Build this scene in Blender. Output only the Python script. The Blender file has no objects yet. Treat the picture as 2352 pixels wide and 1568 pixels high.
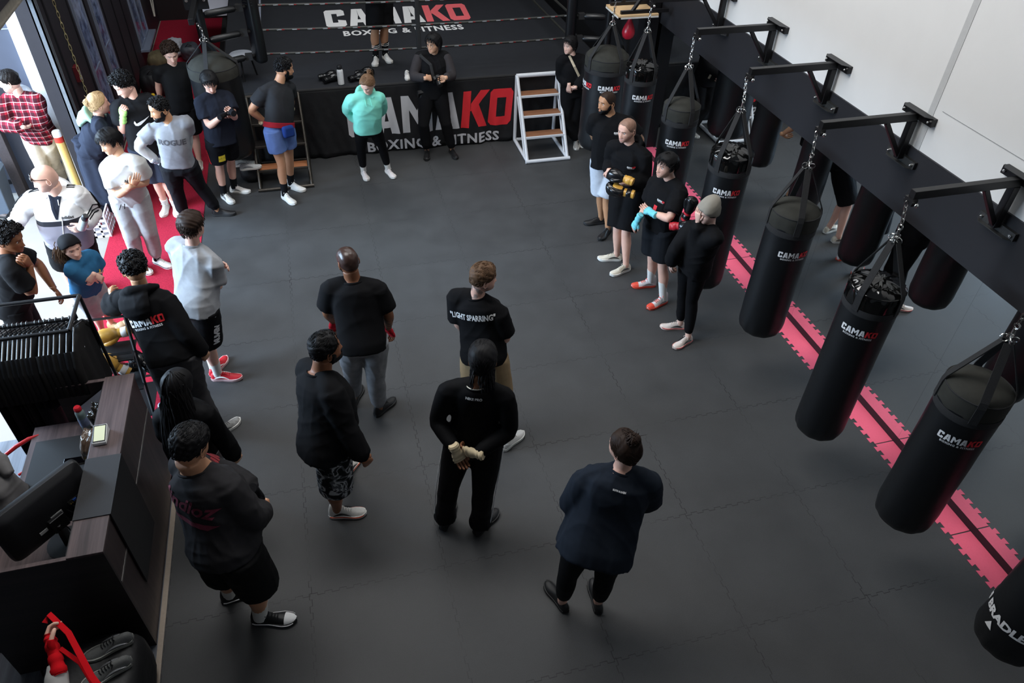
import bpy, bmesh, math, random
import numpy as np
from mathutils import Vector, Matrix
from mathutils.bvhtree import BVHTree

SC = bpy.context.scene
COL = SC.collection
rng = np.random.default_rng(7)
random.seed(7)
PI = math.pi

# ------------------------------------------------------------------ camera
CAM_H = 4.9708
_p, _r, _y = 0.71096061, 0.03580281, 0.28151635       # pitch down, roll, yaw right
_f = np.array([math.sin(_y)*math.cos(_p), math.cos(_y)*math.cos(_p), -math.sin(_p)])
_r0 = np.array([math.cos(_y), -math.sin(_y), 0.0])
_u0 = np.cross(_r0, _f)
_rt = math.cos(_r)*_r0 + math.sin(_r)*_u0
_up = -math.sin(_r)*_r0 + math.cos(_r)*_u0
cam = bpy.data.cameras.new('camera')
cam.sensor_fit = 'HORIZONTAL'; cam.sensor_width = 36.0
cam.lens = 1696.659/2352*36.0
cam.clip_start = 0.05; cam.clip_end = 200
cam_o = bpy.data.objects.new('camera', cam); COL.objects.link(cam_o)
M = Matrix(((_rt[0], _up[0], -_f[0], 0), (_rt[1], _up[1], -_f[1], 0), (_rt[2], _up[2], -_f[2], CAM_H), (0, 0, 0, 1)))
cam_o.matrix_world = M
SC.camera = cam_o

# ------------------------------------------------------------------ colour management
SC.view_settings.view_transform = 'Standard'
SC.view_settings.look = 'None'
SC.view_settings.gamma = 1.0
SC.view_settings.use_curve_mapping = False
SC.view_settings.exposure = 0.0

# ------------------------------------------------------------------ world and lights
W = bpy.data.worlds.new('world'); SC.world = W; W.use_nodes = True
bg = W.node_tree.nodes['Background']
bg.inputs[0].default_value = (0.78, 0.88, 1.0, 1); bg.inputs[1].default_value = 0.10

def area(name, loc, target, sx, sy, power, color=(1, 1, 1), spread=PI):
    l = bpy.data.lights.new(name, 'AREA'); l.shape = 'RECTANGLE'
    l.size = sx; l.size_y = sy; l.energy = power; l.color = color; l.spread = spread
    o = bpy.data.objects.new(name, l); COL.objects.link(o)
    o.location = loc
    d = Vector(target)-Vector(loc)
    o.rotation_euler = d.to_track_quat('-Z', 'Y').to_euler()
    return o
# daylight through the roller door on the left, and over the yard outside it
area('daylight_door', (-10.0, 7.2, 4.3), (1.0, 7.2, 0.4), 9.0, 4.5, 5600, (0.57, 0.77, 1.0))
area('daylight_yard', (-5.6, 4.2, 5.0), (-3.7, 9.6, 1.0), 4.0, 4.0, 600, (0.92, 0.96, 1.0))
# roof lights of the hall
area('roof_light_ring', (1.0, 10.5, 7.2), (1.2, 10.3, 0), 1.6, 6.5, 210, (0.97, 0.99, 1.0))
area('roof_light_hall', (0.4, 5.2, 7.2), (4.4, 5.6, 2.4), 1.6, 6.0, 330, (1.0, 0.99, 0.975))
area('roof_light_desk', (-2.6, 5.2, 6.6), (-2.0, 5.6, 0), 1.4, 3.0, 40, (0.97, 0.98, 1.0))

# ------------------------------------------------------------------ materials
def s2l(c):
    return c/12.92 if c <= 0.04045 else ((c+0.055)/1.055)**2.4
def hexc(h):
    h = h.lstrip('#'); return tuple(s2l(int(h[i:i+2], 16)/255) for i in (0, 2, 4))
MATS = {}
def mat(name, color, rough=0.6, metal=0.0, spec=0.5, var=0.12, nscale=60.0, bump=0.0, bscale=200.0, bdist=0.002, coat=0.0, vcol=False, sheen=0.0):
    """principled material with procedural colour variation and optional noise bump"""
    if name in MATS: return MATS[name]
    if isinstance(color, str): color = hexc(color)
    m = bpy.data.materials.new(name); m.use_nodes = True
    nt = m.node_tree; N = nt.nodes; L = nt.links
    b = N['Principled BSDF']
    b.inputs['Roughness'].default_value = rough
    b.inputs['Metallic'].default_value = metal
    b.inputs['Specular IOR Level'].default_value = spec
    b.inputs['Coat Weight'].default_value = coat
    if sheen: b.inputs['Sheen Weight'].default_value = sheen
    tc = N.new('ShaderNodeTexCoord')
    no = N.new('ShaderNodeTexNoise'); no.inputs['Scale'].default_value = nscale; no.inputs['Detail'].default_value = 3
    L.new(tc.outputs['Object'], no.inputs['Vector'])
    mr = N.new('ShaderNodeMapRange'); mr.inputs['To Min'].default_value = 1-var; mr.inputs['To Max'].default_value = 1+var
    L.new(no.outputs['Fac'], mr.inputs['Value'])
    mx = N.new('ShaderNodeMix'); mx.data_type = 'RGBA'; mx.blend_type = 'MULTIPLY'; mx.inputs[0].default_value = 1.0
    mx.inputs[6].default_value = (*color, 1)
    L.new(mr.outputs['Result'], mx.inputs[7])
    out = mx.outputs[2]
    if vcol:
        at = N.new('ShaderNodeVertexColor'); at.layer_name = 'tint'
        m2 = N.new('ShaderNodeMix'); m2.data_type = 'RGBA'; m2.blend_type = 'MULTIPLY'; m2.inputs[0].default_value = 1.0
        L.new(out, m2.inputs[6]); L.new(at.outputs['Color'], m2.inputs[7]); out = m2.outputs[2]
    L.new(out, b.inputs['Base Color'])
    if bump:
        n2 = N.new('ShaderNodeTexNoise'); n2.inputs['Scale'].default_value = bscale; n2.inputs['Detail'].default_value = 4
        L.new(tc.outputs['Object'], n2.inputs['Vector'])
        bp = N.new('ShaderNodeBump'); bp.inputs['Strength'].default_value = bump; bp.inputs['Distance'].default_value = bdist
        L.new(n2.outputs['Fac'], bp.inputs['Height']); L.new(bp.outputs['Normal'], b.inputs['Normal'])
    MATS[name] = m
    return m

def emat(name, color, strength):
    if name in MATS: return MATS[name]
    m = bpy.data.materials.new(name); m.use_nodes = True
    b = m.node_tree.nodes['Principled BSDF']
    if isinstance(color, str): color = hexc(color)
    b.inputs['Base Color'].default_value = (*color, 1)
    b.inputs['Emission Color'].default_value = (*color, 1); b.inputs['Emission Strength'].default_value = strength
    MATS[name] = m
    return m

# ------------------------------------------------------------------ mesh builder
class MB:
    def __init__(s): s.v = []; s.f = []; s.m = []; s.mi = 0
    def add(s, verts, faces):
        o = len(s.v); s.v.extend([tuple(map(float, q)) for q in verts])
        for f in faces: s.f.append(tuple(i+o for i in f)); s.m.append(s.mi)
        return s
    def box(s, c, size, R=None):
        hx, hy, hz = size[0]/2, size[1]/2, size[2]/2
        P = np.array([[x, y, z] for z in (-hz, hz) for y in (-hy, hy) for x in (-hx, hx)], float)
        if R is not None: P = P @ np.array(R, float).T
        P = P+np.array(c, float)
        s.add(P, [(0, 2, 3, 1), (4, 5, 7, 6), (0, 1, 5, 4), (2, 6, 7, 3), (0, 4, 6, 2), (1, 3, 7, 5)]); return s
    def bb(s, x0, x1, y0, y1, z0, z1):
        return s.box(((x0+x1)/2, (y0+y1)/2, (z0+z1)/2), (x1-x0, y1-y0, z1-z0))
    def loft(s, rings, cap0=True, cap1=True, close=False):
        n = len(rings[0]); o = len(s.v)
        for r in rings: s.v.extend([tuple(map(float, q)) for q in r])
        k = len(rings)
        for i in range(k if close else k-1):
            a = o+i*n; b = o+((i+1) % k)*n
            for j in range(n):
                j2 = (j+1) % n
                s.f.append((a+j, a+j2, b+j2, b+j)); s.m.append(s.mi)
        if not close:
            if cap0: s.f.append(tuple(o+j for j in range(n))[::-1]); s.m.append(s.mi)
            if cap1: s.f.append(tuple(o+(k-1)*n+j for j in range(n))); s.m.append(s.mi)
        return s
    def tube(s, pts, r, n=10, close=False, flat=1.0, up=None, caps=True):
        pts = [np.array(p, float) for p in pts]; k = len(pts)
        rr = [r]*k if np.isscalar(r) else list(r)
        rings = []; U = None
        for i in range(k):
            if close: t = pts[(i+1) % k]-pts[i-1]
            else: t = pts[min(i+1, k-1)]-pts[max(i-1, 0)]
            t = t/(np.linalg.norm(t)+1e-12)
            if up is not None: a = np.array(up, float)
            elif U is not None: a = U
            else: a = np.array([0, 0, 1.0]) if abs(t[2]) < 0.9 else np.array([1.0, 0, 0])
            U = a-t*np.dot(a, t); U /= (np.linalg.norm(U)+1e-12)
            V = np.cross(t, U)
            ring = [pts[i]+rr[i]*(U*math.cos(2*PI*j/n)*flat+V*math.sin(2*PI*j/n)) for j in range(n)]
            rings.append(ring)
        return s.loft(rings, caps, caps, close)
    def cyl(s, p0, p1, r0, r1=None, n=20): return s.tube([p0, p1], [r0, r0 if r1 is None else r1], n)
    def bar(s, p0, p1, w, h, up=(0, 0, 1)):
        p0 = np.array(p0, float); p1 = np.array(p1, float); t = p1-p0; t /= np.linalg.norm(t)
        a = np.array(up, float)
        if abs(np.dot(a, t)) > 0.98: a = np.array([1.0, 0, 0])
        U = a-t*np.dot(a, t); U /= np.linalg.norm(U); V = np.cross(t, U)
        rings = [[p+V*w/2*sx+U*h/2*sy for sx, sy in ((-1, -1), (1, -1), (1, 1), (-1, 1))] for p in (p0, p1)]
        return s.loft(rings)
    def sphere(s, c, r, n=20, k=12, R=None):
        c = np.array(c, float); r = np.array([r]*3 if np.isscalar(r) else r, float); V = []; F = []
        for i in range(1, k):
            th = PI*i/k
            for j in range(n):
                ph = 2*PI*j/n; V.append([math.sin(th)*math.cos(ph), math.sin(th)*math.sin(ph), math.cos(th)])
        V.append([0, 0, 1]); V.append([0, 0, -1]); V = np.array(V)*r
        if R is not None: V = V @ np.array(R, float).T
        for i in range(k-2):
            for j in range(n):
                a = i*n+j; b = i*n+(j+1) % n; F.append((a, a+n, b+n, b))
        t = (k-1)*n
        for j in range(n):
            F.append((t, j, (j+1) % n)); F.append((t+1, (k-2)*n+(j+1) % n, (k-2)*n+j))
        return s.add(V+c, F)
    def lathe(s, prof, c=(0, 0, 0), n=32, R=None, cap=True):
        rings = []
        for r, z in prof:
            ring = np.array([[r*math.cos(2*PI*j/n), r*math.sin(2*PI*j/n), z] for j in range(n)])
            if R is not None: ring = ring @ np.array(R, float).T
            rings.append(ring+np.array(c, float))
        return s.loft(rings, cap, cap)
    def torus(s, c, R0, r, ax=(0, 0, 1), n=20, k=8, sx=1.0):
        ax = np.array(ax, float); ax /= np.linalg.norm(ax)
        a = np.array([0, 0, 1.0]) if abs(ax[2]) < .9 else np.array([1.0, 0, 0])
        U = np.cross(a, ax); U /= np.linalg.norm(U); V = np.cross(ax, U)
        pts = [np.array(c, float)+R0*(U*math.cos(2*PI*i/n)+V*math.sin(2*PI*i/n)*sx) for i in range(n)]
        return s.tube(pts, r, k, close=True)
    def mesh(s, name):
        me = bpy.data.meshes.new(name); me.from_pydata(s.v, [], s.f); me.update()
        return me
    def build(s, name, mats, parent=None, smooth=True, loc=None, angle=40, bevel=0, label=None, local=None):
        """link as one object; verts are world coordinates unless parent given with local offset"""
        me = s.mesh(name)
        if not isinstance(mats, (list, tuple)): mats = [mats]
        for m in mats: me.materials.append(m)
        if len(mats) > 1: me.polygons.foreach_set('material_index', s.m)
        bm = bmesh.new(); bm.from_mesh(me); bmesh.ops.recalc_face_normals(bm, faces=bm.faces); bm.to_mesh(me); bm.free()
        if smooth:
            me.polygons.foreach_set('use_smooth', [True]*len(me.polygons))
            try: me.set_sharp_from_angle(angle=math.radians(angle))
            except Exception: pass
        o = bpy.data.objects.new(name, me); COL.objects.link(o)
        place(o, parent, loc)
        if bevel:
            b = o.modifiers.new('bevel', 'BEVEL'); b.width = bevel; b.segments = 2; b.limit_method = 'ANGLE'
        if label: o['label'] = label
        return o

def place(o, parent=None, loc=None):
    """geometry is written in world coordinates: shift the origin to the parent (or loc) without moving anything"""
    if parent is not None:
        org = np.array(world_org(parent))
        off = org
        o.parent = parent
        o['_org'] = [float(q) for q in org]
    elif loc is not None:
        off = np.array(loc, float); o.location = loc; o['_org'] = [float(q) for q in off]
    else: return
    me = o.data; n = len(me.vertices); co = np.empty(n*3); me.vertices.foreach_get('co', co)
    co = (co.reshape(-1, 3)-off).ravel(); me.vertices.foreach_set('co', co); me.update()
def world_org(o):
    return tuple(o['_org']) if '_org' in o else tuple(o.location)
def thing(name, label, cat, loc, group=None):
    o = bpy.data.objects.new(name, None); COL.objects.link(o); o.empty_display_size = 0.1
    o.location = loc; o['_org'] = [float(q) for q in loc]
    o['label'] = label; o['category'] = cat
    if group: o['group'] = group
    return o
def tag(o, label, cat, group=None, kind=None):
    o['label'] = label; o['category'] = cat
    if group: o['group'] = group
    if kind: o['kind'] = kind
    return o
def struct(o): o['kind'] = 'structure'; return o
def box_obj(name, x0, x1, y0, y1, z0, z1, m, parent=None, bevel=0, smooth=False):
    return MB().bb(x0, x1, y0, y1, z0, z1).build(name, m, parent, smooth=smooth, bevel=bevel)

# ------------------------------------------------------------------ lettering
def text_polys(s, size=1.0, bold=0.0, shear=0.0, spacing=1.0, align='CENTER'):
    cu = bpy.data.curves.new('tmp_text', 'FONT'); cu.body = s; cu.size = size; cu.offset = bold; cu.shear = shear
    cu.space_character = spacing; cu.align_x = align; cu.resolution_u = 2; cu.fill_mode = 'FRONT'
    o = bpy.data.objects.new('tmp_text', cu); COL.objects.link(o)
    dg = bpy.context.evaluated_depsgraph_get()
    me = bpy.data.meshes.new_from_object(o.evaluated_get(dg))
    V = [(v.co.x, v.co.y) for v in me.vertices]; F = [tuple(p.vertices) for p in me.polygons]
    bpy.data.objects.remove(o); bpy.data.curves.remove(cu); bpy.data.meshes.remove(me)
    return V, F
def _st(a, b, w):   # straight stroke as a quad
    a = np.array(a, float); b = np.array(b, float); t = (b-a)/np.linalg.norm(b-a); n = np.array([-t[1], t[0]])*w/2
    return [tuple(a+n), tuple(a-n), tuple(b-n), tuple(b+n)]
def _hq(x0, x1, y0, y1): return [(x0, y0), (x1, y0), (x1, y1), (x0, y1)]
GLY = {
 'C': (0.68, [[(0, .08), (.08, 0), (.24, 0), (.24, 1), (.08, 1), (0, .92)], _hq(.24, .60, .76, 1), _hq(.24, .60, 0, .24), [(.60, 1), (.60, .76), (.42, .76), (.42, .60), (.68, .66), (.68, .92)], [(.60, 0), (.68, .08), (.68, .34), (.42, .40), (.42, .24), (.60, .24)]]),
 'A': (0.74, [[(0, 0), (.24, 0), (.36, .6), (.37, 1), (.19, 1)], [(.74, 0), (.50, 0), (.38, .6), (.37, 1), (.55, 1)], _hq(.20, .54, .18, .36)]),
 'M': (0.90, [_hq(0, .22, 0, 1), _hq(.68, .90, 0, 1), [(.22, 1), (.22, .62), (.45, .22), (.45, .60)], [(.68, 1), (.68, .62), (.45, .22), (.45, .60)]]),
 'K': (0.74, [[(-.05, 0), (.19, 0), (.29, 1), (.05, 1)], [(.24, .46), (.27, .66), (.58, 1), (.86, 1), (.46, .56)], [(.30, .60), (.50, .66), (.76, 0), (.50, 0), (.28, .46)]]),
 'O': (0.70, [[(-.03, .1), (.06, 0), (.20, 0), (.28, 1), (.14, 1), (.05, .92)], [(.20, .24), (.18, 0), (.58, 0), (.60, .24)], [(.26, 1), (.24, .76), (.66, .76), (.70, 1)], [(.48, 0), (.58, 0), (.68, .1), (.76, .9), (.68, 1), (.56, 1)]]),
}
def camako_polys(h=1.0, sub=True):
    """list of (polygon, material index) in a plane, centred; width about 4.9 h"""
    out = []; x = 0
    seq = 'CAMAKO'; gap = .09
    for i, ch in enumerate(seq):
        w, ps = GLY[ch]; mi = 1 if i >= 4 else 0
        for p in ps: out.append(([(x+a, b) for a, b in p], mi))
        x += w+gap
    wd = x-gap
    if sub:
        V, F = text_polys('BOXING & FITNESS', .42, .012, 0, 1.12)
        for f in F: out.append(([(V[i][0]+wd/2, V[i][1]-.46) for i in f], 0))
    return [([((a-wd/2)*h, b*h) for a, b in p], mi) for p, mi in out], wd*h
def decal_mesh(polys, fmap, maxe=None):
    """polys: [(pts2d, mi)], fmap: (N,2)->(N,3). returns MB"""
    mb = MB(); kk = 0; f0 = fmap
    def fmap(P):
        q = np.array(f0(P), float)
        if len(q) > 2:
            n = np.cross(q[1]-q[0], q[2]-q[0]); l = np.linalg.norm(n)
            if l > 1e-12: q = q+n/l*.00012*(kk % 9)
        return q
    for pts, mi in polys:
        kk += 1; P = list(pts)
        if maxe:      # cut into strips so the lettering can follow a curved surface
            tris = [(P[0], P[i], P[i+1]) for i in range(1, len(P)-1)]
            st = list(tris); fin = []
            while st:
                t = st.pop(); ls = [math.hypot(t[i][0]-t[(i+1) % 3][0], t[i][1]-t[(i+1) % 3][1]) for i in range(3)]
                k = int(np.argmax(ls))
                if ls[k] > maxe:
                    a, b, c = t[k], t[(k+1) % 3], t[(k+2) % 3]; md = ((a[0]+b[0])/2, (a[1]+b[1])/2)
                    st += [(a, md, c), (md, b, c)]
                else: fin.append(t)
            mb.mi = mi
            for t in fin: mb.add(fmap(np.array(t)), [(0, 1, 2)])
        else:
            mb.mi = mi; mb.add(fmap(np.array(P)), [tuple(range(len(P)))])
    return mb
def txt(s, size, bold=0.0, shear=0.0, mi=0, at=(0, 0), spacing=1.0, xs=1.0):
    V, F = text_polys(s, size, bold, shear, spacing); V = [(a*xs, b) for a, b in V]
    return [([(V[i][0]+at[0], V[i][1]+at[1]) for i in f], mi) for f in F]
def build_nofix(mb, name, mats, parent=None, loc=None):
    me = mb.mesh(name)
    for m in (mats if isinstance(mats, (list, tuple)) else [mats]): me.materials.append(m)
    me.polygons.foreach_set('material_index', mb.m)
    o = bpy.data.objects.new(name, me); COL.objects.link(o); place(o, parent, loc)
    return o
# ================================================================== THE HALL
WX = 4.63            # wall with the mirror
LX = -2.75           # front wall with the roller door
FX0, FX1 = -1.559, 4.425
def node_floor():
    m = bpy.data.materials.new('rubber_mats'); m.use_nodes = True
    nt = m.node_tree; N = nt.nodes; L = nt.links; b = N['Principled BSDF']
    tc = N.new('ShaderNodeTexCoord'); sp = N.new('ShaderNodeSeparateXYZ'); L.new(tc.outputs['Object'], sp.inputs[0])
    def mth(op, a, b2=None, c=None):
        n = N.new('ShaderNodeMath'); n.operation = op
        for i, q in enumerate((a, b2, c)):
            if q is None: continue
            if isinstance(q, (int, float)): n.inputs[i].default_value = q
            else: L.new(q, n.inputs[i])
        return n.outputs[0]
    X = mth('ADD', sp.outputs[0], 1.559); Y = mth('SUBTRACT', sp.outputs[1], 8.129)
    def seam(a, c):
        sq = mth('SIGN', mth('SINE', mth('MULTIPLY', c, 2*PI/0.105)))
        e = mth('ADD', a, mth('MULTIPLY', sq, 0.009))
        d = mth('ABSOLUTE', mth('SUBTRACT', e, mth('ROUND', e)))
        line = mth('LESS_THAN', d, 0.0028)
        # the short ends of the tongues
        ph = mth('FRACT', mth('MULTIPLY', c, 2/0.105)); d2 = mth('LESS_THAN', mth('ABSOLUTE', mth('SUBTRACT', ph, 0.5)), 0.47)
        d0 = mth('ABSOLUTE', mth('SUBTRACT', a, mth('ROUND', a)))
        tong = mth('MULTIPLY', mth('LESS_THAN', d0, 0.010), mth('SUBTRACT', 1.0, d2))
        return mth('MAXIMUM', line, tong)
    s1 = mth('MAXIMUM', seam(X, Y), seam(Y, X))
    # seams are more open in some places than in others
    nz = N.new('ShaderNodeTexNoise'); nz.inputs['Scale'].default_value = 1.3; nz.inputs['Detail'].default_value = 2
    L.new(tc.outputs['Object'], nz.inputs['Vector'])
    op = N.new('ShaderNodeMapRange'); op.inputs['From Min'].default_value = .38; op.inputs['From Max'].default_value = .62
    op.inputs['To Min'].default_value = .15; op.inputs['To Max'].default_value = .95; L.new(nz.outputs['Fac'], op.inputs['Value'])
    sm = mth('MULTIPLY', s1, op.outputs['Result'])
    # scuffs and dust
    n1 = N.new('ShaderNodeTexNoise'); n1.inputs['Scale'].default_value = 2.6; n1.inputs['Detail'].default_value = 8; n1.inputs['Roughness'].default_value = .62
    L.new(tc.outputs['Object'], n1.inputs['Vector'])
    n3 = N.new('ShaderNodeTexNoise'); n3.inputs['Scale'].default_value = 150; n3.inputs['Detail'].default_value = 3; n3.inputs['Roughness'].default_value = .75
    L.new(tc.outputs['Object'], n3.inputs['Vector'])
    cr = N.new('ShaderNodeValToRGB'); cr.color_ramp.elements[0].position = .3; cr.color_ramp.elements[1].position = .75
    cr.color_ramp.elements[0].color = (.038, .0388, .040, 1); cr.color_ramp.elements[1].color = (.054, .055, .0565, 1)
    L.new(n1.outputs['Fac'], cr.inputs['Fac'])
    mr = N.new('ShaderNodeMapRange'); mr.inputs['To Min'].default_value = .62; mr.inputs['To Max'].default_value = 1.38; L.new(n3.outputs['Fac'], mr.inputs['Value'])
    mx = N.new('ShaderNodeMix'); mx.data_type = 'RGBA'; mx.blend_type = 'MULTIPLY'; mx.inputs[0].default_value = 1
    L.new(cr.outputs['Color'], mx.inputs[6]); L.new(mr.outputs['Result'], mx.inputs[7])
    m2 = N.new('ShaderNodeMix'); m2.data_type = 'RGBA'; m2.inputs[7].default_value = (.006, .006, .007, 1)
    L.new(sm, m2.inputs[0]); L.new(mx.outputs[2], m2.inputs[6]); L.new(m2.outputs[2], b.inputs['Base Color'])
    rr = N.new('ShaderNodeMapRange'); rr.inputs['To Min'].default_value = .50; rr.inputs['To Max'].default_value = .72; L.new(n1.outputs['Fac'], rr.inputs['Value'])
    L.new(rr.outputs['Result'], b.inputs['Roughness'])
    b.inputs['Specular IOR Level'].default_value = .45
    bp = N.new('ShaderNodeBump'); bp.inputs['Strength'].default_value = .25; bp.inputs['Distance'].default_value = .002
    hh = mth('SUBTRACT', mth('MULTIPLY', n3.outputs['Fac'], .6), sm); L.new(hh, bp.inputs['Height']); L.new(bp.outputs['Normal'], b.inputs['Normal'])
    return m
def grid_obj(name, x0, x1, y0, y1, z, m, th=0.03):
    return MB().bb(x0, x1, y0, y1, z-th, z).build(name, m, smooth=False)
struct(grid_obj('floor', FX0, WX, -3.0, 17.0, 0, node_floor()))
m_conc = mat('concrete', '#8a837b', .85, var=.14, nscale=3.0, bump=.3, bscale=60)
m_vinyl = None
def wood(name, c1, c2, rough=.45, axis='Y', scale=1.0):
    if name in MATS: return MATS[name]
    m = bpy.data.materials.new(name); m.use_nodes = True; nt = m.node_tree; N = nt.nodes; L = nt.links; b = N['Principled BSDF']
    tc = N.new('ShaderNodeTexCoord'); mp = N.new('ShaderNodeMapping'); L.new(tc.outputs['Object'], mp.inputs[0])
    sc = {'X': (1.2, 34, 34), 'Y': (34, 1.2, 34), 'Z': (34, 34, 1.2)}[axis]
    mp.inputs['Scale'].default_value = tuple(q*scale for q in sc)
    n1 = N.new('ShaderNodeTexNoise'); n1.inputs['Scale'].default_value = 1; n1.inputs['Detail'].default_value = 6; n1.inputs['Roughness'].default_value = .65; n1.inputs['Distortion'].default_value = .3
    L.new(mp.outputs[0], n1.inputs['Vector'])
    cr = N.new('ShaderNodeValToRGB'); cr.color_ramp.elements[0].position = .32; cr.color_ramp.elements[1].position = .7
    cr.color_ramp.elements[0].color = (*hexc(c1), 1); cr.color_ramp.elements[1].color = (*hexc(c2), 1)
    L.new(n1.outputs['Fac'], cr.inputs['Fac']); L.new(cr.outputs['Color'], b.inputs['Base Color'])
    b.inputs['Roughness'].default_value = rough
    MATS[name] = m; return m
struct(grid_obj('floor_yard', -12.0, LX+.1, 4.6, 17, 0.0, m_conc))
struct(grid_obj('floor_entry', -3.4, FX0-.03, 4.6, 5.25, 0.0015, wood('grey_vinyl_planks', '#40434b', '#666a73', .5, 'Y', .5)))
struct(grid_obj('floor_doorway', LX+.1, -2.62, 5.0, 9.25, 0.0, m_conc))
struct(grid_obj('floor_reception', -3.4, FX0-.03, -3, 4.6, 0.0, wood('grey_vinyl_planks', '#40434b', '#666a73', .5, 'Y', .5)))
# red carpet runner
def carpet_mat():
    m = mat('red_carpet', '#a3263a', .95, spec=.08, var=.45, nscale=70, bump=.9, bscale=200, bdist=.006); return m
box = MB(); box.bb(-1.93, FX0, 5.0, 5.26, -.03, .004); box.bb(-2.62, FX0, 5.26, 9.25, -.03, .004); box.bb(LX+.02, FX0, 9.25, 16.6, -.03, .004)
o = box.build('red_carpet_runner', carpet_mat(), smooth=False, loc=(-2.1, 8, 0))
tag(o, 'long red carpet runner along the left side of the hall', 'carpet')
# metal edge strip between reception floor and mats
struct(box_obj('trim_1', FX0-.035, FX0+.002, -3, 4.62, -.02, .006, mat('strip_metal', '#9c8f82', .5, .3)))

# ---- right wall: plaster, black band, mirror, skirting
m_plaster = mat('white_plaster', '#e9eaea', .9, spec=.2, var=.03, nscale=4, bump=.12, bscale=14, bdist=.004)
m_band = mat('black_band', '#26262a', .55, spec=.4, var=.3, nscale=300, bump=.3, bscale=500, bdist=.001)
wl = MB(); wl.bb(WX+.012, WX+.2, -3, 17, 0, 7.2)
struct(wl.build('wall_right', m_plaster, smooth=False))
b = MB(); b.bb(WX-.006, WX+.02, -3, 17, 1.80, 2.345)
struct(b.build('trim_2', m_band, smooth=False))
struct(box_obj('baseboard_right', WX-.004, WX+.02, -3, 9.6, 0, .075, mat('black_skirting', '#17151a', .5)))
m_mirror = bpy.data.materials.new('mirror_glass'); m_mirror.use_nodes = True
_b = m_mirror.node_tree.nodes['Principled BSDF']; _b.inputs['Metallic'].default_value = 1; _b.inputs['Roughness'].default_value = .012
_b.inputs['Base Color'].default_value = (.80, .84, .85, 1)
ys = [-.2, 1.6, 3.4, 5.2, 7.0, 8.35, 9.6]
for i in range(len(ys)-1):
    o = MB().bb(WX-.004, WX+.012, ys[i]+.0005, ys[i+1]-.0005, .078, 1.80).build('wall_mirror', m_mirror, smooth=False, loc=(WX, ys[i], .078))
    tag(o, ['mirror panel on the right wall nearest the camera', 'second mirror panel from the camera on the right wall', 'mirror panel on the right wall behind the glossy-topped bag nearest the camera', 'mirror panel on the right wall behind the third and fourth hanging bags', 'mirror panel on the right wall beside the woman in the beanie', 'mirror panel on the right wall at the far end beside the speed bag'][i], 'mirror', 'mirror panels on the right wall')
struct(box_obj('trim_3', WX-.02, WX+.02, 9.6, 17, 0, 1.8, mat('dark_wall_lining', '#15161a', .6)))
# plaster joint running up the white wall
mj = mat('joint_filler', '#c4c6c7', .9, var=.06, nscale=30, bump=.4, bscale=70)
struct(MB().bb(WX+.008, WX+.014, 4.47, 4.53, 2.345, 7.2).build('trim_4', mj, smooth=False))
struct(MB().bb(WX+.0095, WX+.0125, -3, 4.4, 2.698, 2.702).build('trim_5', mat('joint_line', '#9da0a2', .9), smooth=False))

# ---- back wall
struct(box_obj('wall_back', LX-.2, WX+.2, 16.6, 16.8, 0, 7.2, mat('black_wall', '#1c1517', .7, var=.2)))

# ---- left (front) wall: door opening 5.0..9.2, panels and glass beyond
m_panel = mat('black_panel', '#26242a', .55, var=.15, nscale=20)
m_glass = bpy.data.materials.new('painted_reflection_glass'); m_glass.use_nodes = True
_b = m_glass.node_tree.nodes['Principled BSDF']
_nt = m_glass.node_tree; _n = _nt.nodes.new('ShaderNodeTexNoise'); _n.inputs['Scale'].default_value = 9; _n.inputs['Detail'].default_value = 8
_tc = _nt.nodes.new('ShaderNodeTexCoord'); _nt.links.new(_tc.outputs['Object'], _n.inputs['Vector'])
_cr = _nt.nodes.new('ShaderNodeValToRGB'); _cr.color_ramp.elements[0].color = (*hexc('#3a4666'), 1); _cr.color_ramp.elements[1].color = (*hexc('#8796b8'), 1)  # bluish mottling painted in place of surroundings reflected by the glass
_cr.color_ramp.elements[0].position = .35; _cr.color_ramp.elements[1].position = .7
_nt.links.new(_n.outputs['Fac'], _cr.inputs['Fac']); _nt.links.new(_cr.outputs['Color'], _b.inputs['Base Color'])
_b.inputs['Roughness'].default_value = .12; _b.inputs['Specular IOR Level'].default_value = .8
wl = MB(); wl.bb(LX-.2, LX, 9.32, 16.6, 0, 7.2); wl.bb(LX-.2, LX, 4.6, 9.32, 2.64, 7.2); wl.bb(-3.5, -3.32, -3, 4.62, 0, 7.2)
struct(wl.build('wall_left', m_panel, smooth=False))
for i, (y0, y1, z0, z1) in enumerate(((10.7, 11.14, .12, 3.2), (11.6, 12.0, .12, 3.2), (14.1, 15.0, .35, 2.6))):
    w = struct(MB().bb(LX-.02, LX+.012, y0, y1, z0, z1).build('window_%d' % (i+1), m_glass, smooth=False))
    f = MB(); t = .035
    for (a0, a1, c0, c1) in ((y0-t, y0, z0-t, z1+t), (y1, y1+t, z0-t, z1+t), (y0, y1, z0-t, z0), (y0, y1, z1, z1+t)): f.bb(LX-.02, LX+.03, a0, a1, c0, c1)
    if i < 2: f.bb(LX-.02, LX+.02, y0, y1, 1.15, 1.165)
    else: f.bb(LX-.02, LX+.03, (y0+y1)/2-.02, (y0+y1)/2+.02, z0, z1); f.bb(LX, LX+.14, y0-.1, y1+.1, z0-.07, z0-.035)
    f.build('window_frame', mat('window_frame_pale', '#8e98ac', .35, .4), parent=w, smooth=False)
# vertical ribs of the panelling
r = MB()
for y in (9.62, 10.05, 10.55, 11.32, 12.25, 12.9, 13.5): r.bb(LX, LX+.018, y-.012, y+.012, 0, 3.2)
struct(r.build('trim_6', mat('panel_rib', '#141318', .5), smooth=False))
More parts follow.
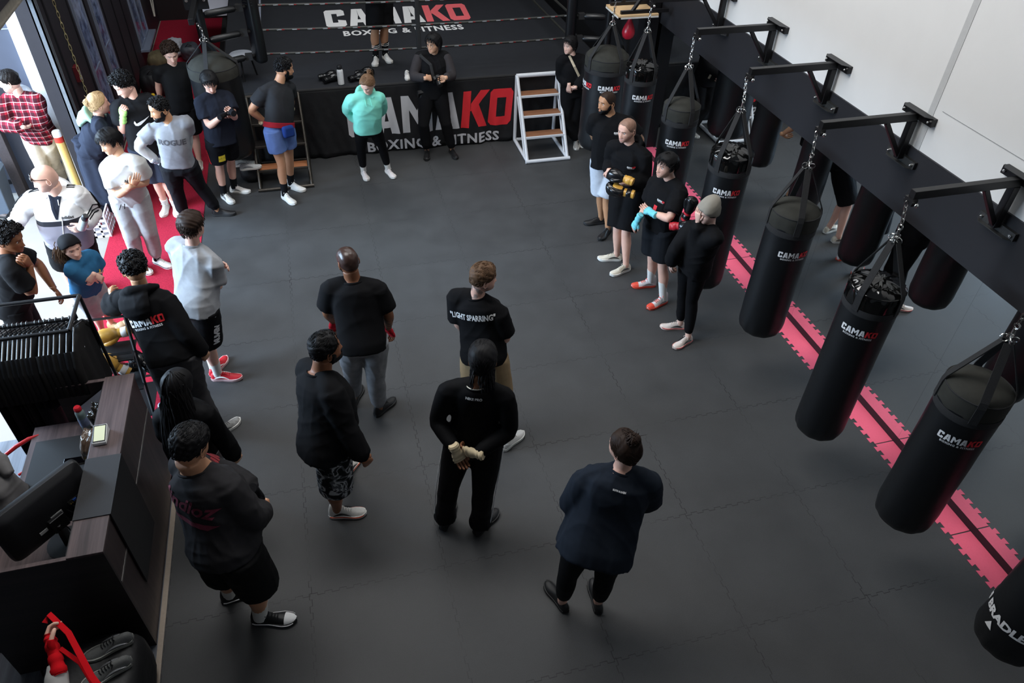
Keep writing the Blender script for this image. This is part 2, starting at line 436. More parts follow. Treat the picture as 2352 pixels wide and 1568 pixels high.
# galvanised door track, lintel of the raised roller door
m_galv = mat('galvanised', '#9aa3ad', .35, .7, var=.2, nscale=25)
tr = MB(); tr.bb(LX-.02, LX+.05, 9.19, 9.205, 0, 2.62); tr.bb(LX-.02, LX-.005, 9.19, 9.30, 0, 2.62); tr.bb(LX+.035, LX+.05, 9.19, 9.235, 0, 2.62); tr.bb(LX-.02, LX+.05, 9.285, 9.30, 0, 2.62)
struct(tr.build('door_1', m_galv, smooth=False))
hd = MB(); hd.bb(LX-.10, LX-.02, 4.6, 9.19, 2.54, 2.66); hd.bb(LX-.15, LX+.0, 4.6, 9.19, 2.53, 2.545); hd.cyl((LX-.12, 4.6, 2.86), (LX-.12, 9.3, 2.86), .17, n=24)
struct(hd.build('door_2', mat('roller_door_rail', '#8f897f', .5, .4, var=.35, nscale=12), smooth=True))
jm = MB(); jm.bb(-3.22, LX-.2, 9.75, 9.98, 0, 3.2)
struct(jm.build('trim_7', mat('white_jamb', '#eeeeee', .8), smooth=False))
# bracket plate and pull chain with the red control box
hk = MB(); hk.bb(LX+.05, LX+.13, 9.26, 9.285, .86, .90); hk.cyl((LX+.11, 9.255, .88), (LX+.11, 9.29, .88), .012, n=10)
tag(hk.build('latch_plate', mat('steel', '#c9ccd0', .3, .9), smooth=False, loc=(LX+.08, 9.27, .88)), 'small steel latch plate on the roller door track', 'latch')

# ---- yard outside the door
ow = MB(); ow.bb(-4.25, -3.22, 9.85, 9.98, 0, 3.3)
struct(ow.build('wall_yard', mat('slate_cladding', '#454a58', .55, var=.1, nscale=6), smooth=False))
struct(MB().bb(-4.25, -3.22, 9.838, 9.85, 2.02, 2.03).build('trim_8', mat('cladding_joint', '#8d93a3', .5), smooth=False))
fb = MB(); fb.bb(-12, -4.3, 13.4, 13.5, 0, 4.2)
struct(fb.build('wall_neighbour', mat('pale_render', '#e6e7ea', .8), smooth=False))
# ================================================================== PINK FOAM EDGE MATS
m_pink = mat('pink_foam', '#ff6c88', .7, spec=.35, var=.06, nscale=60, bump=.3, bscale=300)
def pink_mat(y0, y1, label):
    xs = FX1; th = .022; n = 10; d = (y1-y0)/n; pts = []
    for i in range(n):                       # dovetail teeth along the hall side
        a = y0+i*d
        pts += [(xs+.018, a), (xs+.018, a+d*.30), (xs-.018, a+d*.20), (xs-.018, a+d*.80), (xs+.018, a+d*.70)]
    pts += [(xs+.018, y1), (WX-.006, y1), (WX-.006, y0)]
    mb = MB(); k = len(pts); zt, zb = .0035, .0005
    mb.add([(x, y, zt) for x, y in pts]+[(x, y, zb) for x, y in pts], [tuple(range(k))]+[(i, i+k, (i+1) % k+k, (i+1) % k) for i in range(k)])
    o = build_nofix(mb, 'pink_foam_mat', m_pink, None, (xs, y0, 0))
    tag(o, label, 'mat', 'pink foam mats along the mirror')
pk = ['third', 'fourth', 'fifth', 'sixth', 'seventh', 'eighth', 'ninth', 'tenth']
y = .45; i = 0
while y < 9.2:
    pink_mat(y, min(y+.985, 9.6), 'pink interlocking foam mat at the foot of the mirror, %s from the camera' % ('nearest' if i == 0 else 'second' if i == 1 else pk[i-2])); y += .995; i += 1

# ================================================================== BRACKETS AND HEAVY BAGS
m_blk = mat('black_steel', '#1d1d1f', .38, .3, spec=.5, var=.25, nscale=30)
m_blkpl = mat('worn_steel_plate', '#4a4b4b', .4, .6, var=.4, nscale=40)
m_chrome = mat('chrome', '#d2d2d0', .18, 1.0, var=.1)
m_vinyl_m = mat('black_vinyl', '#0c0e11', .42, spec=.5, var=.15, nscale=12, bump=.15, bscale=14, bdist=.01)
m_vinyl_g = mat('black_gloss_vinyl', '#090909', .10, spec=.7, var=.1, nscale=20)
m_canvas = mat('bag_canvas_top', '#33332f', .85, spec=.2, var=.3, nscale=14, bump=.4, bscale=260)
m_web = mat('webbing', '#2c2c2d', .8, spec=.25, var=.25, nscale=120, bump=.5, bscale=400)
m_white = mat('print_white', '#e9e9e9', .7, var=.03)
m_red = mat('print_red', '#e02a33', .7, var=.04)
BR_Y = [1.40, 2.40, 3.50, 4.58, 5.69, 6.75, 7.81]
ORD = ['first', 'second', 'third', 'fourth', 'fifth', 'sixth', 'seventh']
def bracket(y, label, xe=3.73, zt=2.62):
    t = thing('bag_bracket', label, 'bracket', (WX, y, zt), 'wall brackets for the heavy bags')
    bev = .003
    MB().bb(xe, WX-.03, y-.025, y+.025, zt-.06, zt).build('bar', m_blk, t, smooth=False, bevel=bev)
    MB().bb(WX-.085, WX-.03, y-.028, y+.028, 2.235, zt-.06).build('post', m_blk, t, smooth=False, bevel=bev)
    MB().bar((4.33, y, zt-.06), (WX-.075, y, 2.26), .035, .035).build('brace', m_blk, t, smooth=False, bevel=bev)
    for zc in (zt-.02, 2.235):
        p = MB()
        L = .17
        p.bb(WX-.036, WX-.028 if zc > 2.3 else WX-.028, y-L, y+L, zc-.03, zc+.03)
        # angle iron lip with cut corners
        zz = zc+.03 if zc > 2.3 else zc-.03
        V = [(WX-.030, y-L, zz), (WX-.030, y+L, zz), (WX-.075, y+L-.05, zz), (WX-.075, y-L+.05, zz)]
        V2 = [(a, b, c+.005) for a, b, c in V]
        p.add(V+V2, [(0, 1, 2, 3), (4, 5, 6, 7), (0, 1, 5, 4), (1, 2, 6, 5), (2, 3, 7, 6), (3, 0, 4, 7)])
        p.bb(WX-.03, WX+.011, y-L, y+L, zc-.03, zc+.03)
        pl = p.build('wall_plate', m_blkpl if zc < 2.3 else m_blk, t, smooth=False)
        for s in (-1, 1):
            MB().cyl((WX-.05, y+s*(L-.03), zc), (WX-.03, y+s*(L-.03), zc), .013, n=6).sphere((WX-.05, y+s*(L-.03), zc), .008, 8, 6).build('bolt', m_chrome, pl)
    e = MB(); e.bb(xe-.012, xe+.03, y-.04, y+.04, zt-.10, zt-.055)
    ee = e.build('end_lug', m_blk, t, smooth=False)
    MB().cyl((xe+.012, y-.055, zt-.085), (xe+.012, y+.055, zt-.085), .011, n=10).sphere((xe+.012, y-.056, zt-.085), .016, 10, 6).build('bolt', m_chrome, ee)
for i, y in enumerate(BR_Y):
    nm = ['black steel wall bracket holding the bag cut off at the lower right photo edge', 'black steel wall bracket holding the nearest whole hanging bag', 'black steel wall bracket at the right edge holding the second whole bag from the camera', 'black steel wall bracket standing on the pale plaster joint of the white wall', 'black steel wall bracket holding the long glossy-topped bag behind the woman in the beanie', 'black steel wall bracket holding the bag behind the man with blue wraps', 'farthest black steel wall bracket, cut off by the top edge of the photo'][i]
    bracket(y, nm, xe=3.73 if i != 6 else 3.70)

def chain_mb(mb, p0, p1, pitch=.034, r=.0042):
    p0 = np.array(p0); p1 = np.array(p1); L = np.linalg.norm(p1-p0); n = max(2, int(L/pitch)); t = (p1-p0)/L
    a = np.array([1.0, 0, 0]) if abs(t[0]) < .8 else np.array([0, 1.0, 0])
    U = a-t*np.dot(a, t); U /= np.linalg.norm(U); V = np.cross(t, U)
    for i in range(n):
        c = p0+t*L*(i+.5)/n; D = U if i % 2 == 0 else V; h = L/n*.62; w = .0105
        pts = []
        for k in range(12):
            an = 2*PI*k/12; pts.append(c+t*h*math.sin(an)+D*w*math.copysign(min(1, abs(math.cos(an))*1.4), math.cos(an)))
        mb.tube(pts, r, 6, close=True)
def heavy_bag(x, y, ztop, zbot, R, label, gloss=False, hang=None, logo=None, logo_sz=.046, logo_z=.30, collar=True, top_h=.05, extra=None, group='heavy bags hanging along the mirror', nstrap=4, rot=.4, link=.0):
    t = thing('heavy_bag', label, 'punching bag', (x, y, zbot), group)
    hang = hang or (x, y, 2.54)
    n = 56; rg = np.random.default_rng(int(y*100))
    ph = rg.uniform(0, 6.28, 6)
    def ring(r, z, amp=0, k=9):
        return [(x+r*math.cos(a)*(1+amp*math.sin(k*a+ph[0])+.5*amp*math.sin((k+4)*a+ph[1])), y+r*math.sin(a)*(1+amp*math.sin(k*a+ph[0])), z) for a in [2*PI*j/n for j in range(n)]]
    rings = []
    for f, dz in ((.35, 0), (.62, .004), (.82, .018), (.93, .045), (.98, .085), (1.0, .13)): rings.append(ring(R*f, zbot+dz, .014 if f > .6 else 0, 11))
    zs = np.linspace(zbot+.2, ztop-.12, 9)
    for q, z in enumerate(zs): rings.append(ring(R*(1+.006*math.sin(q*1.7+ph[2])), z, .003, 3))
    m0 = MB().loft(rings)
    m0.build('bag_body', m_vinyl_m, t, angle=60)
    # top: side band, rounded shoulder, slightly domed crown
    tm = m_vinyl_g if gloss else m_canvas
    rr = [ring(R*1.004, ztop-.13, .003), ring(R*1.012, ztop-.07, .012 if gloss else .004), ring(R*1.0, ztop-.018, .02 if gloss else .006), ring(R*.965, ztop, .025 if gloss else .006, 13), ring(R*.80, ztop+top_h*.45, .03 if gloss else .004, 15), ring(R*.45, ztop+top_h*.85), ring(R*.1, ztop+top_h)]
    tp = MB().loft(rr)
    if gloss:      # crinkled vinyl
        V = np.array(tp.v); nn = np.array([math.sin(a[0]*61+ph[3])*math.sin(a[1]*57+ph[4])+.6*math.sin(a[0]*113-a[1]*97+ph[5]) for a in V])
        V[:, 2] += nn*.006*(V[:, 2] > ztop-.05); tp.v = [tuple(q) for q in V]
    top = tp.build('bag_top', tm, t, angle=70)
    if collar:
        cb = MB().loft([ring(R*1.016, ztop-.185), ring(R*1.020, ztop-.18), ring(R*1.020, ztop-.135), ring(R*1.016, ztop-.13)], False, False)
        cb.build('collar_band', m_web, t)
    pp = MB(); pp.tube([(q[0], q[1], q[2]) for q in ring(R*.985, ztop-.006, .004)], .005, 6, close=True); pp.build('piping', m_vinyl_g if gloss else m_web, top)
    ap = np.array([hang[0], hang[1], ztop+min(.36, (hang[2]-ztop)*.55)]); ap[:2] = np.array([x, y])*.6+np.array(hang[:2])*.4
    for k in range(nstrap):
        a = rot+k*2*PI/nstrap
        d = np.array([math.cos(a), math.sin(a), 0]); tg = np.array([-math.sin(a), math.cos(a), 0])
        P = [np.array([x, y, ztop-.15])+d*R*1.03, np.array([x, y, ztop-.02])+d*R*1.025, np.array([x, y, ztop+.02])+d*R*.99, ap+d*.03]
        w = .024; rings2 = []
        for q, pnt in enumerate(P):
            nrm = d*.004 if q < 2 else np.array([d[0]*.002, d[1]*.002, .004])
            rings2.append([pnt-tg*w-nrm, pnt+tg*w-nrm, pnt+tg*w+nrm, pnt-tg*w+nrm])
        MB().loft(rings2).build('strap', m_web, t, smooth=False)
        MB().torus(ap+d*.026+np.array([0, 0, .018]), .024, .004, (-d[1], d[0], .3), 16, 6).build('d_ring', m_chrome, t)
    c = MB(); sw = ap+np.array([0, 0, .045])
    c.torus(sw, .017, .0055, (0, 1, .2), 14, 6); c.cyl(sw+np.array([0, 0, .018]), sw+np.array([0, 0, .05]), .012, n=12); c.torus(sw+np.array([0, 0, .066]), .017, .0055, (1, .2, 0), 14, 6)
    c.build('swivel', m_chrome, t)
    st = sw+np.array([0, 0, .085])
    if hang[2]-st[2] > .05:
        ch = MB(); chain_mb(ch, hang, st); ch.build('chain', m_chrome, t)
    for lz, ang, sz in (logo or []):
        polys, wd = camako_polys(sz)
        zc = ztop-lz
        fm = lambda P, ang=ang, zc=zc: np.stack([x+(R*1.01+.002)*np.cos(ang+P[:, 0]/R), y+(R*1.01+.002)*np.sin(ang+P[:, 0]/R), zc+P[:, 1]], 1)
        build_nofix(decal_mesh(polys, fm, .03), 'logo', [m_white, m_red], t)
    for (s, lz, ang, sz) in (extra or []):
        polys = txt(s, sz, .004)
        zc = ztop-lz
        fm = lambda P, ang=ang, zc=zc: np.stack([x+(R*1.01+.002)*np.cos(ang+P[:, 0]/R), y+(R*1.01+.002)*np.sin(ang+P[:, 0]/R), zc+P[:, 1]], 1)
        dm = decal_mesh(polys, fm, .03)
        if 'BRADLEY' in s: dm2 = decal_mesh([([(-.03, -.09), (.03, -.09), (0, -.03)], 0)], fm, .03); dm.add(dm2.v, dm2.f)
        build_nofix(dm, 'lettering', [m_white], t)
    return t
def face_ang(x, y, dx=0.0):          # angle of the side that faces the hall/camera
    return math.atan2(-y, -x)+dx
LG = dict(logo_sz=.046)
def lg(y, dz, d, s=.052): return [(dz, math.atan2(-y, -3.7)+d, s)]
BAGS = [
 (3.70, 1.40, 1.90, .58, .20, False, 'black hanging punching bag cut off by the lower right corner of the photo', None, [('JIM BRADLEY', 1.02, math.atan2(-1.4, -3.7)-.55, .085)]),
 (3.70, 2.40, 1.88, .55, .20, False, 'nearest whole black punching bag with matte top, at the right edge of the photo', lg(2.4, .34, .33), None),
 (3.70, 3.43, 1.91, .40, .195, True, 'long black punching bag with wrinkled glossy top, second whole bag from the camera', lg(3.43, .34, .02), [('JIM BRADLEY', .42, .5, .05)]),
 (3.70, 4.52, 1.90, .62, .20, False, 'short black punching bag with matte grey top under the bracket on the plaster joint', lg(4.52, .36, .5), None),
 (3.70, 5.61, 1.88, .38, .195, True, 'black punching bag with wrinkled glossy top hanging right behind the woman in the beanie', lg(5.61, .36, .15), None),
 (3.70, 6.72, 1.87, .45, .19, False, 'black punching bag with matte top hanging behind the man with light blue hand wraps', lg(6.72, .38, .1), [('JIM BRADLEY', .45, .4, .05)]),
 (3.70, 7.81, 1.88, .45, .185, True, 'black punching bag with wrinkled glossy top beside the widest bag near the ring', lg(7.81, .34, .35), None),
]
for i, (x, y, zt, zb, R, gl, lab, lgo, ex) in enumerate(BAGS):
    heavy_bag(x, y, zt, zb, R, lab, gl, (x+.01, BR_Y[i], 2.54), lgo, extra=ex, rot=[.4, 2.5, 1.9, 1.2, 2.0, 1.7, 2.1][i])
heavy_bag(3.66, 8.78, 1.66, .42, .275, 'widest black punching bag on the right, hanging beside the speed bag and the ring', False, (3.70, 8.75, 2.6), [(.36, math.atan2(-8.78, -3.66)+.25, .058), (.36, math.atan2(-8.78, -3.66)-1.15, .058)], top_h=.10, rot=1.9)
heavy_bag(-1.12, 9.47, 1.62, .45, .29, 'wide black punching bag hanging at the left front corner of the ring', False, (-1.17, 9.36, 2.12), [(.36, math.atan2(-9.47, 1.12)-.1, .062)], top_h=.12, rot=-1.75, collar=False, group='heavy bags hanging by the ring corners')

# ================================================================== SPEED BAG
t = thing('speed_bag_platform', 'pale wooden speed bag board on black steel arms at the far mirror end', 'speed bag platform', (4.40, 9.45, 0))
m_ply = wood('birch_ply', '#cda777', '#e0c196', .5, 'X', .35)
MB().bb(3.86, 4.40, 9.02, 9.50, 2.02, 2.045).build('board', m_ply, t, smooth=False, bevel=.003)
MB().bb(3.86, 3.885, 9.02, 9.50, 2.0, 2.02).bb(3.86, 4.40, 9.02, 9.045, 2.0, 2.02).build('edge_trim', mat('white_edge', '#dcdcd8', .6), t, smooth=False)
for yy in (9.08, 9.44): MB().bb(3.9, 4.55, yy-.02, yy+.02, 2.045, 2.085).build('arm', m_blk, t, smooth=False)
MB().bar((4.05, 9.08, 2.07), (4.50, 9.3, 2.5), .035, .035).bar((4.05, 9.44, 2.07), (4.50, 9.45, 2.5), .035, .035).build('brace', m_blk, t, smooth=False)
MB().bb(4.40, 4.60, 9.40, 9.60, 0, 2.7).build('post', m_blk, t, smooth=False)
MB().bar((4.5, 9.5, 2.64), (3.70, 8.75, 2.64), .05, .05).build('hanging_arm', m_blk, t, smooth=False)
sb = thing('speed_bag', 'small red leather speed bag hanging under the wooden board', 'speed bag', (4.10, 9.22, 1.99))
prof = [(.012, 0), (.016, -.03), (.022, -.06), (.040, -.10), (.066, -.15), (.082, -.20), (.084, -.235), (.070, -.28), (.040, -.305), (.008, -.312)]
MB().lathe(prof, (4.10, 9.22, 1.99), 28).build('bladder', mat('red_leather', '#b81f33', .3, spec=.6, var=.12, nscale=30), sb, angle=80)
MB().cyl((4.10, 9.22, 2.02), (4.10, 9.22, 1.975), .014, n=12).torus((4.10, 9.22, 1.975), .017, .005, (0, 0, 1)).build('swivel', m_chrome, sb)

# ================================================================== BOXING RING
RZ = 1.0; RX0, RX1, RY0, RY1 = -1.17, 4.22, 10.05, 15.45
m_ringc = mat('ring_canvas', '#24262b', .8, spec=.3, var=.22, nscale=7, bump=.3, bscale=160)
m_skirt = mat('apron_cloth', '#1a1a1c', .6, spec=.4, var=.25, nscale=5, bump=.5, bscale=8, bdist=.02)
ring = thing('boxing_ring', 'raised black boxing ring with lettered apron and black ropes', 'boxing ring', (1.5, 10.05, 0))
MB().bb(RX0+.02, RX1-.02, RY0+.02, RY1-.02, .0, RZ-.012).build('platform', mat('ring_frame', '#101012', .7), ring, smooth=False)
cv = MB().bb(RX0, RX1, RY0, RY1, RZ-.012, RZ); cvo = cv.build('canvas', m_ringc, ring, smooth=False, bevel=.006)
# canvas print
polys, wd = camako_polys(1.0, False)
sx = 2.37/wd
fm = lambda P: np.stack([1.545+P[:, 0]*sx, 12.49+P[:, 1]*.86, np.full(len(P), RZ+.002)], 1)
build_nofix(decal_mesh(polys, fm), 'canvas_print', [mat('print_white', '#fff', .7), mat('print_coral', '#ee6a70', .7, var=.05)], cvo)
fm2 = lambda P: np.stack([1.545+P[:, 0], 12.03+P[:, 1], np.full(len(P), RZ+.002)], 1)
V, F = text_polys('BOXING & FITNESS', 1.0, .03, 0, 1.1); V = np.array(V); xs_ = V[:, 0].min(), V[:, 0].max(); ys_ = V[:, 1].min(), V[:, 1].max()
V[:, 0] = (V[:, 0]-sum(xs_)/2)*1.91/(xs_[1]-xs_[0]); V[:, 1] = (V[:, 1]-ys_[0])*.24/(ys_[1]-ys_[0])
build_nofix(decal_mesh([([tuple(V[i]) for i in f], 0) for f in F], fm2), 'canvas_print', [m_white], cvo)
# apron skirt: hanging cloth with folds
def skirt_y(x, z):
    d = (RZ-z)
    return RY0-.012-d*(.018+.016*np.sin(x*9.1+1)+.012*np.sin(x*17.3+z*4)+.008*np.sin(x*31-z*7))-.006*np.sin(x*44+z*13)*d
def skirt():
    mb = MB(); nx, nz = 260, 16; V = []
    for j in range(nz+1):
        z = .02+(RZ-.02)*j/nz
        for i in range(nx+1):
            x = RX0-.01+(RX1-RX0+.02)*i/nx; V.append((x, float(skirt_y(x, z)), z))
    F = [(j*(nx+1)+i, j*(nx+1)+i+1, (j+1)*(nx+1)+i+1, (j+1)*(nx+1)+i) for j in range(nz) for i in range(nx)]
    mb.add(V, F); return mb
sk = skirt().build('apron_skirt', m_skirt, ring)
so = sk.modifiers.new('solid', 'SOLIDIFY'); so.thickness = .004; so.offset = 1
hem = MB().tube([(RX0+i*(RX1-RX0)/120, float(skirt_y(RX0+i*(RX1-RX0)/120, RZ-.03))+.012, RZ-.018) for i in range(121)], .02, 8); hem.build('edge_roll', m_web, ring)
sx = 2.36/wd
fma = lambda P: np.stack([1.58+P[:, 0]*sx, skirt_y(1.58+P[:, 0]*sx, .27+P[:, 1]*.54)-.0045, .27+P[:, 1]*.54], 1)
build_nofix(decal_mesh(polys, fma, .05), 'apron_print', [mat('print_silver', '#c9c9cd', .6, var=.08, nscale=6), m_red], sk)
V[:, 0] *= 1.94/1.91; V[:, 1] *= .155/.24
fmb = lambda P: np.stack([1.61+P[:, 0], skirt_y(1.61+P[:, 0], .03+P[:, 1])-.0045, .03+P[:, 1]], 1)
build_nofix(decal_mesh([([tuple(V[i]) for i in f], 0) for f in F], fmb, .04), 'apron_print', [MATS['print_silver']], sk)
for sx_ in (RX0-.012, RX1+.012): MB().bb(min(sx_, sx_+.004), max(sx_, sx_+.004), RY0, RY1, .02, RZ-.01).build('apron_skirt', m_skirt, ring, smooth=False)
# corner posts, cushions, ropes
m_pad = mat('cushion_vinyl', '#101113', .35, spec=.6, var=.2, nscale=10)
POSTS = {'fl': (-1.22, 10.2), 'fr': (4.22, 10.2), 'bl': (-1.05, 15.3), 'br': (4.05, 15.3)}
PADS = {'fl': (-.62, 10.52), 'fr': (3.72, 10.40), 'bl': (-.6, 14.9), 'br': (3.7, 14.9)}
RH = (1.335, 1.645, 1.955, 2.26)
for k, (px, py) in POSTS.items():
    MB().cyl((px, py, 0 if k[0] == 'f' else RZ), (px, py, 2.75), .05, n=20).build('corner_post', m_blk, ring)
    qx, qy = PADS[k]
    v = np.array([qx-px, qy-py, 0.]); v /= np.linalg.norm(v); w = np.array([-v[1], v[0], 0])
    mb = MB(); rgs = []
    for z, f in ((1.24, .75), (1.26, .95), (1.29, 1.0), (2.3, 1.0), (2.34, .95), (2.36, .7)):
        rgs.append([np.array([qx, qy, z])+v*.075*math.copysign(abs(math.cos(a))**.6, math.cos(a))*f+w*.115*math.copysign(abs(math.sin(a))**.6, math.sin(a))*f for a in [2*PI*j/28 for j in range(28)]])
    mb.loft(rgs); pd = mb.build('corner_cushion', m_pad, ring)
    lace = MB()
    for q in range(9): lace.tube([np.array([qx, qy, 1.98+q*.035])-v*.03-w*.118, np.array([qx, qy, 1.99+q*.035])-v*.085-w*.03, np.array([qx, qy, 1.965+q*.035])-v*.085+w*.05], .006, 6)
    lace.build('lacing', m_web, pd)
    for z in RH:
        a = np.array([px, py, z]); b_ = np.array([qx, qy, z])-v*.07
        MB().tube([a+v*.06, a+v*.10, a+(b_-a)*.72, a+(b_-a)*.76], [.03, .042, .042, .03], 14).build('turnbuckle_cover', m_pad, ring)
        MB().tube([a+(b_-a)*.74, b_], .02, 10).box(a+(b_-a)*.86, (.09, .07, .08)).build('rope_joint', m_web, ring, smooth=False)
m_rope = mat('rope_cover', '#2b2b27', .45, spec=.6, var=.15)
rp = []
for e0, e1 in (('fl', 'fr'), ('bl', 'br'), ('fl', 'bl'), ('fr', 'br')):
    for z in RH:
        a = np.array([*PADS[e0], z]); b_ = np.array([*PADS[e1], z])
        sag = .03
        pts = [a+(b_-a)*q/24+np.array([0, 0, -sag*4*(q/24)*(1-q/24)]) for q in range(25)]
        ro = MB().tube(pts, .017, 10).build('rope', m_rope if e0 != 'fl' or e1 != 'bl' else mat('rope_cover_daylit_tone', '#8f96a5', .5), ring)  # left side ropes coloured paler to stand for daylight on them
        if (e0, e1) == ('fl', 'fr') and z < 2.2:        # little printed marks along the rope
            mb = MB(); L = b_-a; n = 22
            V1, F1 = text_polys('CAMA', .022, .0012); V2, F2 = text_polys('KO', .022, .0012)
            for q in range(n):
                f = (q+.55+.2*(z*7 % 1))/n; c = a+L*f+np.array([0, -.0185*.8, -sag*4*f*(1-f)+.002]); cx, cy, cz = c
                up_ = np.array([0, -.45, .9]); rt_ = L/np.linalg.norm(L)
                cc = np.array([cx, cy-.004, cz-.006+.004])
                mb.mi = 0
                for f_ in F1: mb.add([cc+rt_*(V1[i][0]-.02)+up_*V1[i][1]+np.array([0, -.004, 0]) for i in f_], [tuple(range(len(f_)))])
                mb.mi = 1
                for f_ in F2: mb.add([cc+rt_*(V2[i][0]+.032)+up_*V2[i][1]+np.array([0, -.004, 0]) for i in f_], [tuple(range(len(f_)))])
            build_nofix(mb, 'rope_print', [m_white, m_red], ro)
xr = 1.52
MB().bb(xr-.03, xr+.03, 10.42, 10.50, 1.29, 2.3).build('rope_tie', m_web, ring, smooth=False, bevel=.01)
# stool in the left corner
t = thing('corner_stool', 'small round stool with pale seat in the left corner of the ring', 'stool', (-.86, 10.62, 1.0))
MB().lathe([(.15, 0), (.165, .01), (.165, .03), (.15, .042), (.02, .046)], (-.86, 10.62, 1.28), 28).build('seat', mat('pale_vinyl', '#b9bfca', .5), t)
for q in range(3):
    a = q*2*PI/3+.4; MB().cyl((-.86+.11*math.cos(a), 10.62+.11*math.sin(a), 1.28), (-.86+.16*math.cos(a), 10.62+.16*math.sin(a), 1.0), .012, n=10).build('leg', m_blk, t)
# bag arm on the left corner post
ba = MB().bb(-1.25, -1.19, 9.30, 10.16, 2.12, 2.19).build('bag_arm', m_blk, ring, smooth=False, bevel=.004)
pl = MB().bb(-1.36, -1.08, 10.12, 10.15, 2.05, 2.26).build('clamp_plate', m_blk, ba, smooth=False)
for dx in (-.1, .1): MB().cyl((-1.22+dx, 10.10, 2.16), (-1.22+dx, 10.13, 2.16), .018, n=10).build('bolt', m_chrome, ba)

# ================================================================== STEPS TO THE RING
def ring_steps(name, label, xl, xr, yf, yb, ztop, m_fr, treads, m_edge, tube=.026):
    t = thing(name, label, 'steps', ((xl+xr)/2, (yf+yb)/2, 0))
    for sx in (xl, xr):
        MB().tube([(sx, yf, tube), (sx, yb, tube)], tube, 14).build('base_rail', m_fr, t)
        MB().tube([(sx, yb, tube), (sx, yb-.02, ztop)], tube, 14).build('rear_leg', m_fr, t)
        st = np.array([sx, yf+.015, tube]); en = np.array([sx, yb-.04, ztop])
        MB().tube([st, en], tube*.86, 12).build('stringer', m_fr, t)
        s2 = np.array([0, .13, 0]); MB().tube([st+s2+np.array([0, .02, .0]), st+(en-st)*.72+s2], tube*.6, 10).build('brace', m_fr, t)
    MB().tube([(xl-.03, yf, tube), (xr+.03, yf, tube)], tube, 14).build('front_rail', m_fr, t)
    MB().tube([(xl, yb, tube), (xr, yb, tube)], tube, 14).build('rear_rail', m_fr, t)
    MB().tube([(xl-.01, yb-.03, ztop), (xr+.01, yb-.03, ztop)], tube*1.15, 14).build('top_rail', m_fr, t)
    for q, (z, mt) in enumerate(treads):
        y = yf+.015+(yb-.055-yf)*(z-tube)/(ztop-tube)
        tr = MB().bb(xl+.02, xr-.02, y, y+.17, z-.012, z+.006).build('tread', mt, t, smooth=False)
        MB().bb(xl+.0, xr-.0, y-.022, y+.002, z-.022, z+.008).build('nosing', m_edge, tr, smooth=False, bevel=.003)
    return t
m_wfr = mat('white_painted_steel', '#d6d8dc', .4, .0, var=.06)
m_tread = wood('brown_grip_board', '#6f4630', '#a4714e', .7, 'X', 2.5)
m_tread2 = mat('dark_steel_tread', '#2a2624', .4, .5)
ring_steps('ring_steps', 'white tubular steel steps with three brown treads at the right of the ring', 2.82, 3.42, 9.27, 10.0, 1.0, m_wfr, [(.30, m_tread), (.54, m_tread), (.77, m_tread)], m_wfr)
m_dfr = mat('worn_dark_steel', '#4b4640', .35, .7, var=.45, nscale=30)
ring_steps('ring_steps', 'dark worn steel steps with a brown tread behind the man in blue shorts', -.86, -.20, 9.22, 10.0, .98, m_dfr, [(.22, wood('orange_ply_tread', '#9a5a34', '#c07f54', .6, 'X', 2)), (.47, m_tread2), (.70, m_tread2)], m_dfr, .022)
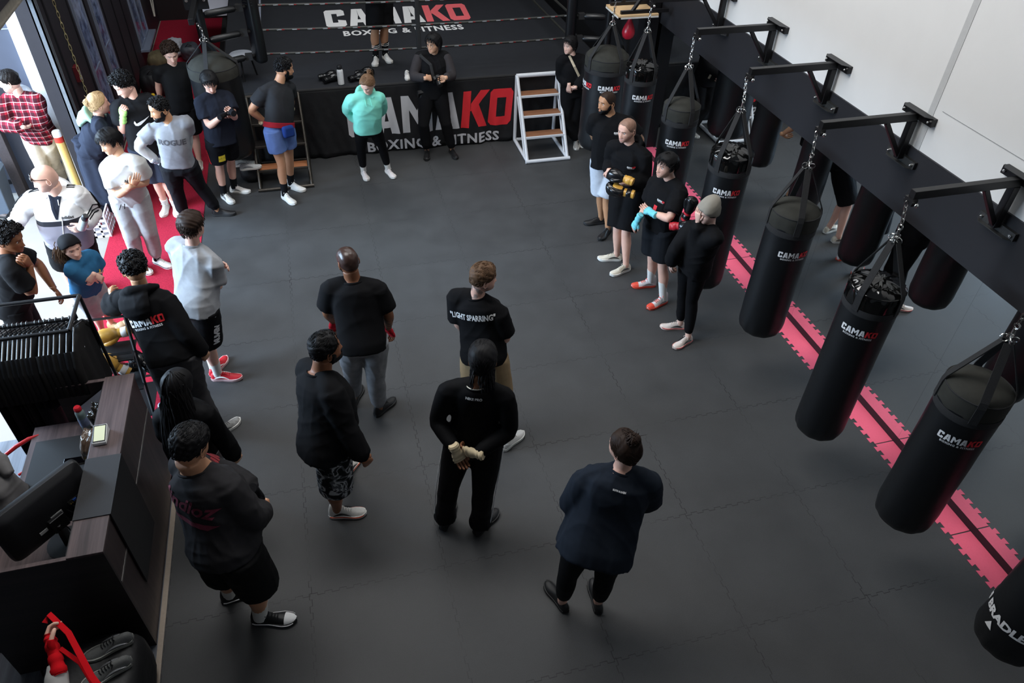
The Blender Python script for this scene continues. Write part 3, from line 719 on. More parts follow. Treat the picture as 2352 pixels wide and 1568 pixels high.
POSE = {
 'center': dict(h=1.72, z0=0, hy=108, hp=-5, J=[[0.069,4.974,1.604],[0.087,4.945,1.438],[-0.091,4.957,1.401],[0.262,4.898,1.378],[-0.154,4.997,1.124],[0.334,4.879,1.105],[-0.125,5.131,0.911],[0.326,4.979,0.873],[-0.146,5.089,0.757],[0.372,4.993,0.719],[0.092,4.775,0.92],[-0.028,4.893,0.49],[0.158,4.77,0.49],[-0.052,5.027,0.086],[0.16,4.842,0.084],[0.012,5.175,0.029],[0.283,4.949,0.029]]),
 'light': dict(h=1.76, z0=0, hy=12, hp=-8, J=[[1.046,4.483,1.635],[0.999,4.491,1.469],[0.855,4.576,1.436],[1.145,4.379,1.375],[0.867,4.542,1.14],[1.211,4.357,1.087],[1.117,4.609,1.16],[1.127,4.6,1.148],[1.257,4.519,1.176],[0.994,4.691,1.195],[1.036,4.383,0.938],[0.96,4.443,0.5],[1.176,4.356,0.495],[0.976,4.351,0.085],[1.197,4.173,0.089],[1.083,4.487,0.033],[1.325,4.259,0.025]]),
 'dread': dict(h=1.84, z0=0, hy=75, hp=-8, J=[[0.824,3.528,1.686],[0.774,3.493,1.514],[0.589,3.544,1.456],[0.945,3.399,1.457],[0.498,3.554,1.157],[0.977,3.335,1.162],[0.586,3.324,1.076],[0.716,3.258,1.079],[0.636,3.297,0.913],[0.59,3.354,1.057],[0.749,3.479,0.95],[0.55,3.469,0.516],[0.782,3.339,0.518],[0.512,3.503,0.089],[0.772,3.383,0.088],[0.592,3.655,0.03],[0.913,3.497,0.034]]),
 'camo': dict(h=1.82, z0=0, hy=25, hp=0, J=[[-0.177,3.903,1.651],[-0.234,3.879,1.482],[-0.329,4.025,1.414],[-0.183,3.706,1.467],[-0.26,4.034,1.124],[-0.119,3.584,1.19],[-0.199,4.022,0.867],[-0.027,3.476,0.959],[-0.311,4.148,0.835],[0.011,3.556,0.812],[-0.283,3.707,0.937],[-0.227,3.961,0.497],[-0.268,3.671,0.499],[-0.195,4.187,0.095],[-0.305,3.789,0.087],[-0.114,4.322,0.025],[-0.128,3.759,0.032]]),
 'front': dict(h=1.72, z0=0, hy=112, hp=0, J=[[1.494,2.653,1.601],[1.487,2.628,1.434],[1.287,2.662,1.358],[1.628,2.544,1.386],[1.189,2.672,1.087],[1.705,2.57,1.111],[1.428,2.764,1.117],[1.515,2.74,1.145],[1.589,2.788,1.137],[1.359,2.784,1.171],[1.33,2.482,0.937],[1.19,2.547,0.502],[1.428,2.467,0.5],[1.202,2.605,0.084],[1.453,2.538,0.087],[1.156,2.763,0.03],[1.476,2.684,0.024]]),
 'big': dict(h=1.82, z0=0, hy=60, hp=-25, J=[[-0.992,3.199,1.666],[-0.993,3.192,1.486],[-1.102,3.312,1.417],[-0.841,3.06,1.449],[-0.92,3.394,1.176],[-0.742,2.98,1.179],[-0.729,3.238,1.126],[-0.701,3.183,1.01],[-0.709,3.301,0.965],[-0.676,3.31,0.897],[-0.945,2.992,0.965],[-1.042,3.128,0.511],[-0.833,2.97,0.519],[-1.111,3.238,0.09],[-0.899,3.008,0.088],[-0.953,3.262,0.03],[-0.727,2.966,0.031]]),
 'teal': dict(h=1.63, z0=0, hy=-125, hp=-35, J=[[0.653,8.938,1.444],[0.625,9.002,1.298],[0.775,9.007,1.247],[0.45,8.979,1.252],[0.826,9.16,1.028],[0.374,9.159,1.062],[0.649,9.253,0.892],[0.492,9.225,0.863],[0.53,9.258,0.793],[0.599,9.272,0.763],[0.607,9.081,0.812],[0.783,9.285,0.461],[0.502,9.26,0.453],[0.843,9.391,0.082],[0.509,9.406,0.082],[0.894,9.242,0.024],[0.532,9.251,0.025]]),
 'photog': dict(h=1.74, z0=0, hy=-135, hp=-8, J=[[1.641,9.935,1.531],[1.64,10.016,1.379],[1.804,10.014,1.334],[1.456,10.019,1.347],[1.87,9.854,1.108],[1.332,9.895,1.119],[1.733,9.65,1.174],[1.482,9.695,1.17],[1.678,9.792,1.113],[1.609,9.789,1.131],[1.609,9.964,0.848],[1.738,9.748,0.482],[1.424,9.761,0.488],[1.824,9.793,0.083],[1.463,9.838,0.084],[1.842,9.63,0.031],[1.43,9.676,0.03]]),
 'blueshorts': dict(h=1.78, z0=0, hy=18, hp=-10, J=[[-0.299,9.19,1.6],[-0.394,9.161,1.451],[-0.279,9.268,1.366],[-0.558,9.054,1.409],[-0.288,9.445,1.121],[-0.757,9.058,1.18],[-0.3,9.192,1.078],[-0.616,9.148,0.974],[-0.336,9.301,0.955],[-0.47,9.208,0.908],[-0.475,8.992,0.946],[-0.419,9.103,0.497],[-0.518,8.923,0.51],[-0.463,9.238,0.089],[-0.551,8.962,0.089],[-0.326,9.128,0.027],[-0.461,8.812,0.025]]),
 'navyboy': dict(h=1.72, z0=0, hy=-75, hp=-30, J=[[-1.151,9.075,1.55],[-1.163,9.121,1.387],[-1.012,9.208,1.333],[-1.303,9.029,1.351],[-0.958,9.028,1.125],[-1.249,8.899,1.094],[-0.951,8.825,1.274],[-1.059,8.832,1.243],[-0.998,8.976,1.242],[-0.992,8.979,1.224],[-1.167,9.023,0.876],[-1.14,9.216,0.484],[-1.275,9.071,0.477],[-1.188,9.297,0.084],[-1.31,9.14,0.084],[-1.029,9.234,0.027],[-1.222,8.996,0.024]]),
 'curlyboy': dict(h=1.76, z0=0, hy=-75, hp=-22, J=[[-1.633,9.981,1.595],[-1.656,10.017,1.427],[-1.508,10.087,1.389],[-1.813,9.936,1.416],[-1.578,10.129,1.112],[-1.894,10.077,1.174],[-1.614,10.229,0.879],[-1.946,10.198,0.954],[-1.494,10.114,0.847],[-1.911,10.04,0.9],[-1.685,9.962,0.888],[-1.623,10.081,0.48],[-1.728,10.098,0.471],[-1.668,10.152,0.084],[-1.792,10.305,0.088],[-1.668,9.981,0.027],[-1.771,10.143,0.034]]),
 'rogue': dict(h=1.75, z0=0, hy=-150, hp=-10, J=[[-1.621,8.328,1.574],[-1.561,8.37,1.417],[-1.399,8.369,1.409],[-1.739,8.374,1.357],[-1.454,8.512,1.162],[-1.964,8.378,1.162],[-1.514,8.61,0.933],[-1.828,8.433,0.942],[-1.58,8.671,0.795],[-1.742,8.544,0.845],[-1.607,8.383,0.881],[-1.485,8.609,0.496],[-1.742,8.548,0.48],[-1.379,8.729,0.088],[-1.774,8.706,0.085],[-1.21,8.708,0.03],[-1.733,8.547,0.032]]),
 'nike': dict(h=1.82, z0=0, hy=-145, hp=-25, J=[[-1.997,8.803,1.682],[-1.955,8.813,1.508],[-1.786,8.87,1.469],[-2.124,8.753,1.484],[-1.705,8.909,1.18],[-2.155,8.747,1.187],[-1.671,8.781,0.948],[-2.07,8.625,1.413],[-1.67,8.751,0.779],[-2.021,8.576,1.569],[-1.971,8.818,0.95],[-1.874,8.847,0.499],[-1.994,8.884,0.508],[-1.899,8.988,0.09],[-2.018,9.025,0.091],[-1.87,8.815,0.028],[-2.038,8.851,0.028]]),
 'bottlewoman': dict(h=1.74, z0=0, hy=28, hp=0, J=[[-2.319,8.805,1.493],[-2.385,8.844,1.338],[-2.383,9.005,1.284],[-2.354,8.664,1.302],[-2.594,9.094,1.107],[-2.335,8.866,1.094],[-2.418,9.106,0.922],[-2.292,9.116,1.129],[-2.401,9.124,0.76],[-2.293,9.282,1.126],[-2.612,9.01,0.879],[-2.638,9.148,0.449],[-2.622,8.983,0.449],[-2.756,9.32,0.086],[-2.782,9.143,0.088],[-2.608,9.244,0.03],[-2.63,9.068,0.031]]),
 'whitetee': dict(h=1.74, z0=0, hy=-142, hp=-15, J=[[-2.008,7.582,1.591],[-1.975,7.58,1.422],[-1.815,7.516,1.406],[-2.134,7.605,1.323],[-1.805,7.585,1.127],[-2.093,7.508,1.051],[-1.924,7.367,1.203],[-1.896,7.421,1.186],[-2.032,7.456,1.127],[-1.81,7.371,1.316],[-2.046,7.711,0.91],[-1.959,7.672,0.484],[-2.146,7.653,0.488],[-2.004,7.781,0.085],[-2.188,7.725,0.087],[-1.878,7.669,0.027],[-2.08,7.588,0.023]]),
 'hoodieman': dict(h=1.8, z0=0, hy=-165, hp=-12, J=[[-2.46,6.901,1.597],[-2.443,6.957,1.428],[-2.27,6.941,1.411],[-2.625,6.958,1.398],[-2.225,7.043,1.135],[-2.835,7.043,1.203],[-2.274,6.779,1.144],[-2.846,6.779,1.224],[-2.433,6.783,1.096],[-2.955,6.874,1.132],[-2.53,7.057,0.888],[-2.505,7.23,0.478],[-2.748,7.223,0.49],[-2.558,7.431,0.088],[-2.81,7.36,0.086],[-2.516,7.268,0.033],[-2.798,7.191,0.033]]),
 'kid': dict(h=1.4, z0=0, hy=-55, hp=-5, J=[[-2.265,6.255,1.243],[-2.25,6.278,1.107],[-2.181,6.381,1.076],[-2.306,6.147,1.09],[-2.171,6.441,0.862],[-2.229,6.223,0.879],[-2.16,6.242,0.941],[-2.134,6.118,1.022],[-2.101,6.278,0.826],[-2.22,6.113,0.916],[-2.329,6.413,0.705],[-2.294,6.536,0.362],[-2.356,6.466,0.38],[-2.35,6.69,0.067],[-2.421,6.569,0.069],[-2.239,6.63,0.027],[-2.308,6.62,0.022]]),
 'curlyleft': dict(h=1.76, z0=0, hy=-15, hp=-15, J=[[-2.573,5.955,1.565],[-2.651,5.954,1.409],[-2.687,6.114,1.359],[-2.593,5.782,1.394],[-2.575,6.255,1.129],[-2.529,5.797,1.113],[-2.495,6.146,0.908],[-2.475,5.866,1.362],[-2.458,6.172,0.749],[-2.469,5.787,1.508],[-2.797,6.02,0.886],[-2.794,6.153,0.45],[-2.843,5.96,0.454],[-2.883,6.352,0.087],[-2.924,6.162,0.087],[-2.756,6.238,0.031],[-2.827,6.022,0.031]]),
 'graytee': dict(h=1.77, z0=0, hy=55, hp=-5, J=[[-1.13,5.709,1.639],[-1.165,5.706,1.468],[-1.307,5.794,1.452],[-1.033,5.589,1.365],[-1.31,5.872,1.166],[-1.047,5.621,1.071],[-1.049,5.844,1.172],[-1.098,5.857,1.174],[-0.911,5.751,1.182],[-1.234,5.94,1.225],[-1.25,5.547,0.944],[-1.291,5.712,0.519],[-1.252,5.588,0.513],[-1.314,5.739,0.089],[-1.272,5.64,0.087],[-1.24,5.88,0.026],[-1.093,5.605,0.029]]),
 'camakoback': dict(h=1.8, z0=0, hy=105, hp=-5, J=[[-1.517,5.192,1.629],[-1.51,5.154,1.454],[-1.686,5.204,1.364],[-1.355,5.073,1.404],[-1.841,5.378,1.162],[-1.243,4.917,1.167],[-1.759,5.248,1.369],[-1.166,4.924,0.914],[-1.817,5.405,1.325],[-1.165,5.028,0.78],[-1.404,4.939,0.953],[-1.558,5.046,0.516],[-1.314,4.94,0.511],[-1.548,5.087,0.086],[-1.245,4.899,0.09],[-1.532,5.265,0.035],[-1.131,4.995,0.023]]),
 'longhair': dict(h=1.66, z0=0, hy=62, hp=-15, J=[[-1.15,3.917,1.504],[-1.175,3.92,1.342],[-1.308,3.961,1.237],[-1.031,3.82,1.331],[-1.367,4.025,0.973],[-0.977,3.856,1.062],[-1.329,4.203,0.813],[-0.913,3.814,0.831],[-1.391,4.098,0.717],[-0.913,3.917,0.714],[-1.204,3.997,0.835],[-1.321,4.177,0.434],[-1.167,4.149,0.473],[-1.428,4.36,0.083],[-1.221,4.225,0.081],[-1.312,4.252,0.029],[-1.095,4.129,0.029]]),
 'ringman': dict(h=1.78, z0=1.0, hy=-78, hp=-10, J=[[1.055,10.681,2.65],[1.05,10.706,2.476],[1.183,10.823,2.436],[0.921,10.593,2.44],[1.436,10.674,2.441],[0.638,10.668,2.451],[1.367,10.669,2.701],[0.738,10.611,2.694],[1.359,10.687,2.519],[0.755,10.598,2.516],[1.054,10.706,1.929],[1.096,10.793,1.486],[0.961,10.729,1.492],[1.093,10.951,1.088],[0.947,10.87,1.088],[1.135,10.786,1.028],[0.91,10.705,1.028]]),
 'older': dict(h=1.62, z0=0, hy=-150, hp=-5, J=[[3.485,9.721,1.464],[3.537,9.73,1.313],[3.697,9.741,1.259],[3.38,9.711,1.284],[3.69,9.531,1.093],[3.402,9.79,1.028],[3.503,9.419,0.997],[3.458,9.563,0.978],[3.541,9.539,0.912],[3.465,9.573,0.829],[3.593,9.725,0.816],[3.629,9.694,0.424],[3.5,9.695,0.418],[3.784,9.755,0.078],[3.692,9.697,0.079],[3.762,9.604,0.029],[3.648,9.55,0.028]]),
 'beard': dict(h=1.77, z0=0, hy=-160, hp=0, J=[[3.156,7.436,1.627],[3.232,7.439,1.47],[3.383,7.372,1.417],[3.063,7.506,1.418],[3.588,7.35,1.202],[3.117,7.661,1.173],[3.662,7.5,1.002],[3.228,7.784,0.971],[3.511,7.549,0.937],[3.349,7.864,0.888],[3.23,7.39,0.931],[3.243,7.32,0.503],[3.209,7.434,0.495],[3.293,7.279,0.086],[3.291,7.522,0.087],[3.167,7.165,0.029],[3.117,7.533,0.03]]),
 'baldhoodie': dict(h=1.78, z0=0, hy=-150, hp=-8, J=[[3.134,6.766,1.608],[3.186,6.765,1.44],[3.303,6.629,1.395],[3.053,6.868,1.399],[3.346,6.597,1.106],[3.085,6.984,1.133],[3.104,6.494,1.134],[2.972,6.745,1.171],[3.068,6.645,1.08],[2.969,6.873,1.071],[3.253,6.776,0.892],[3.183,6.539,0.501],[3.126,6.649,0.497],[3.214,6.47,0.087],[3.191,6.704,0.086],[3.048,6.417,0.029],[3.021,6.744,0.031]]),
 'bluewrap': dict(h=1.74, z0=0, hy=-165, hp=0, J=[[3.237,5.968,1.591],[3.305,5.955,1.434],[3.345,5.789,1.403],[3.234,6.111,1.364],[3.19,5.638,1.199],[3.178,6.119,1.077],[3.101,5.866,1.15],[3.003,5.948,1.01],[3.081,6.02,1.122],[2.977,5.995,0.855],[3.287,5.965,0.901],[3.318,5.817,0.488],[3.286,6.012,0.473],[3.384,5.794,0.086],[3.38,6.125,0.085],[3.213,5.737,0.024],[3.202,6.149,0.029]]),
 'beanie': dict(h=1.62, z0=0, hy=-170, hp=-15, J=[[3.328,5.199,1.51],[3.367,5.2,1.356],[3.353,5.02,1.355],[3.299,5.337,1.29],[3.28,5.184,1.187],[3.136,5.313,1.073],[3.235,5.199,1.436],[3.143,5.372,0.842],[3.208,5.201,1.586],[3.199,5.414,0.707],[3.357,5.296,0.866],[3.382,5.226,0.465],[3.369,5.393,0.465],[3.374,5.124,0.081],[3.388,5.353,0.079],[3.223,5.066,0.025],[3.231,5.397,0.028]]),
 'plaid': dict(h=1.8, z0=0, hy=178, hp=-8, J=[[-3.309,9.43,1.572],[-3.267,9.451,1.399],[-3.099,9.405,1.38],[-3.447,9.48,1.352],[-3.139,9.334,1.093],[-3.508,9.279,1.133],[-3.398,9.338,1.167],[-3.267,9.165,1.148],[-3.528,9.449,1.152],[-3.275,9.318,1.078],[-3.285,9.584,0.86],[-3.298,9.674,0.435],[-3.379,9.536,0.443],[-3.336,9.951,0.092],[-3.457,9.762,0.086],[-3.425,10.09,0.028],[-3.514,9.603,0.033]]),
}
# ================================================================== PEOPLE
def nrm(v): v = np.array(v, float); return v/(np.linalg.norm(v)+1e-12)
def sstep(a, b, x): t = np.clip((np.asarray(x, float)-a)/(b-a), 0, 1); return t*t*(3-2*t)
def gau(x, c, w): return np.exp(-((x-c)/w)**2)
def orth(a, t): a = np.array(a, float); return nrm(a-t*np.dot(a, t))

def remesh(mb, voxel, it=2, name='tmp'):
    me = mb.mesh(name); o = bpy.data.objects.new(name, me); COL.objects.link(o)
    r = o.modifiers.new('r', 'REMESH'); r.mode = 'VOXEL'; r.voxel_size = voxel; r.use_smooth_shade = True
    s = o.modifiers.new('s', 'SMOOTH'); s.factor = .5; s.iterations = it
    dg = bpy.context.evaluated_depsgraph_get(); out = bpy.data.meshes.new_from_object(o.evaluated_get(dg))
    bpy.data.objects.remove(o); bpy.data.meshes.remove(me)
    return out
def get_co(me):
    n = len(me.vertices); c = np.empty(n*3); me.vertices.foreach_get('co', c); return c.reshape(-1, 3)
def get_no(me):
    n = len(me.vertices); c = np.empty(n*3); me.vertex_normals.foreach_get('vector', c); return c.reshape(-1, 3)
def set_co(me, c): me.vertices.foreach_set('co', np.ascontiguousarray(c, dtype=np.float32).ravel()); me.update()
def folds(me, amp, seed, zlong=True, freq=1.0):
    """cloth folds: warped sine ridges pushed along the normal"""
    if amp <= 0: return
    g = np.random.default_rng(seed); c = get_co(me); n = get_no(me); f = np.zeros(len(c))
    for k in range(7):
        d = g.normal(size=3); d /= np.linalg.norm(d)
        if zlong: d[2] *= .45 if k < 4 else 1.3
        fr = g.uniform(9, 30)*freq; q = g.normal(size=3)*7
        w = np.sin(c@d*fr+g.uniform(0, 6.28)+1.8*np.sin(c@q+g.uniform(0, 6.28)))
        m = .5+.5*np.sin(c@(g.normal(size=3)*7)+g.uniform(0, 6.28))
        f += (1-np.abs(w))**2*m*m*g.uniform(.5, 1)
    f -= f.mean(); f /= (np.abs(f).max()+1e-9)
    set_co(me, c+n*(f*amp)[:, None])
def finish(me, name, mats, parent, smooth=True):
    for m in (mats if isinstance(mats, (list, tuple)) else [mats]): me.materials.append(m)
    if smooth: me.polygons.foreach_set('use_smooth', [True]*len(me.polygons))
    me.name = name
    o = bpy.data.objects.new(name, me); COL.objects.link(o); place(o, parent); return o

# ---------------------------------------------------------------- head
NTH, NPH = 78, 112
def head_grid():
    th = PI*(np.arange(NTH)+.5)/NTH; ph = 2*PI*np.arange(NPH)/NPH
    T, Pn = np.meshgrid(th, ph, indexing='ij')
    n = np.stack([np.sin(T)*np.cos(Pn), np.sin(T)*np.sin(Pn), np.cos(T)], -1)
    pw = 2.0+.55*sstep(-.1, .5, n[..., 2])
    n = n/((np.abs(n)**pw[..., None]).sum(-1)**(1/pw))[..., None]
    x = n[..., 0]*.0765; y = n[..., 1]*.0985; z = n[..., 2]*.117
    low = sstep(0.0, .12, -z)
    x = x*(1-.20*low); back = y < 0
    y = np.where(back, y*(1-.42*sstep(.01, .11, -z)), y)
    fr = sstep(.0, .06, y)
    y = y+fr*(.030*gau(z, -.092, .040))
    y = y-fr*np.maximum(y-.088, 0)*.45
    sx = np.abs(x)
    y = y+fr*(.005*gau(z, .034, .012)*sstep(.055, .02, sx))                                  # brow
    y = y-fr*(.012*gau(sx, .031, .014)*gau(z, .012, .012))                                     # sockets
    nose = np.clip((.030-z)/.062, 0, 1)*(z > -.040)*1.0
    y = y+fr*(.026*nose**1.1*gau(x, 0, .0085+.007*nose)*sstep(-.043, -.031, z))
    y = y+fr*(.006*gau(sx, .013, .007)*gau(z, -.031, .007))                                    # nostrils
    y = y+fr*(.0065*gau(x, 0, .021)*(gau(z, -.053, .0055)+gau(z, -.067, .006)))-fr*.004*gau(x, 0, .02)*gau(z, -.060, .003)
    y = y+fr*.007*gau(z, -.098, .014)*gau(x, 0, .022)
    x = x+np.sign(x)*.004*gau(z, -.018, .022)*gau(y, .06, .03)                                 # cheekbones
    return np.stack([x, y, z], -1), T, Pn
HG, HT, HP = head_grid()
def _grid_faces(mask=None):
    F = []
    for i in range(NTH-1):
        for j in range(NPH):
            j2 = (j+1) % NPH
            if mask is None or (mask[i, j] and mask[i, j2] and mask[i+1, j] and mask[i+1, j2]):
                F.append((i*NPH+j, (i+1)*NPH+j, (i+1)*NPH+j2, i*NPH+j2))
    return F
HF = _grid_faces()+[tuple(range(NPH)), tuple((NTH-1)*NPH+j for j in range(NPH))[::-1]]
def grid_normals():
    du = np.roll(HG, -1, 1)-np.roll(HG, 1, 1); dv = np.gradient(HG, axis=0)
    n = np.cross(dv, du); n /= np.linalg.norm(n, axis=-1, keepdims=True)+1e-9
    s = np.sign((n*HG).sum(-1, keepdims=True)); s[s == 0] = 1
    return n*s
HN = grid_normals()
def hair_limit(ph, front=48, side=84, back=120, temple=62):
    """largest polar angle (deg) still covered with hair, as a function of azimuth"""
    d = np.degrees(np.abs((ph-PI/2+PI) % (2*PI)-PI))      # 0 front .. 180 back
    return np.interp(d, [0, 28, 48, 70, 88, 105, 140, 180], [front, front+1, temple, side-2, side+4, side+14, back-2, back])
class Head:
    def __init__(s, c, yaw, pitch, sc):
        yw, pt = math.radians(yaw), math.radians(pitch)
        s.F = np.array([math.cos(yw)*math.cos(pt), math.sin(yw)*math.cos(pt), math.sin(pt)])
        s.R = np.array([math.sin(yw), -math.cos(yw), 0]); s.U = np.cross(s.R, s.F)
        s.c = np.array(c, float); s.s = sc
        s.M = np.stack([s.R, s.F, s.U], 1)
    def w(s, p): return (np.asarray(p, float)*s.s) @ s.M.T+s.c
    def d(s, p): return np.asarray(p, float) @ s.M.T
def hair_shell(hd, thick, lim, noise=.004, freq=55, seed=0, crown=1.0, fade=26, sidefrac=.45, name='hair', m=None, parent=None, zmin=None):
    g = np.random.default_rng(seed); L = np.radians(lim); T = HT
    depth = L[None, :]-T if L.ndim == 1 else L-T
    mask = depth > -.03
    prof = sstep(0, math.radians(fade), depth)
    topw = sidefrac+(1-sidefrac)*sstep(.0, .07, HG[..., 2])
    nz = np.zeros_like(T)
    for k in range(5):
        q = g.normal(size=3)*freq*(1+.5*k); nz += np.sin(HG@q+g.uniform(0, 6.28)+np.sin(HG@(g.normal(size=3)*freq*.6)))/(1+.3*k)
    off = -.002+(thick*topw+noise*nz*.5)*prof+.003*sstep(0, .1, depth)
    P = hd.w(HG+HN*off[..., None]).reshape(-1, 3)
    mb = MB(); mb.v = [tuple(q) for q in P]; F = _grid_faces(mask); F.append(tuple(range(NPH))[::-1])
    mb.f = F; mb.m = [0]*len(F)
    me = mb.mesh(name); bm = bmesh.new(); bm.from_mesh(me)
    bmesh.ops.delete(bm, geom=[v for v in bm.verts if not v.link_faces], context='VERTS'); bmesh.ops.recalc_face_normals(bm, faces=bm.faces); bm.to_mesh(me); bm.free()
    return me, off
def add_mesh(mb, me):
    c = get_co(me); mb.add(c, [tuple(p.vertices) for p in me.polygons]); bpy.data.meshes.remove(me)
def scalp_pts(g, n, lim, inset=6):
    out = []
    Lm = np.radians(lim-inset)
    while len(out) < n:
        u = g.uniform(-1, 1); ph = g.uniform(0, 2*PI); th = math.acos(u)
        j = int(ph/(2*PI)*NPH) % NPH
        if th < Lm[j]: out.append((min(NTH-1, int(th/PI*NTH)), j))
    return out
def curls(mb, hd, n, lim, thick, seed, size=.011, r=.0042, sidefrac=.5, lift=.4):
    g = np.random.default_rng(seed)
    for i, j in scalp_pts(g, n, lim):
        nn = HN[i, j]; tw = sidefrac+(1-sidefrac)*float(sstep(0, .07, HG[i, j, 2]))
        b = HG[i, j]+nn*thick*tw*g.uniform(.55, 1.0)
        a1 = orth(g.normal(size=3), nn); a2 = np.cross(nn, a1); sz = size*g.uniform(.7, 1.25); turns = g.uniform(.7, 1.3)
        pts = []
        for k in range(9):
            an = turns*2*PI*k/8
            pts.append(hd.w(b+a1*sz*math.cos(an)*.8+nn*(sz*math.sin(an)*.7+sz*lift*k/8)+a2*sz*.9*(k/8-.5)))
        mb.tube(pts, [r*hd.s*q for q in (.5, .9, 1, 1, 1, 1, .9, .7, .35)], 5)
def strands(mb, hd, n, lim, thick, seed, flow, length=.06, r=.0035, sidefrac=.5, lift=.012, wave=0.0, zstop=True):
    g = np.random.default_rng(seed)
    for i, j in scalp_pts(g, n, lim, 3):
        p = HG[i, j].copy(); nn = HN[i, j]; tw = sidefrac+(1-sidefrac)*float(sstep(0, .07, p[2]))
        L = length*g.uniform(.7, 1.2); pts = []; q = p+nn*thick*tw*.75; k = 6; ph = g.uniform(0, 6)
        dirn = None
        for s_ in range(k):
            pts.append(hd.w(q+wave*np.array([math.sin(ph+s_*1.6), math.cos(ph+s_*1.3), 0])))
            n2 = nrm(q*np.array([1/.076**2, 1/.098**2, 1/.12**2]))
            fl = np.array(flow(q)); d = orth(fl+g.normal(size=3)*.18, n2)
            q = q+d*L/k+n2*(lift*(1 if s_ < 2 else -.25)/k)
            e = math.sqrt((q[0]/.076)**2+(q[1]/.098)**2+(q[2]/.12)**2); mn = 1+thick*tw*.7/.09
            if e < mn: q = q*mn/e
            if q[2] < .046 and q[1] > .045 and zstop: break
        if len(pts) < 2: continue
        mb.tube(pts, [r*hd.s*f for f in (.5, 1, 1, .9, .7, .25)[:len(pts)-1]+(.25,)], 5)
FLOW_DOWN = lambda q: np.array([q[0]*4, q[1]*4+.1, -1.0])
FLOW_FRINGE = lambda q: np.array([q[0]*6, 1.0 if q[1] > -.02 else q[1]*9, -.8])
FLOW_BACK = lambda q: np.array([q[0]*2, -1.0, -.45])
FLOW_UP = lambda q: np.array([q[0]*3+.2, .5, .7])

def make_hair(hd, sp, parent, seed):
    kind = sp.get('kind', 'short'); m = sp['m']; mb = MB()
    lim = hair_limit(HP[0], sp.get('front', 48), sp.get('side', 84), sp.get('back', 118), sp.get('temple', 62))
    if kind == 'none': return None
    if kind == 'buzz':
        me, _ = hair_shell(hd, .0035, lim, .0012, 120, seed, fade=8, sidefrac=.8); add_mesh(mb, me)
    elif kind == 'short':
        th = sp.get('th', .016); me, _ = hair_shell(hd, th, lim, .004, 70, seed, fade=22, sidefrac=sp.get('sf', .35)); add_mesh(mb, me)
        strands(mb, hd, 620, lim, th, seed+1, sp.get('flow', FLOW_UP), .040, .0022, sp.get('sf', .35))
    elif kind == 'fringe':
        th = sp.get('th', .022); me, _ = hair_shell(hd, th, lim, .003, 45, seed, fade=14, sidefrac=sp.get('sf', .7)); add_mesh(mb, me)
        strands(mb, hd, 800, lim, th, seed+1, FLOW_FRINGE, sp.get('len', .075), .0024, sp.get('sf', .7), .018)
    elif kind == 'curly':
        th = sp.get('th', .022); me, _ = hair_shell(hd, th*.8, lim, .006, 60, seed, fade=16, sidefrac=sp.get('sf', .4)); add_mesh(mb, me)
        curls(mb, hd, sp.get('n', 330), lim, th, seed+1, sp.get('size', .012), .0043, sp.get('sf', .4))
    elif kind == 'slick':
        th = sp.get('th', .012); me, _ = hair_shell(hd, th, lim, .0015, 60, seed, fade=10, sidefrac=.9); add_mesh(mb, me)
        strands(mb, hd, 520, lim, th, seed+1, FLOW_BACK, .07, .0018, .9, .004)
    if sp.get('bun'):
        b = hd.w(sp['bun']); g = np.random.default_rng(seed+5); R_ = sp.get('bunr', .038)*hd.s
        mb.sphere(b, R_*.85, 20, 12)
        for k in range(46):
            ax = nrm(g.normal(size=3)); a1 = orth(g.normal(size=3), ax); a2 = np.cross(ax, a1); off = ax*R_*g.uniform(-.6, .6)
            rr = math.sqrt(max(.05, 1-(np.linalg.norm(off)/R_)**2))*R_*.95; a0 = g.uniform(0, 6.28)
            mb.tube([b+off+rr*(a1*math.cos(a0+q*.35)+a2*math.sin(a0+q*.35)) for q in range(9)], [.005*hd.s*f for f in (.3, .8, 1, 1, 1, 1, 1, .8, .3)], 5)
        for k in range(14):
            d = nrm(g.normal(size=3)+np.array([0, 0, .4])); mb.tube([b+d*R_*.8, b+d*R_*1.25+g.normal(size=3)*.006, b+d*R_*1.5+g.normal(size=3)*.014], [.003, .002, .0006], 4)
    if sp.get('tail'):                # gathered tail or loose length: list of points in head space
        g = np.random.default_rng(seed+7)
        for k in range(sp.get('ntail', 60)):
            o3 = g.normal(size=3)*sp.get('tailw', .012); tp = [hd.w(np.array(q)+o3*f+g.normal(size=3)*.003) for q, f in zip(sp['tail'], sp.get('tailf', (0.3, 1, 1.2, 1.0, .6)))]
            mb.tube(tp, [.0045*f for f in np.linspace(1, .35, len(tp))], 5)
    if sp.get('braids'):
        g = np.random.default_rng(seed+9)
        for (st, en, ln) in sp['braids']:
            st = np.array(st, float); en = np.array(en, float); pts = []; rad = []
            n = int(ln)
            for k in range(n+1):
                f = k/n; q = st+(en-st)*f+np.array([0, 0, .012*math.sin(f*PI)]); pts.append(hd.w(q+g.normal(size=3)*.0015)); rad.append(.0078*(1+.28*math.cos(k*PI))*(1-.45*f*f)*hd.s)
            mb.tube(pts, rad, 7)
    o = mb.build('hair', m, parent, angle=75)
    return o
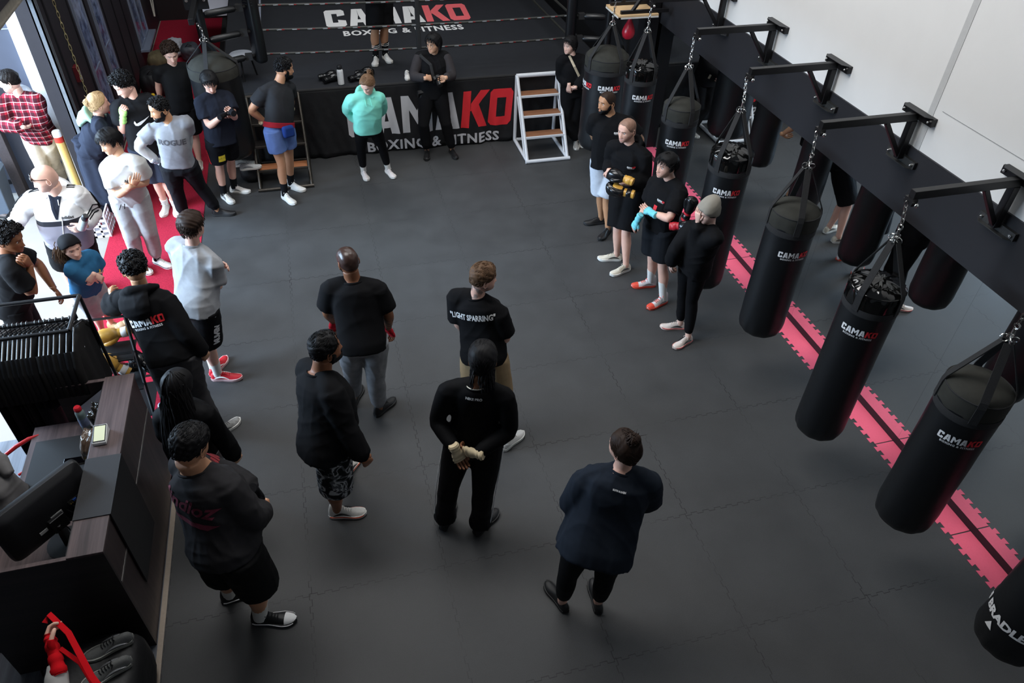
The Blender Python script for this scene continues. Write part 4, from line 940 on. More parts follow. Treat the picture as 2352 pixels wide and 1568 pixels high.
def make_beard(hd, m, parent, seed, th=.007, full=True):
    x, y, z = HG[..., 0], HG[..., 1], HG[..., 2]; sx = np.abs(x)
    jaw = sstep(-.030, -.055, z+.25*np.maximum(0, .05-y)-.02)*sstep(-.01, .02, y)
    side = sstep(.02, -.02, z)*gau(y, .012, .02)*sstep(.05, .06, sx)
    must = gau(z, -.046, .006)*sstep(.036, .028, sx)*(y > .05)
    mouth = gau(z, -.060, .0085)*gau(x, 0, .020)*(y > .05)
    k = np.clip(np.maximum(jaw*sstep(-.042, -.056, z), np.maximum(side, must))-1.3*mouth, 0, 1)*(1-sstep(.0, .01, z-.02))
    cheek = sstep(.045, .03, sx)*sstep(-.066, -.05, z)*(y > .04)*(1-must); k = k*(1-.9*cheek)
    mask = k > .15; g = np.random.default_rng(seed)
    nz = g.normal(size=k.shape)*.0011
    P = hd.w(HG+HN*(-.001+th*k+nz*k)[..., None]).reshape(-1, 3)
    mb = MB(); mb.v = [tuple(q) for q in P]; mb.f = _grid_faces(mask); mb.m = [0]*len(mb.f)
    me = mb.mesh('beard'); bm = bmesh.new(); bm.from_mesh(me); bmesh.ops.delete(bm, geom=[v for v in bm.verts if not v.link_faces], context='VERTS'); bm.to_mesh(me); bm.free()
    return finish(me, 'beard', m, parent)

# ---------------------------------------------------------------- hands and shoes
FINGERS = ((.031, .073, .0088), (.0105, .082, .0092), (-.0105, .076, .0088), (-.0295, .060, .0078))
def hand_frame(W, D, n, side):
    x = nrm(D); n = orth(n, x); t = np.cross(x, n) if side == 'R' else np.cross(n, x)
    return x, n, t
def hand_mb(mb, W, D, n, side, sc, curl=.35, spread=0.0):
    x, n, t = hand_frame(W, D, n, side); W = np.array(W, float)
    P = lambda a, b, c: W+(x*a+t*b+n*c)*sc
    def ring(a, hw, ht, yo=0, k=14): return [P(a, yo+hw*math.copysign(abs(math.cos(q))**.8, math.cos(q)), ht*math.sin(q)) for q in [2*PI*j/k for j in range(k)]]
    mb.loft([ring(-.035, .026, .021), ring(-.005, .027, .020), ring(.025, .034, .019, .002), ring(.055, .040, .017, .001), ring(.082, .041, .0145), ring(.098, .037, .010)])
    for (y0, L, r) in FINGERS:
        p = np.array([.092, y0, 0.0]); ang = 0.0; pts = []; seg = (L*.46, L*.30, L*.24); bends = (curl*62, curl*85, curl*55)
        d0 = spread*y0*4
        pts.append(p-np.array([.012, 0, 0])); pts.append(p)
        for sg, b in zip(seg, bends):
            ang += math.radians(b)
            for h in (.5, .5): p = p+np.array([math.cos(ang)*sg*h, d0*sg*h, math.sin(ang)*sg*h]); pts.append(p)
        pts.append(p+np.array([math.cos(ang), 0, math.sin(ang)])*.003)
        rad = [r, r*1.02, r*.96, r*1.0, r*.9, r*.94, r*.86, r*.78, r*.35]
        mb.tube([P(*q) for q in pts], [q*sc for q in rad], 9)
    c = curl
    tp = [(.016, .020, .004), (.034, .040, .006+.01*c), (.060, .056-.016*c, .012+.018*c), (.078, .060-.026*c, .018+.026*c), (.094, .060-.034*c, .022+.032*c), (.099, .060-.036*c, .023+.033*c)]
    mb.tube([P(*q) for q in tp], [q*sc for q in (.014, .0135, .0105, .0105, .0088, .004)], 9)
def wrap_mb(mb, W, D, n, side, sc, thumb=True, wrist=.09):
    x, n, t = hand_frame(W, D, n, side); W = np.array(W, float)
    P = lambda a, b, c: W+(x*a+t*b+n*c)*sc
    def ring(a, hw, ht, yo=0, k=18): return [P(a, yo+hw*math.copysign(abs(math.cos(q))**.8, math.cos(q)), ht*math.sin(q)) for q in [2*PI*j/k for j in range(k)]]
    rings = []
    for i, (a, hw, ht, yo) in enumerate(((-wrist, .028, .026, 0), (-wrist*.95, .034, .032, 0), (-wrist*.7, .036, .032, 0), (-wrist*.4, .035, .029, 0), (-.01, .034, .027, 0), (.018, .038, .026, .002), (.045, .044, .024, .002), (.062, .046, .022, .001), (.076, .0455, .0195, .0), (.086, .043, .0165, 0))):
        e = .0022*(1 if i % 2 else -1); rings.append(ring(a-.004, hw-e, ht-e, yo)); rings.append(ring(a+.004, hw+e, ht+e, yo))
    mb.loft(rings)
    if thumb: mb.tube([P(.020, .022, .006), P(.036, .042, .010), P(.054, .050, .018)], [.017*sc, .017*sc, .014*sc], 10)
SHOE_W = ((0, .018), (.04, .030), (.12, .036), (.25, .036), (.40, .036), (.55, .042), (.68, .048), (.80, .046), (.90, .037), (.97, .022), (1.0, .008))
def shoe(parent, A, T, z0, sc, sp, tilt=0.0):
    """sole, upper, laces. A = ankle, T = toe direction"""
    A = np.array(A, float); d = np.array([T[0]-A[0], T[1]-A[1], 0.0]); d = nrm(d); sd = np.array([d[1], -d[0], 0.0])
    L = .292*sc*sp.get('len', 1); heel = np.array([A[0], A[1], z0])-d*.070*sc
    Pt = lambda u, w, z: heel+d*u*L+sd*w*sc+np.array([0, 0, z*sc])
    wid = lambda u: np.interp(u, [q[0] for q in SHOE_W], [q[1] for q in SHOE_W])*sp.get('w', 1.0)
    us = np.linspace(0, 1, 21); thk = sp.get('sole', .030)
    lift = lambda u: .012*max(0, (u-.75)/.25)**2+.004*max(0, (.1-u)/.1)
    def outline(z, gr, lf=1.0):
        o = []
        for u in us: o.append(Pt(u+.004*(gr-1)*0, wid(u)*gr, z+lift(u)*lf))
        for u in us[::-1][1:-1]: o.append(Pt(u, -wid(u)*gr, z+lift(u)*lf))
        return o
    h_c = sp.get('collar', .092)
    top = lambda u: np.interp(u, [0, .05, .14, .26, .36, .46, .60, .75, .88, .96, 1.0], [thk+.02, h_c*.86, h_c, h_c*.98, max(.088, h_c*.84), .082, .066, .054, .046, .036, .020])
    rings = []; k = 17
    for u in np.linspace(.012, .99, 20):
        w = wid(u)*.97; hz = top(u); ring = []
        wt = np.interp(u, [0, .12, .3, .45, .7, 1], [.7, .80, .72, .55, .72, .8])
        for j in range(k):
            a = PI*j/(k-1); cx = math.cos(a); zz = thk*.5+(hz-thk*.5)*math.sin(a)**.75
            f = (zz-thk*.5)/(hz-thk*.5+1e-6); ww = w*(1-(1-wt)*f**1.4); ring.append(Pt(u, ww*math.copysign(abs(cx)**.7, cx), zz+lift(u)))
        rings.append(ring)
    up = MB().loft(rings).build('shoe', sp['m'], parent, angle=70)
    sl = MB(); sl.loft([outline(0.0, .95, 1), outline(.006, 1.02), outline(thk*.6, 1.05), outline(thk, 1.03)])
    sl.build('sole', sp.get('ms', sp['m']), up, angle=50)
    if sp.get('laces', True):
        lc = MB()
        for u in np.linspace(.36, .60, 5):
            w = wid(u)*.40; hz = top(u)*1.03+.001
            lc.tube([Pt(u-.012, -w, hz*.90+lift(u)), Pt(u, -w*.5, hz), Pt(u+.006, 0, hz+.004), Pt(u, w*.5, hz), Pt(u+.012, w, hz*.90)], .0036*sc, 6)
        lc.tube([Pt(.36, 0, top(.36)), Pt(.33, .02, top(.36)+.012), Pt(.38, .034, top(.38)-.004)], .003*sc, 6); lc.tube([Pt(.36, 0, top(.36)), Pt(.33, -.02, top(.36)+.012), Pt(.38, -.034, top(.38)-.004)], .003*sc, 6)
        lc.build('laces', sp.get('ml', sp['m']), up)
    for (kind, mm) in sp.get('trim', []):
        tb = MB()
        if kind == 'toe':
            for sgn in (1,):
                rr = []
                for u in np.linspace(.74, .985, 7):
                    w = wid(u)*.985; hz = top(u)*1.02; ring = [Pt(u, w*(1-(.25)*math.sin(PI*j/12))*math.copysign(abs(math.cos(PI*j/12))**.7, math.cos(PI*j/12)), thk*.6+(hz-thk*.5)*math.sin(PI*j/12)**.75+lift(u)+.001) for j in range(13)]; rr.append(ring)
                tb.loft(rr)
        elif kind == 'side':
            for sgn in (1, -1):
                tb.tube([Pt(u, sgn*(wid(u)*1.0+.001), thk+.006+.022*math.sin(PI*(u-.12)/.5)) for u in np.linspace(.14, .60, 9)], [.002, .005, .007, .008, .008, .007, .006, .004, .002], 6)
        elif kind == 'line':
            for sgn in (1, -1): tb.tube([Pt(u, sgn*wid(u)*1.055, thk*.78+lift(u)) for u in np.linspace(.05, .93, 16)], .0045*sc, 6)
        tb.build({'toe': 'toe_cap', 'side': 'side_stripe', 'line': 'midsole_line'}[kind], mm, up)
    return up
# ---------------------------------------------------------------- body and clothes
BODY = np.array([(-.17, .085, .080, 0), (-.07, .155, .106, -.012), (.05, .165, .114, -.014), (.18, .152, .104, -.004), (.34, .138, .096, .006), (.55, .148, .108, .010), (.75, .156, .112, .008), (.87, .146, .098, 0), (.96, .100, .078, -.010), (1.02, .062, .060, -.010)])
def sect(t): return [np.interp(t, BODY[:, 0], BODY[:, i]) for i in (1, 2, 3)]
JN = ['hd', 'nk', 'LS', 'RS', 'LE', 'RE', 'LW', 'RW', 'LH', 'RH', 'pv', 'LK', 'RK', 'LA', 'RA', 'LT', 'RT']
class Person:
    def __init__(s, key, label, group=None, **sp):
        D = POSE[key]; s.key = key; s.h = D['h']; s.s = D['h']/1.75; s.z0 = D['z0']; s.sp = sp
        s.J = {n: np.array(v) for n, v in zip(JN, D['J'])}
        J = s.J; U = np.array([0, 0, 1.])
        s.sh = nrm(J['RS']-J['LS']); s.fw = nrm(np.cross(U, s.sh)); s.seed = sum(map(ord, key))
        yw = math.radians(D.get('by', math.degrees(math.atan2(s.fw[1], s.fw[0]))))
        fl = nrm(s.sh*np.array([1, 1, .3])); s.hip = fl
        s.bw = sp.get('bw', 1.0); s.bd = sp.get('bd', s.bw); s.lw = sp.get('lw', 1.0)
        g = J['pv'].copy(); g[2] = s.z0
        s.root = thing('person', label, 'person', tuple(g), group)
        J['LHp'] = J['pv']-s.hip*.093*s.s*s.bw; J['RHp'] = J['pv']+s.hip*.093*s.s*s.bw
        s.hd = Head(J['hd'], D['hy'], D['hp'], s.s*sp.get('hs', 1.0)*1.02)
        s.seedg = np.random.default_rng(s.seed)
    def frame(s, t):
        J = s.J; P, N = J['pv'], J['nk']; up = nrm(N-P)
        r = nrm(s.hip*(1-np.clip(t, 0, 1))+s.sh*np.clip(t, 0, 1)); r = orth(r, up); f = np.cross(up, r)
        c = P+(N-P)*t+f*(.018*math.sin(np.clip(t, 0, 1)*PI)*s.s)
        return c, r, f, up
    def ring(s, t, a, b, yo=0, n=28, e=2.4, drop=0):
        c, r, f, up = s.frame(t); c = c+f*yo-np.array([0, 0, drop])
        return [c+r*a*math.copysign(abs(math.cos(q))**(2/e), math.cos(q))+f*b*math.copysign(abs(math.sin(q))**(2/e), math.sin(q)) for q in [2*PI*j/n for j in range(n)]]
    def yoke(s, mb, r0, r1, lo=.012):
        J = s.J; nk = s.frame(.965)[0]; dz = np.array([0, 0, 1.0])
        A, B = J['LS']-dz*(lo-.004), J['RS']-dz*(lo-.004)
        pts = [A, A*.72+nk*.28+dz*.004, A*.40+nk*.60+dz*.0, nk-dz*.012, B*.40+nk*.60, B*.72+nk*.28+dz*.004, B]
        mb.tube(pts, [r0, r0*1.0, r1, r1*1.05, r1, r0*1.0, r0], 18)
    def body(s):
        J, S = s.J, s.s; mb = MB(); rg = []
        for t in (-.17, -.12, -.07, -.01, .05, .12, .18, .26, .34, .44, .55, .65, .75, .81, .87, .92, .96, 1.0, 1.02):
            a, b, yo = sect(t); k = .955; bl = s.sp.get('belly', 0)*gau(t, .25, .22)
            rg.append(s.ring(t, a*S*k*s.bw, b*S*k*s.bd+bl*.5, yo*S+bl*.5))
        mb.loft(rg)
        hb = J['hd']+s.hd.d([0, -.022, -.055])*S; nk = J['nk']-np.array([0, 0, .03*S])
        nw = s.sp.get('neck', 1.0)
        mb.tube([nk, nk+(hb-nk)*.5, hb], [.066*S*nw, .056*S*nw, .055*S*nw], 20)
        aw = s.sp.get('aw', 1.0); s.yoke(mb, .052*S, .050*S)
        for q in 'LR':
            sh, el, wr = J[q+'S'], J[q+'E'], J[q+'W']
            mb.sphere(sh-np.array([0, 0, .008]), (.054*S*aw), 16, 10)
            fa = wr-el; ua = el-sh
            pts = [sh, sh+ua*.25, sh+ua*.5, sh+ua*.75, el-nrm(ua)*.02, el+nrm(fa)*.01, el+fa*.18, el+fa*.35, el+fa*.6, el+fa*.85, wr]
            mb.tube(pts, [S*aw*r for r in (.055, .053, .050, .044, .040, .0405, .043, .041, .034, .028, .0265)], 14)
            hp, kn, an = J[q+'Hp'], J[q+'K'], J[q+'A']; th = kn-hp; ca = an-kn; bk = -s.fw
            lw = s.lw
            pts = [hp+np.array([0, 0, .02*S]), hp+th*.25, hp+th*.5, hp+th*.75, kn-nrm(th)*.03, kn+nrm(ca)*.025, kn+ca*.2+bk*.010, kn+ca*.38+bk*.012, kn+ca*.62+bk*.004, kn+ca*.85, an]
            mb.tube(pts, [S*lw*r for r in (.090, .088, .077, .063, .055, .052, .056, .057, .046, .037, .036)], 16)
            mb.tube([an, an-np.array([0, 0, .04*S])], [.036*S*lw, .030*S], 12)
            if s.sp.get('barefoot'):
                ft = J[q+'T']; dd = nrm(np.array([ft[0]-an[0], ft[1]-an[1], 0]))
                mb.tube([an-dd*.03+np.array([0, 0, -.03]), an+dd*.04+np.array([0, 0, -.03]), an+dd*.11+np.array([0, 0, -.05]), an+dd*.17+np.array([0, 0, -.06])], [S*r for r in (.036, .036, .028, .022)], 12)
        me = remesh(mb, .010*max(.9, S), 3)
        out = MB(); add_mesh(out, me); nb = len(out.v)
        # head
        hv = s.hd.w(HG).reshape(-1, 3); fc = HG.reshape(-1, 3)
        out.add(hv, HF)
        tint = np.ones((nb, 3))
        tt = np.ones((len(hv), 3)); x, y, z = fc[:, 0], fc[:, 1], fc[:, 2]; sx = np.abs(x)
        br = (gau(z+.10*(sx-.03), .030, .0052)*sstep(.052, .046, sx)*sstep(.008, .014, sx)*(y > .05))[:, None]
        hc = np.array(s.sp.get('brow', (.16, .12, .10))); tt = tt*(1-br)+hc*br
        lp = (gau(x, 0, .021)*gau(z, -.060, .0095)*(y > .06))[:, None]; tt = tt*(1-.75*lp)+tt*np.array([.86, .50, .47])*.75*lp
        ck = (gau(sx, .040, .02)*gau(z, -.025, .02)*(y > .03))[:, None]*.25+(gau(x, 0, .014)*gau(z, -.03, .012)*(y > .08))[:, None]*.3; tt = tt*(1-ck*np.array([0, .25, .25]))
        if s.sp.get('stubble'):
            stb = (sstep(-.035, -.06, z)*sstep(-.01, .02, y)*.9+sstep(.01, -.03, z)*gau(y, .012, .02)*(sx > .045)*.6)[:, None]*s.sp['stubble']; stb = np.clip(stb, 0, 1)*(1-lp); tt = tt*(1-stb*np.array([.50, .52, .50]))
        tint = np.concatenate([tint, tt])
        # ears
        n0 = len(out.v)
        for sg in (-1, 1):
            ax = s.hd.d([.25*sg, -.9, 0]); c = s.hd.w([.0755*sg, -.012, -.004])
            R = np.stack([s.hd.d(nrm([1*sg, -.45, 0])), s.hd.d(nrm([.45, 1*sg, 0]))*sg, s.hd.d([0, 0, 1])], 1)
            out.sphere(c, np.array([.006, .017, .029])*S, 12, 8, R)
            pts = []
            for k in range(11):
                a = -2.2+4.3*k/10; pts.append(s.hd.w([(.080+.004*math.cos(a))*sg, -.016-.017*math.cos(a)*1.0+.004, -.002+.030*math.sin(a)]))
            out.tube(pts, [.0035*S]*10+[.002*S], 6)
        # hands
        for q in 'LR':
            W = J[q+'W']; D = J[q+'H']-W; c, r, f, up = s.frame(.35)
            n = s.sp.get('palm'+q); n = np.array(n, float) if n is not None else (c-W)
            hp = s.sp.get('hand'+q, (.38, 0)); 
            if hp is not None: hand_mb(out, W, D, n, q, S*1.0*s.sp.get('hsz', 1.0), hp[0], hp[1])
        tint = np.concatenate([tint, np.ones((len(out.v)-len(tint), 3))])
        tk = s.sp.get('tattoo')
        if tk:
            V = np.array(out.v)
            for (ja, jb) in tk:
                a, b = J[ja], J[jb]; ab = b-a; u = np.clip(((V-a)@ab)/(ab@ab), 0, 1); dist = np.linalg.norm(V-(a+u[:, None]*ab), axis=1)
                nz = np.sin(V@np.array([91, 47, 63.]))+np.sin(V@np.array([-38, 88, 41.])+1)+np.sin(V@np.array([55, -61, 97.])+2)
                mk = ((dist < .075*S)&(u > .05)&(u < .98))*sstep(.1, .7, nz); tint = tint*(1-.6*mk[:, None]*np.array([1, .85, .75]))
        me = out.mesh('body'); bm = bmesh.new(); bm.from_mesh(me); bmesh.ops.recalc_face_normals(bm, faces=bm.faces); bm.to_mesh(me); bm.free()
        at = me.color_attributes.new('tint', 'FLOAT_COLOR', 'POINT'); at.data.foreach_set('color', np.concatenate([tint, np.ones((len(tint), 1))], 1).astype(np.float32).ravel())
        o = finish(me, 'body', s.sp['skin'], s.root)
        if s.sp.get('face', True):
            for sg in (-1, 1):
                e = MB(); e.sphere(s.hd.w([.031*sg, .0735, .0115]), .0118*S, 14, 10); e.mi = 1
                g = s.hd.w([.031*sg+s.sp.get('gaze', 0)*.004, .0835, .0105]); e.sphere(g, np.array([.0052, .0026, .0056])*S, 10, 8, s.hd.M)
                e.build('eye', [EYE_W, EYE_D], s.root)
                ld = MB(); rings = []
                for (yy, zz, w) in ((.0825, .0195, .0155), (.0865, .0165, .0150), (.0860, .0135, .0140)):
                    rings.append([s.hd.w([sg*.031+w*math.cos(a), yy-.008*(math.cos(a))**2, zz-.004*math.cos(a)**2+.0022*math.sin(a)]) for a in [2*PI*j/12 for j in range(12)]])
        s.bodyo = o; return o
    # ---- clothes
    def torso(s, mb, hem, ease, box=.9, top=1.0, neck=.012, n=30, flare=0, eb=None, belly=0):
        S = s.s; eb = ease if eb is None else eb; rg = []
        amax, bmax, _ = sect(.75)
        ts = [hem, hem+.02]+[t for t in np.arange(-.1, .93, .075) if t > hem+.04]+[.955, top]
        for t in ts:
            a, b, yo = sect(max(t, -.02)); 
            if t < .75: a = max(a, amax*box); b = max(b, bmax*box)
            k = 1.0 if t < .88 else float(np.interp(t, [.88, .955, top+.001], [1, .75, .25]))
            fl = flare*max(0, (.5-t)); bl = (s.sp.get('belly', 0)+belly)*gau(t, .25, .25)
            aa = a*S*s.bw+(ease*k if t < .95 else neck)+fl; bb = b*S*s.bd+(eb*k if t < .95 else neck)+fl*.8+bl*.5
            rg.append(s.ring(t, aa, bb, yo*S+bl*.5, n, 2.5))
        mb.loft(rg)
    def shirt(s, name, m, sleeve='tee', hem=-.06, ease=.022, box=.95, sl=.62, slr=.022, amp=.006, vox=.0115, flare=0.0, cuffr=.010, eb=None, belly=0, collar=True, collar_m=None, seed=0, top=1.0, push=(1, 1), sm=8):
        J, S = s.J, s.s; mb = MB(); s.torso(mb, hem, ease, box, flare=flare, eb=eb, belly=belly, top=top); aw = s.sp.get('aw', 1.0); s.yoke(mb, .050*S*aw+ease*.62, .058*S+min(ease, .03)*.6, .010)
        for qi, q in enumerate('LR'):
            sh, el, wr = J[q+'S'], J[q+'E'], J[q+'W']; ua = el-sh; fa = wr-el
            inn = sh-(s.sh if q == 'R' else -s.sh)*.05*S
            mb.sphere(sh+np.array([0, 0, -.014]), (.053*aw)*S+ease*.62, 18, 12)
            mb.tube([inn-np.array([0, 0, .03]), sh-np.array([0, 0, .014])], [.070*S*aw, .058*S*aw+ease*.5], 16)
            r0 = .055*S*aw+slr
            if sleeve == 'tee':
                mb.tube([sh, sh+ua*.3, sh+ua*sl*.8, sh+ua*sl], [r0, r0+.004, r0+.008, r0+.010], 18)
            elif sleeve == 'long':
                pf = push[qi]
                pts = [sh, sh+ua*.3, sh+ua*.6, el-nrm(ua)*.03, el+nrm(fa)*.02, el+fa*.3, el+fa*.6, el+fa*.82*pf, el+fa*.90*pf, el+fa*.97*pf]
                mb.tube(pts, [r0, r0+.003, r0*.98, .045*S*aw+slr, .046*S*aw+slr, .046*S*aw+slr, .040*S*aw+slr*1.1, .037*S*aw+slr*1.1, .031*S*aw+cuffr, .030*S*aw+cuffr], 18)
        me = remesh(mb, vox, sm); folds(me, amp*1.25, s.seed+seed)
        o = finish(me, name, m, s.root)
        o['_sh'] = 1
        if collar:
            c, r, f, up = s.frame(top); a, b, yo = sect(top); 
            pts = [np.array(q) for q in s.ring(top+.004, .064*S*s.sp.get('neck', 1)+.010, .062*S*s.sp.get('neck', 1)+.010, yo*S+.004, 26, 2.1)]
            pts = [p-np.array([0, 0, .026*max(0, float(np.dot(p-c, f))/.07)]) for p in pts]
            MB().tube(pts, .009, 8, close=True, flat=1.2).build('collar', collar_m or m, o)
        return o
    def hood(s, m, parent, size=1.0):
        S = s.s*size; c, r, f, up = s.frame(1.0); mb = MB()
        # soft collar roll open at the throat
        for rr, tk, dz in ((.088, .034, .004), (.100, .036, .034)):
            pts = []; rad = []
            for k in range(21):
                a = PI*.5+PI*.20+PI*1.6*k/20; w = 1-abs(k-10)/10
                pts.append(c+(r*rr*math.cos(a)*1.12+f*(rr*math.sin(a)-.012))*S+np.array([0, 0, (dz-.055*(1-w)**1.5+.010*w)*S])); rad.append(tk*(.55+.45*w)*S)
            mb.tube(pts, rad, 12)
        # hood lying on the upper back
        rings = []
        for p, w, tk in ((c-f*.07*S+up*.035*S, .085, .035), (c-f*.115*S-up*.01*S, .125, .05), (c-f*.145*S-up*.07*S, .125, .05), (c-f*.150*S-up*.13*S, .10, .042), (c-f*.135*S-up*.18*S, .05, .02)):
            rings.append([p+r*w*S*math.cos(a)+f*tk*S*math.sin(a) for a in [2*PI*q/20 for q in range(20)]])
        mb.loft(rings)
        me = remesh(mb, .010, 4); folds(me, .007, s.seed+31, False); return finish(me, 'hood', m, parent)
    def pants(s, name, m, length='long', ease=.018, frac=.85, flare=.02, amp=.006, waist=.20, vox=.0115, cuff=.006, seed=0, hipease=None):
        J, S = s.J, s.s; mb = MB(); rg = []; he = min(ease, .009) if hipease is None else hipease; lw = s.lw
        for t in (waist, waist-.02, .12, .05, 0, -.07, -.13, -.17):
            a, b, yo = sect(t); 
            if t <= -.07: a = max(a, .12)
            k = 1 if t > -.1 else .7
            bl = s.sp.get('belly', 0)*gau(t, .25, .25)
            rg.append(s.ring(t, a*S*s.bw+he*k, b*S*s.bd+he*k+bl*.4, yo*S+bl*.4, 28, 2.3))
        mb.loft(rg)
        for q in 'LR':
            hp, kn, an = J[q+'Hp'], J[q+'K'], J[q+'A']; th = kn-hp; ca = an-kn; bk = -s.fw
            if length == 'short':
                if frac <= 1:
                    pts = [hp+np.array([0, 0, .03*S]), hp+th*.2, hp+th*.45*min(1, frac*1.2), hp+th*frac*.97, hp+th*frac]
                    rd = [.092*S*lw+ease, .090*S*lw+ease+flare*.3, .080*S*lw+ease+flare*.7, .074*S*lw+ease+flare, .073*S*lw+ease+flare]
                else:
                    pts = [hp+np.array([0, 0, .03*S]), hp+th*.2, hp+th*.5, hp+th*.9, kn+ca*(frac-1)]
                    rd = [.092*S*lw+ease, .090*S*lw+ease+flare*.3, .080*S*lw+ease+flare*.6, .070*S*lw+ease+flare, .066*S*lw+ease+flare]
            else:
                pts = [hp+np.array([0, 0, .03*S]), hp+th*.2, hp+th*.5, hp+th*.8, kn, kn+ca*.25+bk*.008, kn+ca*.5+bk*.006, kn+ca*.75, kn+ca*frac*.97, kn+ca*frac]
                rd = [.092*S*lw+ease, .090*S*lw+ease, .079*S*lw+ease, .064*S*lw+ease, .056*S*lw+ease*1.05, .057*S*lw+ease, .052*S*lw+ease, .043*S*lw+ease*1.1+flare*.4, .037*S*lw+cuff+flare*.9, .036*S*lw+cuff+flare]
            mb.tube(pts, rd, 18)
        me = remesh(mb, vox, 3); folds(me, amp, s.seed+77+seed); return finish(me, name, m, s.root)
    def shoes(s, sp, sock=None, sockh=.12):
        for q in 'LR':
            A, T = s.J[q+'A'], s.J[q+'T']
            shoe(s.root, A, T, s.z0, s.s, sp)
            if sock is not None:
                K = s.J[q+'K']; d = nrm(K-A)
                pts = [A-d*.03, A+d*.02, A+d*sockh*.5, A+d*sockh*.94, A+d*sockh]
                MB().tube(pts, [.040*s.s*s.lw, .041*s.s*s.lw, .0435*s.s*s.lw, .047*s.s*s.lw, .046*s.s*s.lw], 16).build('sock', sock, s.root)
    def palm(s, q):
        n = s.sp.get('palm'+q)
        if n is None: n = s.frame(.35)[0]-s.J[q+'W']
        return np.array(n, float)
    def wraps(s, m, which='LR', wrist=.085):
        for q in which:
            mb = MB(); wrap_mb(mb, s.J[q+'W'], s.J[q+'H']-s.J[q+'W'], s.palm(q), q, s.s, True, wrist); mb.build('hand_wrap', m, s.root)
    def on_limb(s, garment, a, b, f, outv, off=.004):
        me = garment.data; org = np.array(world_org(s.root))
        if not hasattr(s, '_bv'): s._bv = {}
        if garment.name not in s._bv: s._bv[garment.name] = BVHTree.FromPolygons([Vector(q) for q in get_co(me)], [tuple(p.vertices) for p in me.polygons])
        p = a+(b-a)*f-org; o = nrm(outv); h, n, _, _ = s._bv[garment.name].ray_cast(Vector(p+o*.25), Vector(-o), .3)
        return (np.array(h)+o*off+org) if h is not None else p+org+o*.08
    def print_on(s, garment, polys, mats, t=.7, side='front', dx=0.0, dz=0.0, name='print', rot=0.0, maxe=.025, off=.004):
        """project lettering onto the garment from the front or back of the chest"""
        c, r, f, up = s.frame(t); sg = 1 if side == 'front' else -1
        n = f*sg; rt = -r*sg if side == 'front' else r
        O = c+rt*dx+up*dz
        s.project(garment, polys, mats, O, rt, up, n, name, rot, maxe, off)
    def project(s, garment, polys, mats, O, rt, up, n, name='print', rot=0.0, maxe=.025, off=.004):
        me = garment.data; org = np.array(world_org(s.root)); bv = BVHTree.FromPolygons([Vector(q) for q in get_co(me)], [tuple(p.vertices) for p in me.polygons])
        cr, sr = math.cos(rot), math.sin(rot)
        def fm(P):
            out = []
            for u, v in P:
                u2, v2 = u*cr-v*sr, u*sr+v*cr
                p = O+rt*u2+up*v2-org; h, nn, _, _ = bv.ray_cast(Vector(p+n*.6), Vector(-n), 1.2)
                if h is None: h, nn, _, _ = bv.find_nearest(Vector(p))
                out.append(np.array(h)+n*off+org)
            return np.array(out)
        return build_nofix(decal_mesh(polys, fm, maxe), name, mats, garment)
EYE_W = mat('eye_white', '#d9d4cf', .3); EYE_D = mat('eye_iris', '#1c120d', .2)
def skin(name, col): return mat('skin_'+name, col, .52, spec=.4, var=.07, nscale=18, vcol=True, bump=.08, bscale=240)
SK = dict(light=skin('light', '#dfb09c'), fair=skin('fair', '#e6bcaa'), tan=skin('tan', '#c4906f'), olive=skin('olive', '#b98865'), brown=skin('brown', '#8a5a3e'), dark=skin('dark', '#54362a'), asian=skin('warm', '#d9a888'))
def hairm(name, c): return mat('hair_'+name, c, .6, spec=.22, var=.35, nscale=90)
HB = hairm('black', '#0d0c0e'); HBR = hairm('brown', '#2a1c14'); HDB = hairm('dark_brown', '#17110f'); HBL = hairm('blond', '#a98c66'); HLB = hairm('light_brown', '#5a4330'); HMX = hairm('honey', '#6d523c')
def cloth(name, c, rough=.9, bump=.25, var=.10): return mat(name, c, rough, spec=.12, var=var, nscale=26, bump=bump, bscale=420, bdist=.0012, sheen=0)
CB = cloth('black_cotton', '#121214'); CB2 = cloth('faded_black_cotton', '#2b2c2f'); CJ = cloth('black_jersey', '#0d0d0f', .75); CN = cloth('navy_cotton', '#20242f'); CW = cloth('white_cotton', '#bcbbb9'); CG = cloth('grey_marl', '#94969a', var=.18); CDG = cloth('charcoal_sweat', '#3e3d3f', var=.2); CLG = cloth('light_grey_sweat', '#a3a3a4', var=.18)
MW = mat('white_shoe', '#dedcd8', .5, var=.06); MWS = mat('white_sole', '#e2e0da', .6, var=.06); MBK = mat('black_shoe', '#131315', .5, var=.2); MBS = mat('black_sole', '#1e1e1f', .7); SKW = cloth('white_sock', '#dcdbd6'); SKB = cloth('black_sock', '#17181b')
WRAP_C = cloth('cream_wrap', '#d9c7a5', bump=.6); WRAP_B = cloth('black_wrap', '#17171a'); 
# ================================================================== THE CAST
def logo_polys(h): return camako_polys(h)[0]
LOGO_M = [m_white, m_red]
